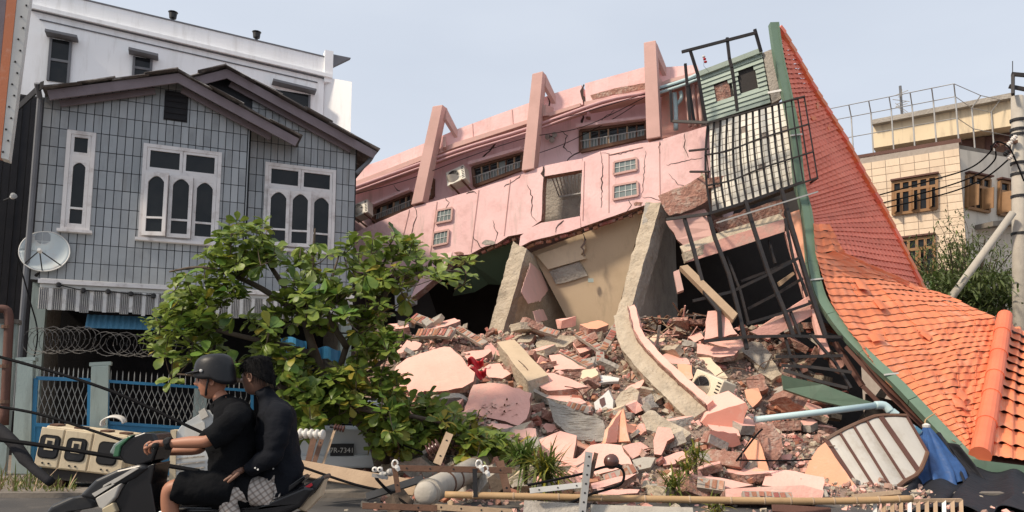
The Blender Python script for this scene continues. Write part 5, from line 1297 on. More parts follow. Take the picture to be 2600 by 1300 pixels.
slab([(1842,1241),(2040,1232),(2092,1246),(2086,1272),(1842,1272)], 'long pink beam section with bricks showing, above the bamboo pole', (-.05,-.93,.35), Y=10.2, th=.35, seg=.25)
slab([(1750,1203),(1830,1213),(1913,1231),(1860,1240),(1770,1224)], 'long pale pink strip slab behind the bamboo pole', (0,-.55,.83), Y=10.8, th=.12)
slab([(1500,1228),(1560,1212),(1617,1202),(1590,1218),(1535,1236),(1505,1242)], 'narrow pink strip by the dangling black lamp', (0,-.5,.86), Y=10.7, th=.12)
slab([(1515,1240),(1624,1243),(1618,1252),(1520,1258)], 'flat pink strip right above the bamboo pole', (0,-.45,.9), Y=10.3, th=.14)
slab([(1582,1036),(1599,1120),(1568,1122),(1572,1070)], 'orange wall piece with a darker folded edge, right half', (-.35,-.85,.4), mats=('peach','peach'), d=.25, th=.1)
slab([(1580,1040),(1571,1072),(1566,1123),(1538,1124),(1545,1088)], 'orange wall piece with a darker folded edge, shaded left half', (.5,-.8,.3), mats=('salmon','peach'), d=.25, th=.1)  # shaded half of the fold, its shade put in as a darker colour
slab([(1797,790),(1834,788),(1872,848),(1788,862)], 'pink upright slab behind the torn cage foot', (-.25,-.85,.45), Y=15.9, th=.15)
slab([(1769,872),(1820,880),(1876,888),(1864,902),(1829,907),(1769,897)], 'long pink strip below the lowest cage bar', (-.1,-.55,.83), d=.2)
slab([(1746,856),(1781,840),(1788,858),(1764,870)], 'small pink block left of the lowest cage bar', (-.3,-.6,.74), d=.2, th=.2)
slab([(1792,868),(1881,862),(1896,880),(1871,890)], 'flat pink piece directly under the lowest cage bar', (-.1,-.5,.85), d=.1)
slab([(1760,907),(1797,900),(1848,958),(1834,979),(1774,942)], 'cream and peach wall piece behind the fallen air conditioner', (-.35,-.62,.70), mats=('tanlight','concrete'), Y=onheap(1800,930).y-.05, th=.2)
slab([(1720,924),(1756,928),(1760,960),(1740,968),(1722,945)], 'orange painted wall lump between long beam and air conditioner', (-.3,-.8,.5), mats=('peach','brickmass'), d=.2, th=.2)
slab([(1876,890),(1910,866),(1930,868),(1960,900),(1940,935),(1900,905)], 'greyish plaster slab leaning right of the fallen air conditioner', (-.3,-.7,.6), mats=('concgrey','concrete'), d=.2)
slab([(1908,905),(1955,905),(1985,950),(1960,965),(1925,945)], 'beige plaster slab beside the green fascia board', (-.3,-.75,.55), mats=('concrete','concrete'), d=.15)
slab([(1895,960),(1935,948),(1950,985),(1905,1000)], 'brick and plaster lump right of the fallen air conditioner', (-.2,-.8,.5), mats=('brickmass','brickmass'), d=.2, th=.25)
slab([(1890,990),(1925,985),(1935,1010),(1910,1035),(1896,1015)], 'peach broken corner next to the painted block', (-.2,-.8,.5), mats=('peach','brickmass'), d=.15, th=.15)
slab([(1920,1078),(1960,1070),(1985,1110),(1985,1150),(1955,1190),(1935,1130)], 'exposed red brick lump under the blue pipe', (-.2,-.85,.45), mats=('brickmass','brickmass'), d=.1, th=.3)
slab([(1360,854),(1420,848),(1470,857),(1436,880),(1364,883)], 'flat beige concrete chunk below the tan ceiling', (-.1,-.55,.83), mats=('concrete','concrete'), th=.25, d=.1)
slab([(1390,1012),(1430,1030),(1500,1056),(1531,1068),(1534,1120),(1468,1118),(1406,1070)], 'big grey concrete beam stump in the heap centre', (-.25,-.85,.45), mats=('concgrey','concgrey'), th=.4, d=.15)
slab([(1627,1056),(1652,1040),(1713,1074),(1756,1100),(1740,1112),(1690,1100),(1640,1090)], 'beige concrete stump left of the long beam foot', (-.2,-.7,.68), mats=('concrete','concgrey'), th=.3, d=.2)
slab([(1562,1018),(1575,996),(1604,982),(1622,996),(1616,1025),(1590,1038),(1566,1034)], 'rounded boulder of concrete beside the white paper bag', (-.3,-.8,.5), mats=('concrete','concgrey'), th=.3, d=.25, amp=.03)
slab([(1500,957),(1512,950),(1573,960),(1570,968),(1522,972)], 'thin white plaster board in the heap centre', (0,-.4,.9), mats=('whitemetal','polestone'), th=.05, d=.1)
slab([(1130,1030),(1176,1012),(1158,1036),(1138,1050)], 'small pink sliver among the leaves below the largest slab', (-.1,-.6,.8))
# beige beam lying to the left with its smooth top, and the long painted beam
bl = MB(); q = [P(1262,868,15.6), P(1306,862,15.7), P(1392,952,14.2), P(1340,968,13.9)]
bl.prism(rough_outline(q, .3, .03), V((0.05,.1,-.34)), 0, 1)
tag(bl.build('fallen_beam', ('tan','concrete')), 'beige slab-like beam sliding down from the first column', 'beam')
LB = [(1582,808,16.2),(1600,880,15.3),(1650,945,14.4),(1715,1010,13.5),(1778,1068,12.9)]
lbp = spline([P(*p) for p in LB], 5)
lb = thing('long_beam', 'long curved concrete beam with pink painted top edge falling through the heap', 'beam', P(1778,1090,12.9))
def beam(pts, off, a, c, name, m):
    rows = []
    for i, p in enumerate(pts):
        t = (pts[min(i+1,len(pts)-1)]-pts[max(i-1,0)]).normalized(); e = t.cross(V((-.35,-.6,.7))).normalized(); f = e.cross(t)*-1
        f = f if f.z > 0 else -f
        p = p + e*off[0] + f*off[1]
        rows.append([p+e*a*x+f*c*y + V((rnd.uniform(-.012,.012),0,rnd.uniform(-.012,.012))) for x,y in ((-.5,-.5),(.5,-.5),(.5,.5),(-.5,.5))])
    b = MB(); n = len(rows)
    for r_ in rows: b.v += r_
    for i in range(n-1):
        for k in range(4): b.f.append([i*4+k, i*4+(k+1)%4, (i+1)*4+(k+1)%4, (i+1)*4+k]); b.m.append(0)
    b.f += [[0,1,2,3], [(n-1)*4+k for k in (3,2,1,0)]]; b.m += [0,0]
    return roughen(b.build(name, m, lb), .07 if m == 'concrete' else .03, .18, 3)
beam(lbp, (.0,-.05), .36, .40, 'concrete_core', 'concrete')
beam(lbp, (-.26,.06), .15, .36, 'painted_edge', 'pinkslab')
beam(lbp, (-.175,.10), .02, .37, 'painted_groove', 'brickmass')
# runs of brickwork still in mortar
def brick_run(pts, label, rows=2, bw=.075, bl_=.2, dpt=.1, ax=None):
    q = [P(*p) for p in pts]; r_ = thing('brick_run', label, 'brickwork', q[0])
    for i in range(len(q)-1):
        d = q[i+1]-q[i]; t = d.normalized(); nrm = V((0,-.8,.6)) if ax is None else V(ax); nrm = (nrm - t*nrm.dot(t)).normalized(); e = t.cross(nrm)
        MB().box(q[i]+d/2, d/2, e*(rows*bw/2+.008), nrm*(dpt/2-.008)).build('mortar_bed', 'mortar', r_)
        n = max(1, int(d.length/(bw*1.05)))
        for k in range(n):
            if rg.random() < .06: continue
            p = q[i] + d*(k+.5)/n + nrm*rg.uniform(-.012,.012) + e*rg.uniform(-.008,.008)
            mtx = Matrix.Translation(p) @ Matrix((t, e, nrm)).transposed().to_4x4() @ Matrix.Rotation(rg.gauss(0,.05),4,'Z') @ Matrix.Rotation(rg.gauss(0,.07),4,'X') @ Matrix.Diagonal((bw*.86/.2, rows*bw*.95/.1, dpt*1.08/.07, 1))
            inst('brick', BM[1], mtx, r_)
Yh = lambda x, y: onheap(x, y).y - .15
brick_run([(1327,822,17.0),(1372,836,16.8),(1418,850,16.6)], 'thin run of bricks along the foot of the tan ceiling')
brick_run([(1468,849,16.4),(1531,892,15.6)], 'left leg of the v-shaped brick strips below the tan ceiling')
brick_run([(1530,892,15.6),(1572,820,16.2)], 'right leg of the v-shaped brick strips below the tan ceiling')
brick_run([(1523,896,15.5),(1524,922,15.3)], 'short upright brick stub under the v-shaped brick strips')
brick_run([(1590,955,Yh(1590,955)),(1640,978,Yh(1640,978)),(1688,1006,Yh(1688,1006))], 'brick strip leaning beside the long curved beam', 2)
brick_run([(1050,806,17.2),(1150,846,16.6)], 'fallen brick strip in the dark left room, upper one', 3)
brick_run([(1150,828,17.0),(1232,876,16.2)], 'fallen brick strip by the foot of the first column', 2)
brick_run([(1060,848,16.6),(1110,846,16.4),(1150,850,16.2)], 'level brick strip behind the largest pink slab', 3)
brick_run([(1430,895,Yh(1430,895)-.1),(1500,932,Yh(1500,932)-.1)], 'brick strip behind the pale pink wedge slab', 2)
brick_run([(1440,1030,Yh(1440,1030)-.1),(1500,1046,Yh(1500,1046)-.1)], 'brick strip lying on the big grey beam stump', 2)
brick_run([(1535,1222,10.9),(1585,1206,10.9),(1616,1192,10.9)], 'brick strip edge under the broad pink slab', 2)
brick_run([(1770,1228,10.6),(1840,1238,10.5)], 'brick strip below the long pale pink strip', 2)
brick_run([(1885,1258,10.0),(1960,1260,10.0),(2010,1262,10.0)], 'bricks showing in the face of the long pink beam section', 1)
def covered(x, y):
    for pts in TRACED:
        c_ = False; n = len(pts); mx = sum(p[0] for p in pts)/n; my = sum(p[1] for p in pts)/n
        q = [(mx+(p[0]-mx)*1.12, my+(p[1]-my)*1.12+6) for p in pts]
        for i in range(n):
            (x1,y1),(x2,y2) = q[i], q[(i+1)%n]
            if (y1 > y) != (y2 > y) and x < (x2-x1)*(y-y1)/(y2-y1)+x1: c_ = not c_
        if c_: return True
    return False
# loose whole and half bricks
def where(x, y):
    a = 'near the leafy branches' if x < 1250 else 'around the heap centre' if x < 1560 else 'around the long curved beam' if x < 1800 else 'below the torn cage'
    return ('high on the rubble ' if y < 930 else 'on the rubble ' if y < 1120 else 'low on the rubble ') + a
cnt = 0
while cnt < 210:
    x = rg.uniform(990, 2150); y = rg.uniform(815, 1275); p = onheap(x, y)
    if (p.z < .05 and rg.random() < .8) or (covered(x, y) and rg.random() < .9): continue
    mtx = Matrix.Translation(p + V((0,-.02,.04))) @ Matrix.Rotation(rg.uniform(0,6.3),4,'Z') @ Matrix.Rotation(rg.gauss(0,.45),4,'X') @ Matrix.Rotation(rg.gauss(0,.45),4,'Y')
    w_ = where(x, y)
    o = inst('brick', rg.choice(BM), mtx); tag(o, 'loose red brick strewn ' + w_, 'brick', 'loose bricks ' + w_); cnt += 1
# medium lumps
LUM = []
for k in range(7):
    b = MB(); chip(b, V((0,0,0)), .17, rg, .6)
    me = bpy.data.meshes.new('lump'); me.from_pydata([tuple(v) for v in b.v], [], b.f); me.materials.append(M[('concrete','pinkslab','brickmass','concgrey','concrete','pinkslab','concgrey')[k]]); LUM.append(me)
words = {0:'beige concrete lump', 1:'pink painted plaster lump', 2:'red brickwork lump', 3:'grey concrete lump', 4:'beige concrete lump', 5:'pink painted plaster lump', 6:'grey concrete lump'}
for k in range(170):
    x, y = rg.uniform(1000,2130), rg.uniform(820,1265)
    if covered(x, y): continue
    p = onheap(x, y); i = rg.randrange(7); s = rg.uniform(.35,1.25)
    mtx = Matrix.Translation(p + V((0,0,.04*s))) @ Matrix.Rotation(rg.uniform(0,6.3),4,'Z') @ Matrix.Rotation(rg.gauss(0,.5),4,'X') @ Matrix.Diagonal((s*rg.uniform(.7,1.5),s,s*rg.uniform(.5,1),1))
    tag(inst('rubble_lump', LUM[i], mtx), words[i] + ' lying ' + where(x, y), 'rubble lump', words[i] + 's ' + where(x, y))

# middling plates of wall and floor thrown about the heap
PK = []
for k in range(10):
    b = MB(); n = rg.choice((4,5,5,6)); pts = []
    for j in range(n):
        a = 2*math.pi*(j+rg.uniform(-.28,.28))/n; pts.append(V((math.cos(a)*rg.uniform(.7,1.15), math.sin(a)*rg.uniform(.45,.8), 0))*.25)
    b.prism(rough_outline(pts, .06, .012, rg), V((0,0,-.09)), 0, 1)
    me = bpy.data.meshes.new('plate'); me.from_pydata([tuple(v) for v in b.v], [], b.f)
    for mm_ in (('pinkslab','brickmass'),('pinkslab','concrete'),('concrete','concgrey'),('pinkslab','brickmass'),('peach','brickmass'),('concgrey','concrete'),('tanlight','concrete'),('pinkslab','concgrey'),('pinkslab','brickmass'),('concrete','brickmass'))[k]: me.materials.append(M[mm_])
    me.polygons.foreach_set('material_index', b.m); PK.append((me, ('pink painted','pink painted','beige concrete','pink painted','peach painted','grey concrete','tan plaster','pink painted','pink painted','beige concrete')[k]))
for k in range(340):
    x, y = rg.uniform(1000,2120), rg.uniform(822,1258); 
    if (x > 1980 and y > 1100) or (1740 < x < 1900 and 920 < y < 1060) or covered(x, y): continue
    p = onheap(x, y); me, wd = rg.choice(PK); s = rg.uniform(.55,1.65)
    mtx = Matrix.Translation(p + V((0,-.05,.07*s))) @ Matrix.Rotation(rg.uniform(0,6.3),4,'Z') @ Matrix.Rotation(rg.gauss(.15,.4),4,'X') @ Matrix.Rotation(rg.gauss(0,.4),4,'Y') @ Matrix.Diagonal((s*rg.uniform(.8,1.4),s,s*rg.uniform(.8,1.6),1))
    tag(inst('broken_plate', me, mtx), wd + ' plate fragment ' + where(x, y), 'slab fragment', wd + ' plates ' + where(x, y))
# bent reinforcing bars and wires sticking out
for k in range(26):
    x, y = rg.uniform(1300,2100), rg.uniform(840,1180); p = onheap(x, y); d = V((rg.gauss(0,1), rg.gauss(-.4,.4), rg.uniform(.1,1))).normalized()*rg.uniform(.3,.8)
    q = spline([p-V((0,0,.05)), p+d*.5+V((rg.gauss(0,.06),0,.05)), p+d+V((rg.gauss(0,.12),0,-.06))], 4)
    tag(MB().tube(q, .009, 5).build('reinforcing_bar', 'rust'), 'bent rusty reinforcing bar poking out ' + where(x, y), 'steel bar', 'bars poking out ' + where(x, y))
# broken heaps of lath and twigs under the columns
rg2 = random.Random(5)
for k in range(60):
    x = rg2.uniform(1600,1790); y = rg2.uniform(800,900) ; p = onheap(x, y) + V((0,-.1,.08)); d = V((rg2.gauss(.4,.5), rg2.gauss(0,.3), rg2.gauss(-.1,.35))).normalized()*rg2.uniform(.12,.45)
    tag(MB().bar(p-d, p+d, rg2.uniform(.02,.06), rg2.uniform(.012,.025)).build('splinter', rg2.choice(('wood','concgrey','pinkslab','rust'))), 'splintered lath or sliver in the tangle right of the second column', 'splinter', 'splinters beside the second column')
# fallen air conditioner
c = P(1806, 990, onheap(1806, 990).y - .55)
f_ = V((-.80,-.55,.22)).normalized(); rr = V((.42,-.72,-.30)); rr = (rr - f_*rr.dot(f_)).normalized(); uu_ = rr.cross(f_); uu_ = uu_ if uu_.z > 0 else -uu_
aircon(c, rr, uu_, f_, 'cream air conditioner with a dark fan lying in the rubble', .72, .52, .36, 'airconcream')
# paper bag with a dark mark, red rags
pb = [onplane(x, y, onheap(1532,1025)-V((0,.25,0)), V((-.2,-.9,.35))) for x, y in ((1508,1022),(1528,1006),(1545,990),(1551,1004),(1557,1016),(1556,1040),(1513,1051))]
pbag = thing('paper_bag', 'torn white paper bag with dark mark lying in the heap', 'bag', pb[-1])
MB().prism(pb, V((.05,.12,-.02))).build('bag_body', 'whitemetal', pbag)
pm = [onplane(x, y, onheap(1532,1025)-V((0,.262,0)), V((-.2,-.9,.35))) for x, y in ((1522,1014),(1534,1008),(1538,1026),(1528,1034),(1523,1024))]
MB().prism(pm, V((.0,.008,0))).build('printed_mark', 'porcbrown', pbag)
for k,(x,y) in enumerate(((1210,936),(1216,962))):
    p = onheap(x,y)+V((0,-.35,.1)); b = MB().grid(lambda s,t: p+V(((s-.5)*.32, .06*math.sin(s*9+t*4), (t-.5)*.16+.05*math.sin(s*7))), 10, 5)
    o = b.build('red_rag', 'red', None, smooth=True, recalc=False); solid(o,.008); tag(o, ('bright red rag at the right tip of the largest slab','dark red rag below the right tip of the largest slab')[k], 'rag')
# ================================================================== street-side equipment and cars
Yk = 11.8
K = Plane(200, Yk, 8)
cab = thing('switch_cabinet', 'toppled cream electrical cabinet with three dark rounded openings', 'cabinet', gnd(190, 1240))
ko = K.at(196, 1150); kt = R(-7.5)
ku = K.u*math.cos(kt)+V((0,0,1))*math.sin(kt); kv = V((0,0,1))*math.cos(kt)-K.u*math.sin(kt)
def kuv(x, y):
    p = K.at(x, y)-ko; return p.dot(ku), p.dot(kv)
KP = Plane.__new__(Plane); KP.u, KP.v, KP.w, KP.o = ku, kv, K.w, ko
us = [kuv(96,1130)[0], kuv(158,1138)[0], kuv(230,1150)[0], kuv(318,1160)[0]]
v0, v1 = kuv(130,1190)[1], kuv(170,1086)[1]
bx_ = MB().prism([KP.pt(us[0]+.02,v0), KP.pt(us[3],v0), KP.pt(us[3],v1), KP.pt(us[0]+.06,v1)], K.w*-.7).build('casing', 'cream', cab); bevel(bx_, .03)
for i in range(3):
    a, c = us[i]+.012, us[i+1]-.012; m_ = (a+c)/2
    o = MB().pbox(KP, a, c, v0+.02, v1-.03, .0, .025).build('door', 'cream', cab); bevel(o, .012)
    hw, hv0, hv1 = .13, lerp(v0,v1,.26), lerp(v0,v1,.76)
    def rr(w_, z0, z1, n=4, r_=.07):
        pts = []
        for (sx, z, s0) in ((1,z1,0),(-1,z1,90),(-1,z0,180),(1,z0,270)):
            for k in range(n+1):
                t = R(s0+90*k/n); pts.append((sx*(w_-r_)+r_*math.cos(t), (z-r_ if z == z1 else z+r_)+r_*math.sin(t)))
        return pts
    MB().prism([KP.pt(m_+x, z, .034) for x, z in rr(hw+.02, hv0-.02, hv1+.02)], K.w*-.01).build('opening_gasket', 'rubber', o)
    MB().prism([KP.pt(m_+x, z, .042) for x, z in rr(hw, hv0, hv1)], K.w*-.01).build('opening', 'dark' if i == 2 else 'bikegrey', o)
    if i < 2:
        MB().pbox(KP, m_-.06, m_+.07, lerp(hv0,hv1,.35), hv1-.03, .043, .055).build('meter', 'cream', o); MB().pbox(KP, m_-.03, m_+.04, lerp(hv0,hv1,.5), lerp(hv0,hv1,.8), .056, .065).build('meter_face', 'dark', o)
    for s in (-.05, .04): MB().lathe([(0,.014),(.012,.014)], KP.pt(m_+s, lerp(v0,v1,.12), .026), K.w, 8).build('bolt', 'dark', o)
for s in (.12,.4,.7,.92): MB().pbox(KP, lerp(us[0],us[3],s)-.06, lerp(us[0],us[3],s)+.06, v1, v1+.025, -.3, -.02).build('lifting_lug', 'rust', cab)
MB().pbox(KP, us[0]+.1, us[3]-.05, v0-.16, v0-.002, -.65, -.05).build('plinth', 'shadeblack', cab)
for s in (.25,.8): MB().pbox(KP, lerp(us[0],us[3],s)-.1, lerp(us[0],us[3],s)+.1, v0-.42, v0-.165, -.5, -.1).build('foot', 'rust', cab)
# white shell scrap on top of it
c = P(288,1076,Yk-.2)
o = MB().grid(lambda s, t: c + V((.17*math.cos(math.pi*(1.15*s)), .12*(t-.5), .10*math.sin(math.pi*(1.15*s))+.03*t)), 14, 4).build('white_scrap', 'porcelain', None, smooth=True, recalc=False); solid(o, .02)
tag(o, 'curved white plastic scrap lying on top of the cream cabinet', 'scrap')
# second, whitish cabinet behind the rider
W2 = Plane(470, 12.0, 12)
wc = thing('white_cabinet', 'battered whitish equipment cabinet behind the front rider', 'cabinet', gnd(480, 1236))
o = MB().prism([W2.at(*p) for p in ((446,1100),(462,1078),(505,1052),(528,1040),(545,1050),(545,1240),(440,1240))], W2.w*-.6).build('casing', 'carwhite', wc); bevel(o, .02)
MB().prism([W2.at(*p)+W2.w*.03 for p in ((434,1092),(448,1092),(446,1240),(430,1240))], W2.w*-.3).build('corner_post', 'cream', wc)
MB().prism([W2.at(*p)+W2.w*.02 for p in ((470,1086),(520,1070),(522,1110),(468,1120))], W2.w*-.015).build('panel', 'whitemetal', wc)
for k in range(4): MB().bar(W2.at(450,1165+k*14)+W2.w*.03, W2.at(520,1158+k*14)+W2.w*.03, .02).build('louvre', 'concgrey', wc)
MB().prism([W2.at(*p)+W2.w*.04 for p in ((505,1045),(520,1035),(530,1056),(512,1066))], W2.w*-.1).build('cap', 'porcelain', wc)
MB().prism([W2.at(*p)+W2.w*.25 for p in ((388,1190),(420,1186),(420,1215),(388,1215))], W2.w*-.2).build('blue_box', 'gateblue', wc)
# parked white car under the tree, rear towards the road
Cc = Plane(850, 12.6, 4)
car = thing('parked_car', 'white car half buried by the tree with a dark number plate', 'car', gnd(850, 1230))
cu = lambda x: Cc.uv(x, 1150)[0]
def csec(w_, z0, z1, y0, y1, name, m, bev=.05):
    o = MB().pbox(Cc, cu(850)-w_/2, cu(850)+w_/2, z0, z1, -y1, -y0).build(name, m, car); bevel(o, bev, 3); return o
csec(1.62, .32, .98, 0, 3.6, 'body', 'carwhite', .10)
csec(1.42, .985, 1.45, .45, 2.6, 'cabin', 'carwhite', .14)
o = MB().prism([Cc.pt(cu(850)+x, z, w_) for x, z, w_ in ((-.60,1.02,-.40),(.60,1.02,-.40),(.54,1.38,-.47),(-.54,1.38,-.47))], Cc.w*.0+V((0,-.05,0))).build('rear_window', 'glass', car)
csec(1.66, .30, .52, -.10, .10, 'bumper', 'carwhite', .05)
for s in (-1, 1):
    MB().pbox(Cc, cu(850)+s*.70-.09, cu(850)+s*.70+.09, .62, .92, .0, .025).build('tail_light', 'red', car)
    for yy in (-.6, -2.9): MB().lathe([(-.09,.26),(-.07,.30),(.07,.30),(.09,.26)], Cc.pt(cu(850)+s*.68, .30, yy), Cc.u, 20).build('wheel', 'rubber', car)
pl_u, pl_z = Cc.uv(871, 1141)
plate = MB().pbox(Cc, pl_u-.19, pl_u+.19, pl_z-.10, pl_z+.10, .102, .114).build('number_plate', 'dark', car)
fc = bpy.data.curves.new('plate_text', 'FONT'); fc.body = '7R-7341'; fc.size = .115; fc.align_x = 'CENTER'; fc.align_y = 'CENTER'; fc.extrude = .002
fc.materials.append(M['whitemetal'])
fo = bpy.data.objects.new('plate_curve', fc); COL.objects.link(fo); bpy.context.view_layer.update()
tme = bpy.data.meshes.new_from_object(fo.evaluated_get(bpy.context.evaluated_depsgraph_get())); bpy.data.objects.remove(fo)
fo = bpy.data.objects.new('plate_text', tme); fo.matrix_basis = Matrix.Translation(Cc.pt(pl_u, pl_z-.01, .118)) @ Matrix((Cc.u, Cc.v, Cc.w)).transposed().to_4x4(); put(fo, plate)
# drooping street cables
for pts, r_, lab in [([(-40,896,10.5),(120,940,10.4),(300,1000,10.3),(510,1097,10.2),(640,1150,10.2)], .022, 'upper heavy black cable drooping across the blue gate'), ([(-40,1028,10.4),(100,1052,10.3),(313,1119,10.1),(420,1150,10.1)], .02, 'middle black cable running down past the cream cabinet top'), ([(-40,1112,10.2),(100,1130,10.1),(300,1162,10.0),(505,1196,9.9)], .03, 'lowest thick black cable crossing the cream cabinet openings'), ([(745,1178,10.0),(900,1230,9.9),(1010,1252,9.8)], .018, 'black cable running from the tail of the scooter to the fallen pole'), ([(955,1215,9.6),(990,1250,9.6),(1060,1300,9.5)], .02, 'short black cable by the white twin insulator'), ([(1340,1232,9.3),(1470,1205,9.2),(1540,1185,9.1),(1580,1192,9.1),(1575,1230,9.1),(1500,1255,9.2),(1430,1285,9.2)], .016, 'looped black cable tied to the round dark lamp'), ([(1000,1120,11.4),(1080,1150,11.2),(1150,1160,11.2)], .012, 'thin dark wire among the fallen leaves'), ([(1870,1168,10.9),(2000,1170,11.2),(2060,1166,11.3)], .012, 'thin dark wire over the orange slab'), ([(1870,1170,11.2),(1920,1105,11.6),(1935,1090,11.8)], .015, 'dark wire sloping from the orange slab'), ([(40,640,12.6),(75,760,12.6),(95,860,12.6),(60,1000,12.5)], .012, 'thin wire dangling from the satellite dish corner')]:
    tag(MB().tube(spline([P(*p) for p in pts], 8), r_, 7).build('street_cable', 'blackcable'), lab, 'cable')
# dark fallen trunk and weeds at the lower left
tr = MB().tube(spline([P(-60,1060,10.6), P(20,1110,10.4), P(75,1180,10.2), P(130,1225,10.1)], 5), [.09]*5+[.08]*5+[.06]*6, 10).build('fallen_branch', 'timbershade', None, smooth=True); tag(tr, 'thick dark fallen branch at the lower left before the cabinet', 'branch')
def blade(b, p, d, L, w_, droop, mi=0, n=4):
    d = V(d).normalized(); side = d.cross(V((0,0,1)))
    side = side.normalized() if side.length > .05 else V((1,0,0))
    vs = []
    for k in range(n+1):
        t = k/n; c = p + d*L*t - V((0,0,1))*droop*L*t*t; ww = w_*(1-t)**.6*(.5+.5*min(1,t*4))
        vs += [c-side*ww, c+side*ww]
    b.add(vs, [[2*k,2*k+1,2*k+3,2*k+2] for k in range(n)], mi)
rg = random.Random(12)
b = MB()
for k in range(420):
    p = gnd(rg.uniform(-60,190), rg.uniform(1225,1262)) ; p.z += .06
    blade(b, p, (rg.gauss(0,.5),rg.gauss(0,.4),1), rg.uniform(.12,.5)*(1.3 if rg.random() < .3 else .8), .012, rg.uniform(.1,.8), 0 if rg.random() < .7 else 1)
tag(b.build('weeds', ('leafpalm','wood'), None, recalc=False), 'dusty weeds and dry grass along the kerb at the lower left', 'grass', kind='stuff')
def tuft(x, y, Y, n, L, label, name='spiky_plant', cat='plant', lean=(0,0,1), m=('leafpalm','leafyellow')):
    c = P(x, y, Y); r_ = thing(name, label, cat, c)
    b = MB(); rg_ = random.Random(int(x))
    MB().tube([c-V((0,0,.35)), c], .03, 6).build('stem', 'bark', r_)
    for k in range(n):
        d = V((rg_.gauss(0,.8), rg_.gauss(-.2,.6), rg_.gauss(.4,.5)))+V(lean)*.3
        blade(b, c+V((rg_.gauss(0,.06),rg_.gauss(0,.06),rg_.gauss(0,.06))), d, L*rg_.uniform(.6,1.15), .018, rg_.uniform(.1,.6), 0 if rg_.random() < .75 else 1, 5)
    b.build('leaves', m, r_, recalc=False); return r_
tuft(1710, 1232, 10.3, 110, .30, 'spiky green plant buried to its leaves right behind the bamboo pole')
tuft(1765, 1160, 11.1, 100, .28, 'upper spiky green plant in front of the dark salmon slab')
tuft(1745, 1195, 10.7, 60, .25, 'spiky shoot between the two larger spiky plants')
tuft(1820, 1295, 9.5, 50, .22, 'yellow green tuft below the bamboo pole')
tuft(1385, 1195, 10.2, 260, .55, 'feathery palm frond tuft beside the upright pink slab', 'palm_frond', 'plant', (.7,0,.1))
tuft(1335, 1165, 10.6, 200, .48, 'dark palm frond tuft left of the upright pink slab', 'palm_frond', 'plant', (-.3,0,.4), ('leaf','leafpalm'))

# ================================================================== fallen utility pole and its fittings
fp = thing('fallen_pole', 'fallen concrete utility pole with its round end towards the road', 'utility pole', P(1084,1275,9.4))
p0, p1 = P(1086,1250,9.35), P(1268,1156,12.6); ax = (p1-p0).normalized()
MB().tube([p0-ax*.05, p0+ax*.25, p1], [.150,.155,.165], 24).build('shaft', 'polestone', fp, smooth=True)
MB().lathe([(-.12,.02),(-.115,.07),(-.095,.115),(-.06,.142),(-.02,.152)], p0-ax*.03, ax, 24).build('end_cap', 'polestone', fp, smooth=True)
for d in (.02, .62, .95, 1.9): MB().lathe([(-.02,.166),(.02,.166)], p0+ax*d, ax, 24).build('steel_band', 'rust' if d > .1 else 'polestone', fp)
def holes(p, q, n, wdt, root_, m='dark', nrm=V((0,-1,0))):
    for k in range(n): MB().lathe([(0,wdt*.22),(.006,wdt*.22)], V(p).lerp(V(q),(k+.5)/n)+nrm*wdt*.5, nrm, 8).build('bolt_hole', m, root_)
def angle_iron(pts, w_, label, m='rust', nh=4, name='steel_angle'):
    q = [P(*p) for p in pts]; r_ = thing(name, label, 'steel bar', q[0]); up = V((0,-1,.15)); t = (q[1]-q[0]).normalized(); e = t.cross(V((0,-1,0))).normalized()
    b = MB().bar(q[0], q[1], w_*.12, w_, up=e) if False else MB()
    b.box((q[0]+q[1])/2, (q[1]-q[0])/2, e*w_/2, V((0,.006,0))); b.box((q[0]+q[1])/2+e*(w_/2)+V((0,w_/2+.006,0)), (q[1]-q[0])/2, e*.006, V((0,w_/2,0)))
    b.build('flange', m, r_)
    for k in range(nh): MB().lathe([(0,w_*.16),(.004,w_*.16)], q[0].lerp(q[1],(k+.5)/nh)-V((0,.007,0)), (0,-1,0), 8).build('bolt_hole', 'dark', r_)
    return r_
angle_iron([(1003,1188,9.3),(1300,1194,9.3)], .07, 'rusty cross-arm lying level across the fallen pole', nh=5)
angle_iron([(1000,1175,9.4),(1012,1250,9.4)], .06, 'short upright rusty arm at the left end of the cross-arm', nh=2)
angle_iron([(1270,1170,9.6),(1292,1262,9.5)], .09, 'rusty upright angle right of the fallen pole', nh=2)
angle_iron([(1258,1160,9.7),(1290,1245,9.6)], .05, 'dark thin strut crossing the rusty upright angle', 'brown', nh=0)
angle_iron([(1206,1190,9.25),(1208,1262,9.25)], .05, 'short dark bracket hanging on the fallen pole', 'dark', nh=1)
angle_iron([(1497,1148,9.0),(1478,1310,8.9)], .075, 'pale perforated steel angle standing up before the broad pink slab', 'steel', nh=7)
angle_iron([(1515,1150,9.1),(1500,1215,9.05)], .04, 'narrow dark bar clipped beside the pale perforated angle', 'rust', nh=2)
angle_iron([(1345,1246,9.05),(1488,1230,9.0)], .06, 'white steel strip running into the pale perforated angle', 'whitemetal', nh=3)
angle_iron([(920,1284,9.2),(1110,1290,9.1)], .07, 'rusty flat bar on the road under the pole end', nh=2)
angle_iron([(1095,1286,9.25),(1300,1300,9.1)], .07, 'wooden coloured bar on the road right of the pole end', 'wood', nh=4)
angle_iron([(1142,1100,10.2),(1110,1178,9.9)], .10, 'pale bolted bracket standing up among the leaves', 'wood', nh=2)
angle_iron([(802,1092,10.6),(775,1205,10.4)], .08, 'dark leaning strut behind the second rider', 'rust', nh=0)
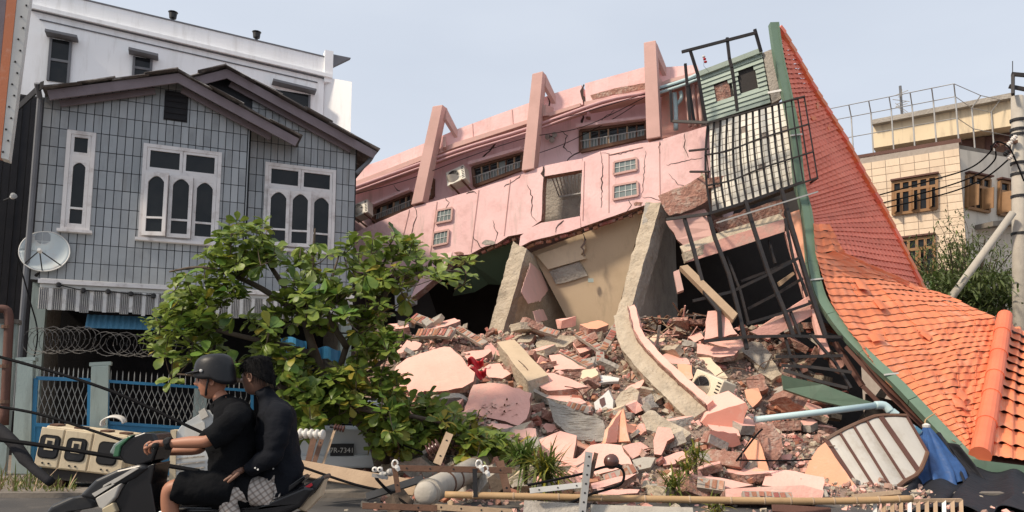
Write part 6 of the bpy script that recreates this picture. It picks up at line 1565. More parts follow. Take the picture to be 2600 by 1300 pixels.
angle_iron([(822,1100,10.5),(790,1200,10.3)], .06, 'rust-brown leaning strut under the white insulator', 'rust', nh=2)
angle_iron([(850,1092,10.6),(820,1180,10.4)], .03, 'thin pale stick leaning under the white insulator', 'wood', nh=0)
# insulators
def insul(a, c, r_, n, label, m, cap='dark'):
    a, c = P(*a), P(*c); t = thing('insulator', label, 'insulator', (a+c)/2); ax_ = c-a; L = ax_.length; prof = [(0,r_*.5)]
    for k in range(n):
        s = L*(k+.1)/n; prof += [(s,r_*.55),(s+L/n*.3,r_),(s+L/n*.55,r_*.95),(s+L/n*.7,r_*.55)]
    MB().lathe(prof, a, ax_, 14).build('shed_stack', m, t, smooth=False)
    MB().lathe([(-.06,r_*.25),(-.05,r_*.5),(.0,r_*.5)], a, ax_, 10).build('cap', cap, t); return t
insul((756,1100,10.3),(826,1104,10.2), .07, 5, 'long white ribbed insulator lying behind the second rider', 'porcelain', 'red')
insul((848,1084,10.4),(876,1090,10.4), .05, 4, 'small dark ribbed insulator beside the white one', 'porcbrown')
insul((1085,1148,10.4),(1118,1128,10.4), .10, 4, 'brown ribbed insulator half hidden in the leaves', 'porcbrown')
insul((962,1210,9.6),(1000,1196,9.5), .05, 2, 'grey clamp insulator left of the fallen pole', 'steel')
ti = thing('twin_insulator', 'small white twin insulator left of the fallen pole', 'insulator', P(958,1195,9.5))
for x in (952, 965): MB().lathe([(-.03,.02),(-.02,.035),(.02,.035),(.03,.02)], P(x,1192,9.45), (0,-1,.1), 12).build('knob', 'porcelain', ti); 
for x in (952, 965): MB().lathe([(.031,.014),(.034,.014)], P(x,1192,9.45), (0,-1,.1), 10).build('bore', 'dark', ti)
MB().bar(P(945,1206,9.5), P(985,1214,9.5), .04).build('clamp', 'steel', ti)
for k,(x,y) in enumerate(((1003,1178),(1216,1178),(1232,1192))):
    o = thing('insulator_clip', ['white clip insulator on the left end of the cross-arm','white ring clip insulator on the cross-arm over the pole','small white spool insulator below the ring clip'][k], 'insulator', P(x,y,9.2))
    MB().tube([P(x,y,9.2)+V((.035*math.cos(j*.6),0,.045*math.sin(j*.6))) for j in range(11)], .012, 6).build('ring', 'porcelain', o); MB().lathe([(-.04,.02),(0,.03),(.04,.02)], P(x+6,y+10,9.2), (.5,0,-1), 8).build('spool', 'whitemetal', o)
# dark round lamp
c = P(1552,1172,9.15); dl = thing('round_lamp', 'round dark lamp hanging on a black cable before the broad pink slab', 'lamp', c)
MB().lathe([(-.07,.03),(-.06,.065),(-.02,.09),(.03,.09),(.07,.06),(.085,.02)], c, (.2,-.9,.2), 14).build('housing', 'porcbrown', dl, smooth=True)
MB().tube([c+V((.07,0,-.03)), c+V((.13,0,-.06))], .02, 6).build('gland', 'dark', dl)
# bamboo pole, planks
bp = [P(1130,1256,9.3), P(1500,1264,9.25), P(1900,1271,9.2), P(2130,1272,9.2), P(2316,1266,9.15)]
bam = thing('bamboo_pole', 'long brown bamboo pole lying level along the foot of the rubble', 'pole', bp[0])
prof = spline(bp, 8); MB().tube(prof, .042, 12).build('culm', 'bamboo', bam, smooth=True)
for k in range(1, 15): p = pwl(prof, k/15); MB().lathe([(-.012,.043),(0,.048),(.012,.043)], p, (1,0,0), 12).build('node_ring', 'wood', bam)
for k,(pts,w_,lab,m) in enumerate([([(748,1186,10.2),(1055,1240,10.0)], .22, 'broad pale board lying behind the tail of the scooter', 'wood'), ([(2165,1262,9.3),(2285,1250,9.5)], .06, 'split pale plank end under the curved gate', 'wood'), ([(2180,1272,9.3),(2275,1264,9.4)], .05, 'lower split plank end under the curved gate', 'bamboo'), ([(1500,1292,9.1),(1760,1300,9.0)], .10, 'grey weathered plank on the road below the bamboo pole', 'polestone'), ([(1330,1288,9.2),(1480,1296,9.1)], .16, 'grey broken kerb plank beside the perforated angle foot', 'concgrey'), ([(930,1262,9.7),(1075,1215,9.8)], .10, 'dark painted plank sloping under the fallen pole', 'bikegrey'), ([(1960,1290,9.4),(2110,1300,9.3)], .10, 'red brown plank scrap at the bottom right of the bamboo', 'brown')]):
    q = [P(*p) for p in pts]; d = (q[1]-q[0]); e = d.cross(V((0,-.85,.5))).normalized(); e = e if e.z > 0 else -e
    o = MB().box((q[0]+q[1])/2, d/2, e*w_/2, d.normalized().cross(e)*.018).build('plank', m, None); bevel(o, .006); tag(o, lab, 'plank')
# rounded clay pot shards and gnarled stump
for k,(x,y,Y_) in enumerate(((1265,1230,9.9),(1010,1275,9.6))):
    b = MB(); chip(b, P(x,y,Y_), .16, rg, .8); tag(b.build('stump', 'bark', None), ('gnarled brown stump beside the rusty upright angle','dark clod under the cross-arm at the left')[k], 'stump')
# fallen pale balustrade at the lower right
fr_ = thing('fallen_balustrade', 'fallen pale balustrade grid lying along the road under the tarpaulin', 'railing', P(2320,1290,9.4))
a0, a1, a2, a3 = P(2222,1272,9.4), P(2440,1270,9.5), P(2442,1330,9.3), P(2222,1330,9.3)
MB().bar(a0, a1, .05, .04).build('rail', 'wood', fr_); MB().bar(a3, a2, .05, .04).build('rail', 'wood', fr_)
for k in range(11): MB().bar(a0.lerp(a1,(k)/10), a3.lerp(a2,(k)/10), .045, .03).build('baluster', 'wood' if k % 4 else 'whitemetal', fr_)
# small litter along the kerb
for k in range(46):
    p = gnd(rg.uniform(900,2560), rg.uniform(1262,1298)); b = MB(); chip(b, p+V((0,0,.03)), rg.uniform(.03,.10), rg, .5)
    tag(b.build('litter_chunk', rg.choice(('concgrey','pinkslab','brickmass','concrete','wood')), None), 'small broken chunk lying on the road edge before the rubble', 'rubble lump', 'chunks on the road edge')
# ================================================================== broad-leaved tree
def leaf_mesh(seed, m):
    r_ = random.Random(seed); L = .21; W_ = .066
    mid = []; le = []; ri = []
    for t, w_ in ((0,.10),(.18,.30),(.42,.72),(.68,1.0),(.86,.86),(1.0,.18)):
        z = -.10*t*t*L*2 + .01*math.sin(t*6+seed); mid.append(V((0, L*t, z)))
        cu_ = .28*W_*w_*r_.uniform(.5,1.3)
        le.append(V((-W_*w_*r_.uniform(.9,1.1), L*t-.004, z+cu_))); ri.append(V((W_*w_*r_.uniform(.9,1.1), L*t-.004, z+cu_)))
    vs = mid+le+ri; n = 6; fs = []
    for k in range(n-1): fs += [[k, k+1, n+k+1, n+k], [k, 2*n+k, 2*n+k+1, k+1]]
    return vs, fs
LT = [leaf_mesh(k, None) for k in range(5)]
LME = {}
for mname in ('leaf','leafyellow'):
    for k,(vs,fs) in enumerate(LT):
        me = bpy.data.meshes.new('leaf'); me.from_pydata([tuple(v) for v in vs], [], fs); me.materials.append(M[mname]); me.polygons.foreach_set('use_smooth', [True]*len(fs)); LME[(mname,k)] = me
poly = [(370,830),(385,800),(430,760),(405,690),(450,665),(490,640),(540,650),(560,600),(600,565),(650,560),(700,580),(740,560),(800,540),(850,560),(905,590),(915,640),(950,640),(945,600),(990,585),(1060,590),(1085,610),(1070,650),(1110,655),(1150,660),(1190,640),(1210,690),(1170,740),(1130,720),(1070,700),(1045,760),(1030,800),(1040,860),(1000,900),(970,960),(990,1000),(1080,1005),(1170,1060),(1250,1085),(1320,1130),(1320,1170),(1200,1140),(1080,1120),(1000,1170),(930,1130),(850,1090),(750,1080),(735,1000),(690,960),(610,930),(560,960),(500,990),(430,975),(395,960),(400,900)]
def inside(x, y):
    c = False; n = len(poly)
    for i in range(n):
        x1,y1 = poly[i]; x2,y2 = poly[(i+1)%n]
        if (y1 > y) != (y2 > y) and x < (x2-x1)*(y-y1)/(y2-y1)+x1: c = not c
    return c
rg = random.Random(33)
tips = []
while len(tips) < 590:
    x = rg.uniform(370,1320); y = rg.uniform(545,1180)
    if not inside(x, y): continue
    g = noise.noise(V((x*.0125, y*.0125, 4.4)))
    if g < (-.09 if y < 900 else -.18): continue
    if x > 900 and y > 990: Y_ = 11.7 + (1180-y)*.003 + rg.gauss(0,.2)
    else: Y_ = 11.75 + rg.gauss(0,.4)
    Y_ = min(max(Y_, 10.9), 12.7)
    tips.append((x, y, Y_))
rg = random.Random(34)
for k in range(150):       # low boughs sweeping down to the street
    x = rg.uniform(690,1010); y = rg.uniform(930,1125)
    if x < 760 and y > 1060: continue
    tips.append((x, y, min(max(11.6+rg.gauss(0,.3), 10.9), 12.4)))
for k in range(34):
    x = rg.uniform(1000,1300); tips.append((x, 1010+(x-1000)*.38+rg.uniform(0,80), 11.6+rg.gauss(0,.2)))
tips = [q for q in tips if not (795 < q[0] < 945 and q[1] > 1068)]
base = gnd(985, 1010+1.45*1900/12.2)
tree = thing('broadleaf_tree', 'broad-leaved green tree leaning between the tiled house and the rubble', 'tree', base)
LV = []
for (x, y, Y_) in tips:
    c = P(x, y, Y_)
    axis = V((rg.gauss(0,.45), rg.gauss(-.35,.35), 1)).normalized()
    n = rg.choice((6,7,8,9)); e1 = axis.cross(V((1,0,.1))).normalized(); e2 = axis.cross(e1); ph = rg.uniform(0,6.3)
    hang = rg.random() < .22
    for k in range(n):
        a = ph + 2*math.pi*k/n + rg.uniform(-.25,.25); el = rg.uniform(-.25,.75) if not hang else rg.uniform(-1.4,-.3)
        d = ((e1*math.cos(a)+e2*math.sin(a))*math.cos(el) + axis*math.sin(el)).normalized()
        up = (axis*math.cos(el) - (e1*math.cos(a)+e2*math.sin(a))*math.sin(el)).normalized()
        rt = d.cross(up).normalized(); up = rt.cross(d)
        s = rg.uniform(.56,1.24); m_ = Matrix((rt*s, d*s, up*s)).transposed().to_4x4()
        m_.translation = c + d*.03
        yl = rg.random() < (.03 if y < 900 else .09 if y < 1020 else .15)
        LV.append((m_, rg.randrange(5), 'leafyellow' if yl else 'leaf'))
LV.sort(key=lambda l: l[0].translation.y - l[0].to_scale().x*1.2)
mb = MB()
for i,(m_, k, mn) in enumerate(LV):
    if i < 300: inst('leaf', LME[(mn,k)], m_, tree)
    else:
        vs, fs = LT[k]; mb.add([m_ @ v for v in vs], fs, 0 if mn == 'leaf' else 1)
mb.build('crown', ('leaf','leafyellow'), tree, smooth=True, recalc=False, kind='stuff')
fork = [P(845,1010,12.1), P(800,900,12.0), P(880,880,12.0), P(770,800,11.9), P(930,820,11.9)]
MB().tube(spline([base-V((0,0,.1)), P(945,1100,12.2), fork[0], fork[1], fork[3]], 5), [.15-.005*k for k in range(21)], 10).build('trunk', 'bark', tree, smooth=True)
for (a, pts) in [(fork[0], [(700,980,12.5),(560,960,12.4),(450,950,12.4)]), (fork[1], [(640,860,12.6),(500,830,12.5),(400,830,12.5)]), (fork[3], [(640,720,12.7),(520,680,12.6),(430,690,12.6)]), (fork[3], [(690,680,12.8),(640,600,12.7)]), (fork[3], [(790,690,12.9),(800,580,12.8)]), (fork[0], [(880,880,12.9),(930,800,12.8),(960,700,12.7),(1000,620,12.6)]), (fork[4], [(1000,720,12.7),(1090,690,12.6),(1180,690,12.6)]), (fork[0], [(920,960,12.7),(985,900,12.6),(1010,840,12.5)]), (fork[0], [(930,1040,12.4),(1060,1060,12.5),(1180,1090,12.6),(1300,1140,12.4)]), (fork[0], [(780,1020,12.3),(760,1060,12.2)]), (fork[2], [(830,780,12.4),(860,650,12.5)])]:
    q = spline([a]+[P(p[0], p[1], p[2]-.85) for p in pts], 6); n = len(q)
    MB().tube(q, [lerp(.06,.012,k/(n-1)) for k in range(n)], 7).build('limb', 'bark', tree, smooth=True)
tw = MB()
for (x, y, Y_) in tips:
    c = P(x, y, Y_); j = min(tips, key=lambda t: (abs(t[0]-x)+abs(t[1]-y)+60*abs(t[2]-Y_)) if (t[1] > y+12) else 1e9)
    d = P(*j)
    if (c-d).length < .9: tw.tube([c, c.lerp(d,.5)+V((0,0,-.03)), d], [.006,.008,.010], 4, False)
tw.build('twigs', 'bark', tree, recalc=False, kind='stuff')
for (a, c, lab) in [((910,1010,11.9),(700,1030,11.8),'')]: pass
# blue scraps seen through the leaves
for k,(x,y,w_,h) in enumerate(((745,880,.45,.28),(835,900,.4,.22))):
    p = P(x,y,13.4); o = MB().grid(lambda s,t: p+V(((s-.5)*w_, .05*math.sin(s*8), (t-.5)*h+.04*math.sin(s*5))), 8, 4).build('blue_sheet', 'gateblue', None, recalc=False); solid(o,.01)
    tag(o, ('torn blue plastic sheet behind the leaves left of the trunk','torn blue plastic sheet behind the leaves right of the trunk')[k], 'plastic sheet')
# scraps of twig on the second slab
tb = MB()
for k in range(26):
    c = P(1215+rg.uniform(0,110), 1020+rg.uniform(0,45)+.15*0, 12.35) ; q = onheap(1262,1030); p = onplane(rg.uniform(1215,1320), rg.uniform(1015,1058), q+V((0,-.62,.0)), V((-.2,-.72,.66)).normalized())
    blade(tb, p, (rg.uniform(-1,1), rg.uniform(-.6,0), rg.uniform(0,.5)), rg.uniform(.05,.12), .02, .2)
tag(tb.build('twig_scraps', 'leafdead', None, recalc=False), 'dry twig and leaf scraps lying on the big pink slab', 'leaves', kind='stuff')
# ================================================================== bushy tree at the right, before the beige building
bt_ = thing('bushy_tree', 'feathery grey green tree before the beige building at the right', 'tree', gnd(2450, 1125))
bc = P(2460, 690, 24.0); bz = V((bc.x, 24.0, 0))
MB().tube(spline([bz, bz+V((.1,0,2.2)), bz+V((0,0,4))], 4), [.16]*4+[.11]*5, 8).build('trunk', 'bark', bt_)
lb_ = MB(); stems = MB()
for k in range(95):
    x = rg.gauss(2450,80); y = rg.uniform(575,800)+abs(x-2450)*.25
    if x > 2640 or x < 2290: continue
    tip = P(x, y, 24+rg.gauss(0,1.0)); root0 = bz+V((rg.gauss(0,.3),rg.gauss(0,.3),rg.uniform(1.8,4.0))); q = spline([root0, root0.lerp(tip,.6)+V((0,0,.3)), tip], 4)
    stems.tube(q, [.03]*4+[.018]*4+[.008], 4, False)
    for j in range(105):
        t = rg.uniform(.35,1); p = pwl(q, t) + V((rg.gauss(0,.3),rg.gauss(0,.3),rg.gauss(-.05,.24)))
        d = V((rg.gauss(0,1),rg.gauss(0,1),rg.gauss(-.3,.6))); blade(lb_, p, d, rg.uniform(.10,.24), .030, .3, 0 if rg.random() < .8 else 1, 2)
for (x,y) in ((2400,545),(2380,560),(2430,530),(2360,590)):
    tip = P(x,y,24); q = spline([bz+V((-.3,0,4)), P(x+30,y+70,24), tip], 5); stems.tube(q, [.02]*5+[.008]*6, 4, False)
    for j in range(45): blade(lb_, pwl(q, rg.uniform(.4,1))+V((rg.gauss(0,.12),rg.gauss(0,.12),rg.gauss(0,.12))), V((rg.gauss(0,1),rg.gauss(0,1),rg.gauss(0,.6))), rg.uniform(.1,.2), .03, .3, 0, 2)
stems.build('branches', 'bark', bt_, recalc=False)
lb_.build('crown', ('leafbush','leafpalm'), bt_, recalc=False, kind='stuff')
# low green belt behind the roof, under the bushy tree
hb = thing('hedge', 'dense green hedge below the bushy tree beside the utility pole', 'hedge', gnd(2480, 1120))
lb_ = MB()
for k in range(7500):
    p = P(rg.uniform(2330,2660), rg.uniform(690,880), 22.5+rg.gauss(0,.9)); d = V((rg.gauss(0,1),rg.gauss(-.4,1),rg.gauss(0,.8)))
    if noise.noise(p*1.1) < -.25: continue
    blade(lb_, p, d, rg.uniform(.14,.3), .045, .3, 0 if rg.random() < .85 else 1, 2)
lb_.build('foliage', ('leafbush','leaf'), hb, recalc=False, kind='stuff')
for k in range(9): p = P(2340+k*36, 900, 22.5); q = V((p.x,p.y,0)); MB().tube([q, V((p.x,p.y,4.2))], .04, 6).build('stem', 'bark', hb)
# ================================================================== two riders on a scooter
def skin(name, joints, edges, m, parent, root, sub=2, smooth=True):
    """joints: name -> (point, radius or (rx, ry)); one continuous surface grown over the joints"""
    ks = list(joints); ix = {k: i for i, k in enumerate(ks)}
    me = bpy.data.meshes.new(name)
    me.from_pydata([tuple(joints[k][0]) for k in ks], [(ix[a], ix[b_]) for a, b_ in edges], [])
    o = bpy.data.objects.new(name, me); me.materials.append(M[m] if isinstance(m, str) else m)
    put(o, parent)
    bm = bmesh.new(); bm.from_mesh(me); ly = bm.verts.layers.skin.verify(); bm.verts.ensure_lookup_table()
    for k in ks:
        r_ = joints[k][1]; r_ = r_ if isinstance(r_, tuple) else (r_, r_)
        sv = bm.verts[ix[k]][ly]; sv.radius = r_; sv.use_root = (k == root)
    bm.to_mesh(me); bm.free()
    o.modifiers.new('skin', 'SKIN').use_smooth_shade = smooth
    sm_ = o.modifiers.new('sub', 'SUBSURF'); sm_.levels = sub; sm_.render_levels = sub
    return o
def chain(*ks): return list(zip(ks[:-1], ks[1:]))
def head_mesh(c, f, u, m, parent, sc=1.0):
    """head with brow, nose, lips, chin and jaw; f looks forward, u up"""
    f = V(f).normalized(); s_ = f.cross(V(u)).normalized(); u = s_.cross(f)
    def fn(a, b_):
        th = 2*math.pi*a; ph = math.pi*b_
        z = -math.cos(ph); sq = math.sin(ph)**(.5 if z < 0 else .95); x = sq*math.cos(th); y = sq*math.sin(th)
        rf, rs, ru = .098, .076, .122
        jaw = 1 - .28*max(0,-z-.1)*(1 if True else 0)
        px, py, pz = rf*x*(1-.10*max(0,-z) - (.30*max(0,-z) if x < 0 else 0)), rs*y*jaw, ru*z
        fr_ = max(0, x)**3*(1-min(1,abs(y)*1.3))
        g = lambda q, s: math.exp(-((z-q)/s)**2)
        nose = math.exp(-(y/.20)**2)*max(0,x)*g(-.10,.13)*.026 + math.exp(-(y/.2)**2)*max(0,x)*g(.08,.2)*.010
        brow = fr_*g(.22,.10)*.008; eye = -max(0,x)*math.exp(-((abs(y)-.38)/.16)**2)*g(.08,.09)*.012
        lips = fr_*(g(-.40,.05)+g(-.50,.05))*.009; chin = fr_*g(-.72,.12)*.018
        back = .012*max(0,-x)*max(0,z+.2)
        return c + (f*(px+nose+brow+eye+lips+chin-back) + s_*py + u*pz)*sc
    o = MB().grid(fn, 48, 40).build('head', m, parent, smooth=True, recalc=False)
    for sg in (-1, 1):
        e = c + (f*.083 + s_*sg*.032 + u*.010)*sc
        MB().lathe([(-.006,.004),(-.002,.011),(.003,.011),(.006,.004)], e, f, 8).build('eye', 'dark', o)
        MB().lathe([(-.004,.003),(0,.018),(.004,.003)], e+u*.024*sc+f*.004, u, 8).build('eyebrow', 'hair', o)
        ec = c + (s_*sg*.077 - f*.012 - u*.006)*sc
        def ear(a, b_):
            t = 2*math.pi*a; r_ = b_; return ec + (f*math.cos(t)*.020*r_ + u*(math.sin(t)*.033*r_) + s_*sg*(.004+.012*r_*(1-.6*math.cos(t))*(.4+.6*r_)))*sc
        e_ = MB().grid(ear, 16, 4).build('ear', m, o, smooth=True, recalc=False); solid(e_, .006)
    MB().tube([c+(f*(.096-.003*abs(k))+s_*k*.011-u*.054)*sc for k in (-2,-1,0,1,2)], .003, 5).build('mouth', 'brown', o)
    return o, f, s_, u
def hand(wrist, fwd, side, dn, m, parent, curl=1.0, sc=1.0, thumb=1):
    """palm and five unequal fingers, bent at the knuckles; fwd along the hand, side across, dn into the palm"""
    fwd, side, dn = V(fwd).normalized(), V(side).normalized(), V(dn).normalized()
    J = {}; E = []
    J['w'] = (wrist, .024*sc); J['p'] = (wrist+fwd*.045*sc, (.032*sc,.018*sc)); J['k'] = (wrist+fwd*.078*sc, (.034*sc,.015*sc)); E += chain('w','p','k')
    o = skin('hand', J, E, m, parent, 'w', 2)
    for i,(off,L,b0) in enumerate(((-.033,.066,0),(-.011,.076,.0),(.011,.071,.0),(.031,.056,0))):
        p = wrist + fwd*.080*sc + side*off*sc; d = fwd; pts = [p-fwd*.012*sc, p]; a = 0
        for k, fr_ in enumerate((.42,.32,.26)):
            a += curl*(.55,.75,.6)[k]; d = fwd*math.cos(a)+dn*math.sin(a); p = p + d*L*fr_*1.15*sc; pts.append(p)
        rs = [.0095,.0095,.009,.0085,.0068]
        skin('finger', {k:(q, rs[k]*sc) for k, q in enumerate(pts)}, [(k,k+1) for k in range(4)], m, o, 0, 1)
    p = wrist + fwd*.03*sc - side*.028*sc*thumb; d1 = (fwd*.75 - side*.62*thumb + dn*.35).normalized(); d2 = (fwd*.85 - side*.05*thumb + dn*.55).normalized()
    pts = [p, p+d1*.032*sc, p+d1*.032*sc+d2*.03*sc, p+d1*.034*sc+d2*.055*sc]
    skin('thumb', {k:(q, (.013,.012,.0105,.008)[k]*sc) for k, q in enumerate(pts)}, [(0,1),(1,2),(2,3)], m, o, 0, 1)
    return o
# plaid cloth
def plaid():
    m = bpy.data.materials.new('plaid'); m.use_nodes = True; t = m.node_tree; N = t.nodes; L = t.links; b = N['Principled BSDF']; b.inputs['Roughness'].default_value = .85
    g = N.new('ShaderNodeNewGeometry'); mp = N.new('ShaderNodeMapping'); mp.inputs['Rotation'].default_value = (0, R(35), 0); L.new(g.outputs['Position'], mp.inputs[0])
    cols = None
    for ax_, c in (('X',(.10,.085,.08,1)),('Z',(.16,.10,.07,1))):
        wv = N.new('ShaderNodeTexWave'); wv.bands_direction = ax_; wv.inputs['Scale'].default_value = 10; wv.inputs['Distortion'].default_value = .6; L.new(mp.outputs[0], wv.inputs[0])
        mr = N.new('ShaderNodeMapRange'); mr.inputs[1].default_value = .70; mr.inputs[2].default_value = .85; L.new(wv.outputs[1], mr.inputs[0])
        mx = N.new('ShaderNodeMix'); mx.data_type = 'RGBA'; mx.inputs[7].default_value = c
        if cols is None: mx.inputs[6].default_value = (.52,.46,.41,1)
        else: L.new(cols, mx.inputs[6])
        ml = N.new('ShaderNodeMath'); ml.operation = 'MULTIPLY'; ml.inputs[1].default_value = .55; L.new(mr.outputs[0], ml.inputs[0]); L.new(ml.outputs[0], mx.inputs[0]); cols = mx.outputs[2]
    L.new(cols, b.inputs['Base Color']); M['plaid'] = m
plaid()
def loft(rings, m, name, parent, n=40, wr=.020, seed=0.0, caps=True):
    """cloth tube: rings of (centre, half-vector a, half-vector b); creases ride on it"""
    k = len(rings)
    cs = spline([r_[0] for r_ in rings], 5); As_ = spline([r_[1] for r_ in rings], 5); Bs_ = spline([r_[2] for r_ in rings], 5)
    N_ = len(cs)-1
    def fn(a, t):
        i = min(int(round(t*N_)), N_); th = 2*math.pi*a; e = As_[i]*math.cos(th)+Bs_[i]*math.sin(th); p = cs[i]+e
        q = V((p.x*9+p.z*5, p.y*5, p.z*9-p.x*6+seed)); w_ = noise.noise(q)*wr + noise.noise(q*2.1)*wr*.6
        return p + e.normalized()*w_
    b = MB().grid(fn, n, N_)
    if caps:
        b.f.append(list(range(n))[::-1]); b.m.append(0); b.f.append([N_*(n+1)+i for i in range(n)]); b.m.append(0)
    return b.build(name, m, parent, smooth=True, recalc=False)
def sleeve(pts, rs, m, parent, seed=0.0, wr=.016, name='sleeve'):
    q = spline(pts, 7); n = len(q); rr = [pwl([V((r_,0,0)) for r_ in rs], i/(n-1)).x for i in range(n)]
    b = MB().tube(q, rr, 22, True)
    for i, v in enumerate(b.v):
        k = min(i//22, n-1); e = (v-q[k])
        if e.length > 1e-6: w_ = noise.noise(V((v.x*9, v.y*7, v.z*15+seed)))*wr + noise.noise(V((v.x*22, v.y*17, v.z*30+seed)))*wr*.5; b.v[i] = v + e.normalized()*w_
    return b.build(name, m, parent, smooth=True, recalc=False)
# ---- front rider
rider = thing('person', 'person in black shirt, shorts and dark helmet steering the scooter', 'person', gnd(600, 1300)*.53)
j = {'pel': (P(604,1230,5.1), .11), 'bel': (P(598,1172,5.1), .10), 'che': (P(592,1095,5.1), .10), 'col': (P(580,1038,5.1), (.075,.09)), 'nek': (P(560,1012,5.1), .052), 'hd': (P(549,985,5.1), .05),
     'lsh': (P(598,1060,4.93), .045), 'lel': (P(530,1122,4.82), .042), 'lfa': (P(480,1123,4.83), .042), 'lwr': (P(424,1127,4.84), .026),
     'rsh': (P(585,1056,5.28), .045), 'rel': (P(505,1142,5.40), .042), 'rwr': (P(415,1148,5.36), .026),
     'lhp': (P(600,1240,4.99), .085), 'lth': (P(515,1236,4.93), .080), 'lkn': (P(428,1236,4.90), .062), 'lsn': (P(432,1300,4.92), .056), 'lan': (P(452,1400,4.95), .036), 'lft': (P(405,1424,4.93), .034),
     'rhp': (P(600,1240,5.22), .085), 'rkn': (P(432,1240,5.30), .060), 'ran': (P(452,1400,5.28), .036), 'rft': (P(405,1424,5.28), .034)}
body = skin('body', j, chain('pel','bel','che','col','nek','hd') + chain('col','lsh','lel','lfa','lwr') + chain('col','rsh','rel','rwr') + chain('pel','lhp','lth','lkn','lsn','lan','lft') + chain('pel','rhp','rkn','ran','rft'), 'skin', rider, 'pel')
def rg_(x, y, Y_, hx, hy, tilt=0.0):
    return (P(x, y, Y_), V((hx*math.cos(R(tilt)), 0, hx*math.sin(R(tilt)))), V((0, hy, 0)))
shirt = loft([rg_(606,1246,5.1,.165,.17), rg_(598,1205,5.1,.165,.175), rg_(592,1150,5.1,.158,.180), rg_(592,1100,5.1,.145,.195), rg_(592,1062,5.1,.125,.21,12), rg_(584,1036,5.1,.10,.165,22), rg_(570,1020,5.1,.07,.085,28), rg_(563,1010,5.1,.058,.062,32)], 'shirt', 'shirt', rider)
sleeve([P(594,1050,5.04), P(600,1058,4.93), P(588,1076,4.875), P(562,1098,4.845), P(532,1117,4.82)], [.085,.092,.086,.074,.070], 'shirt', shirt, 1.0)
sleeve([P(588,1048,5.18), P(588,1056,5.29), P(570,1080,5.34), P(520,1128,5.385)], [.085,.088,.080,.064], 'shirt', shirt, 2.0)
MB().tube(spline([P(556,1022,5.02), P(538,1030,5.06), P(545,1048,5.0)], 4), [.012]*4+[.018]*5, 6).build('collar', 'shirt', rider, smooth=True)
sh_ = loft([(P(650,1236,5.1), V((0,0,.13)), V((0,.17,0))), (P(600,1240,5.1), V((0.02,0,.145)), V((0,.19,0))), (P(560,1242,5.1), V((.01,0,.125)), V((0,.20,0)))], 'shirt', 'shorts', rider, 36, .016)
for Y_, s_ in ((4.95,-.02),(5.26,.02)):
    loft([(P(600,1240,Y_+.03), V((.02,0,.125)), V((0,.11,0))), (P(540,1238,Y_), V((.01,0,.112)), V((0,.105,0))), (P(470,1236,Y_+s_), V((.02,0,.104)), V((0,.100,0))), (P(452,1236,Y_+s_), V((.02,0,.100)), V((0,.098,0)))], 'shirt', 'shorts_leg', sh_, 32, .018, 3.0)
hd, hf, hs, hu = head_mesh(P(541,966,5.1), (-.985,-.12,-.10), (0,0,1), 'skin', rider, 1.0)
hc = P(543,951,5.1)
def helm(a, b_):
    th = 2*math.pi*a; ph = b_*math.pi*.5
    low = -.075*max(0,-math.cos(th))**.7 - .045*abs(math.sin(th)); z = lerp(low, 0, min(1,b_*2.2)) + .122*math.sin(ph)
    k = math.cos(ph)**.55
    return hc + hf*(.132*math.cos(th)*k - .008) + hs*(.112*math.sin(th)*k) + hu*(z+.012)
o = MB().grid(helm, 40, 14).build('helmet', 'helmet', rider, smooth=True, recalc=False); solid(o, .012)
def brim(a, b_):
    th = R(lerp(-62, 62, a)); return hc + hf*(lerp(.120,.185-.03*abs(math.sin(th)),b_)*math.cos(th)) + hs*(lerp(.108,.120,b_)*math.sin(th)) + hu*(.030-.012*b_+.004)
b_ = MB().grid(brim, 20, 3).build('visor', 'helmet', o, smooth=True, recalc=False); solid(b_, .007)
MB().tube(spline([hc-hs*-.0+hs*-.112+hf*.0+hu*.0, hc+hs*-.085+hf*.03-hu*.09, hc+hf*.05-hu*.135+hs*-.03, hc+hf*.05-hu*.135+hs*.03, hc+hs*.112], 5), .008, 6).build('chin_strap', 'dark', o)
MB().lathe([(0,.010),(.006,.010),(.008,.004)], hc+hs*-.110+hf*.052+hu*.028, hs*-1, 10).build('rivet', 'whitemetal', o)
near = V((0,-1,0))
hand(P(424,1126,4.84), (-1,0,.05), (0,-1,.15), (-.1,0,-1), 'skin', rider, 1.15, 1.15, -1)
hand(P(416,1148,5.36), (-1,0,.05), (0,1,.15), (-.1,0,-1), 'skin', rider, 1.15, 1.1, -1)
wt = MB().lathe([(-.018,.036),(-.014,.040),(.014,.040),(.018,.036)], P(429,1126,4.84), (1,0,.0), 16).build('wristwatch', 'rubber', rider, smooth=True)
MB().lathe([(0,.020),(.010,.020),(.012,.014)], P(429,1124,4.84)+near*.036+V((0,0,.01)), near, 14).build('watch_face', 'dark', wt)
for a, y0 in (('l',4.93),('r',5.28)): MB().tube(spline([P(460,1415,y0), P(420,1432,y0), P(390,1436,y0)], 4), [.05]*5+[.045]*4, 8).build('shoe', 'rubber', rider, smooth=True)
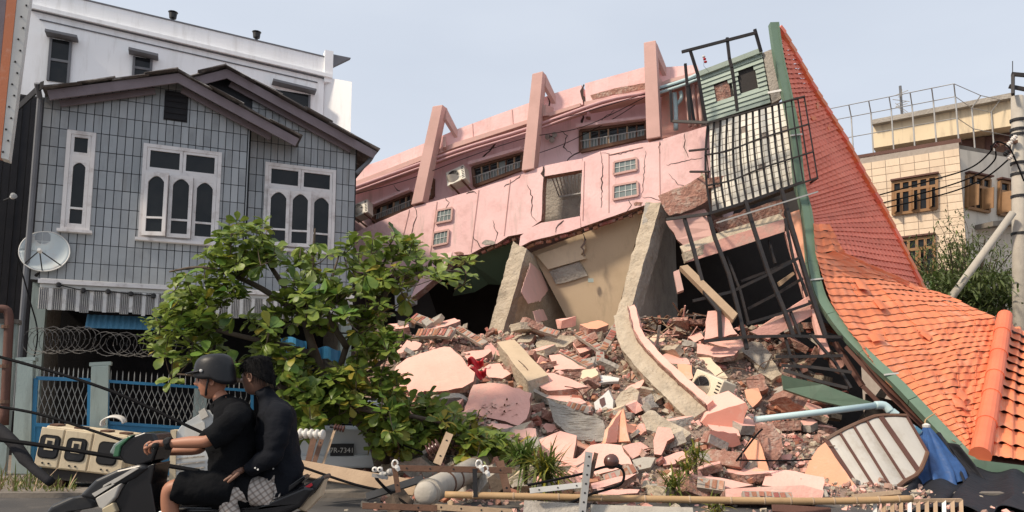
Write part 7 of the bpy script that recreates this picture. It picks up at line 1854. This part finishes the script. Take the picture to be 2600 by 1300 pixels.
# ---- passenger
pas = thing('person', 'bareheaded person in dark jacket and plaid trousers sitting behind the rider', 'person', gnd(700, 1300)*.54)
Yq = 5.2
j = {'pel': (P(702,1236,Yq), .12), 'bel': (P(704,1180,Yq), .10), 'che': (P(702,1100,Yq), .10), 'col': (P(690,1040,Yq), (.07,.085)), 'nek': (P(668,1000,Yq), .046), 'hd': (P(656,980,Yq), .048),
     'lsh': (P(706,1064,Yq-.16), .042), 'lel': (P(690,1155,Yq-.27), .04), 'lwr': (P(620,1190,Yq-.26), .026), 'rsh': (P(700,1064,Yq+.16), .042), 'rel': (P(676,1150,Yq+.25), .04), 'rwr': (P(612,1190,Yq+.2), .026),
     'lhp': (P(690,1245,Yq-.1), .085), 'lkn': (P(574,1244,Yq-.24), .06), 'lan': (P(590,1400,Yq-.2), .036), 'rhp': (P(690,1245,Yq+.1), .085), 'rkn': (P(575,1246,Yq+.24), .06), 'ran': (P(592,1400,Yq+.2), .036)}
skin('body', j, chain('pel','bel','che','col','nek','hd') + chain('col','lsh','lel','lwr') + chain('col','rsh','rel','rwr') + chain('pel','lhp','lkn','lan') + chain('pel','rhp','rkn','ran'), 'skindark', pas, 'pel')
jk = loft([rg_(712,1256,Yq,.160,.17,8), rg_(710,1215,Yq,.158,.175,5), rg_(706,1160,Yq,.150,.178), rg_(704,1105,Yq,.140,.192), rg_(704,1062,Yq,.118,.20,14), rg_(694,1034,Yq,.095,.155,24), rg_(680,1014,Yq,.068,.08,30), rg_(668,998,Yq,.058,.062,30), rg_(664,990,Yq,.054,.056,26)], 'jacket', 'jacket', pas)
for sg in (-1, 1):
    sleeve([P(700,1048,Yq+sg*.05), P(708,1058,Yq+sg*.175), P(706,1090,Yq+sg*.225), P(698,1130,Yq+sg*.255), P(686,1160,Yq+sg*.275), P(656,1181,Yq+sg*.27), P(630,1190,Yq+sg*.26)], [.085,.090,.082,.074,.068,.060,.050], 'jacket', jk, 5.0+sg)
skin('trousers', {'pel': (P(694,1250,Yq), .135), 'lhp': (P(668,1248,Yq-.12), .108), 'lkn': (P(576,1248,Yq-.24), .084), 'lan': (P(598,1400,Yq-.2), .06), 'rhp': (P(668,1248,Yq+.12), .108), 'rkn': (P(577,1250,Yq+.24), .084), 'ran': (P(598,1400,Yq+.2), .06)}, [('pel','lhp'),('lhp','lkn'),('lkn','lan'),('pel','rhp'),('rhp','rkn'),('rkn','ran')], 'plaid', pas, 'pel')
hd, f2, s2, u2 = head_mesh(P(649,958,Yq), (-.96,.22,-.12), (0,0,1), 'skindark', pas, .98)
c2 = P(652,953,Yq)
def hairf(a, b_):
    th = 2*math.pi*a; ph = b_*math.pi*.5
    fr_ = max(0, math.cos(th)); low = .058*fr_**.6 - .004*(1-fr_) - .078*max(0,-math.cos(th))**1.1
    z = lerp(low, .0, min(1,b_*2.0)) + .122*math.sin(ph); k = math.cos(ph)**.6
    r_ = 1 + .05*noise.noise(V((math.cos(th)*4, math.sin(th)*4, ph*4)))
    return c2 + (f2*(.108*math.cos(th)*k-.010) + s2*(.088*math.sin(th)*k) + u2*(z+.006))*r_
o = MB().grid(hairf, 48, 16).build('hair', 'hair', pas, smooth=True, recalc=False); solid(o, .012)
lk = MB()
for k in range(900):
    a = rnd.random(); b0 = rnd.random()**1.3*.9; p = V(hairf(a, b0)); nn = (p-c2).normalized(); d = (V(hairf(a, max(0,b0-.08)))-p).normalized()+nn*.25
    lk.tube([p, p+d*.025+nn*.004, p+d*.045+nn*.001], [.0016,.0012,.0005], 3, False)
lk.build('hair_locks', 'hair', o, recalc=False, kind='stuff')
hand(P(622,1190,Yq-.265), (-.86,-.12,-.42), (.35,-.9,-.1), (-.45,.1,-.85), 'skindark', pas, .35, 1.15, -1)
hand(P(614,1190,Yq+.2), (-.86,.12,-.42), (.35,.9,-.1), (-.45,-.1,-.85), 'skindark', pas, .35, 1.1, 1)
for k,(x,y) in enumerate(((648,1188),(655,1192),(694,1190),(694,1228))): MB().lathe([(0,.006),(.004,.006)], P(x,y,Yq-.34 if k < 2 else Yq-.18)+V((0,0,0)), near, 8).build('stud', 'whitemetal', pas)
# ---- scooter
bk = thing('scooter', 'black and silver scooter carrying two people towards the left', 'scooter', gnd(460, 1300)*.54)
def panel(pts, Y0, Y1, name, m, bev=.02, parent=bk, smooth=True):
    q = [P(x, y, Y0) for x, y in pts]; o = MB().prism(q, V((0, Y1-Y0, 0))).build(name, m, parent)
    if bev: bevel(o, bev, 4)
    return o
dash = panel([(296,1156),(300,1130),(328,1110),(362,1098),(392,1100),(404,1128),(388,1172),(352,1184),(314,1176)], 5.0, 5.24, 'handlebar_cowl', 'bikeblack', .035)
panel([(286,1160),(292,1132),(326,1108),(338,1104),(306,1134),(300,1160)], 4.985, 5.25, 'headlight_rim', 'bikegreen', .012, dash)
panel([(276,1150),(288,1128),(316,1112),(300,1136),(292,1158)], 5.04, 5.20, 'headlight', 'glassgrey', .012, dash)
ls = panel([(196,1262),(240,1218),(296,1192),(356,1178),(378,1188),(340,1216),(286,1242),(236,1270)], 4.97, 5.27, 'front_fairing', 'bikegrey', .03)
panel([(262,1232),(340,1188),(352,1190),(300,1222),(258,1246)], 4.958, 4.968, 'silver_stripe', 'bikewhite', .003, ls)
panel([(232,1254),(282,1226),(290,1230),(240,1262)], 4.958, 4.968, 'silver_stripe', 'bikewhite', .003, ls)
wp = panel([(240,1266),(308,1226),(292,1264),(262,1296),(250,1290)], 4.955, 5.28, 'side_fairing', 'bikewhite', .012)
panel([(256,1292),(286,1276),(296,1300),(264,1318)], 4.95, 5.285, 'lower_fairing', 'beige2', .012)
panel([(290,1262),(330,1214),(376,1182),(394,1176),(384,1230),(402,1330),(420,1400),(330,1420),(300,1340)], 4.99, 5.22, 'leg_shield', 'bikeblack', .03)
panel([(90,1330),(130,1282),(170,1264),(224,1256),(252,1268),(240,1290),(180,1300),(140,1340)], 5.02, 5.18, 'front_mudguard', 'bikegrey', .03)
st = panel([(384,1300),(450,1288),(560,1290),(650,1286),(770,1236),(800,1240),(760,1290),(660,1330),(450,1345),(390,1350)], 5.0, 5.26, 'seat', 'bikeblack', .04)
tl = panel([(620,1330),(700,1282),(760,1238),(818,1208),(824,1214),(790,1258),(740,1300),(660,1345)], 5.03, 5.24, 'tail_fairing', 'bikegrey', .02)
panel([(640,1308),(720,1270),(790,1226),(794,1232),(730,1278),(652,1318)], 5.015, 5.025, 'tail_stripe', 'red', .002, tl)
panel([(650,1322),(740,1278),(748,1284),(664,1330)], 5.015, 5.025, 'tail_stripe', 'bikewhite', .002, tl)
panel([(690,1262),(745,1222),(768,1206),(776,1214),(748,1240),(706,1276)], 5.06, 5.20, 'grab_rail', 'bikeblack', .015)
panel([(746,1290),(800,1250),(824,1216),(812,1262),(776,1300)], 5.07, 5.19, 'tail_light', 'tan', .01, tl)
panel([(300,1400),(420,1380),(640,1340),(760,1300),(780,1330),(700,1420),(420,1450)], 5.03, 5.2, 'underbody', 'bikeblack', .04)
MB().tube([P(398,1130,4.78), P(390,1132,4.95), P(388,1132,5.25), P(398,1138,5.46)], .014, 8).build('handlebar', 'bikeblack', bk, smooth=True)
for y0, y1 in ((4.76,4.90),(5.32,5.47)): MB().tube([P(394,1132,y0), P(391,1132,y1)], .020, 10).build('grip', 'rubber', bk, smooth=True)
MB().tube(spline([P(392,1134,4.90), P(376,1128,4.84), P(372,1130,4.77)], 4), .006, 6).build('brake_lever', 'steel', bk)
for wx in (178, 735):
    c = P(wx, 1300, 5.12); c.z = .285
    b = MB().tube([c + V((.235*math.cos(2*math.pi*k/32), 0, .235*math.sin(2*math.pi*k/32))) for k in range(33)], .05, 10, False); w_ = b.build('wheel', 'rubber', bk, smooth=True)
    b = MB()
    for k in range(6): b.bar(c, c+V((.2*math.cos(k*math.pi/3),0,.2*math.sin(k*math.pi/3))), .03)
    b.build('rim', 'steel', w_)
MB().tube([P(330,1230,5.04), V((P(178,1300,5.12).x, 5.04, .285))], .025, 8).build('fork_leg', 'steel', bk); MB().tube([P(330,1230,5.20), V((P(178,1300,5.12).x, 5.20, .285))], .025, 8).build('fork_leg', 'steel', bk)
MB().tube([P(560,1420,5.2), V((P(735,1300,5.12).x+.2, 5.24, .36))], [.03,.05], 10).build('exhaust', 'steel', bk, smooth=True)
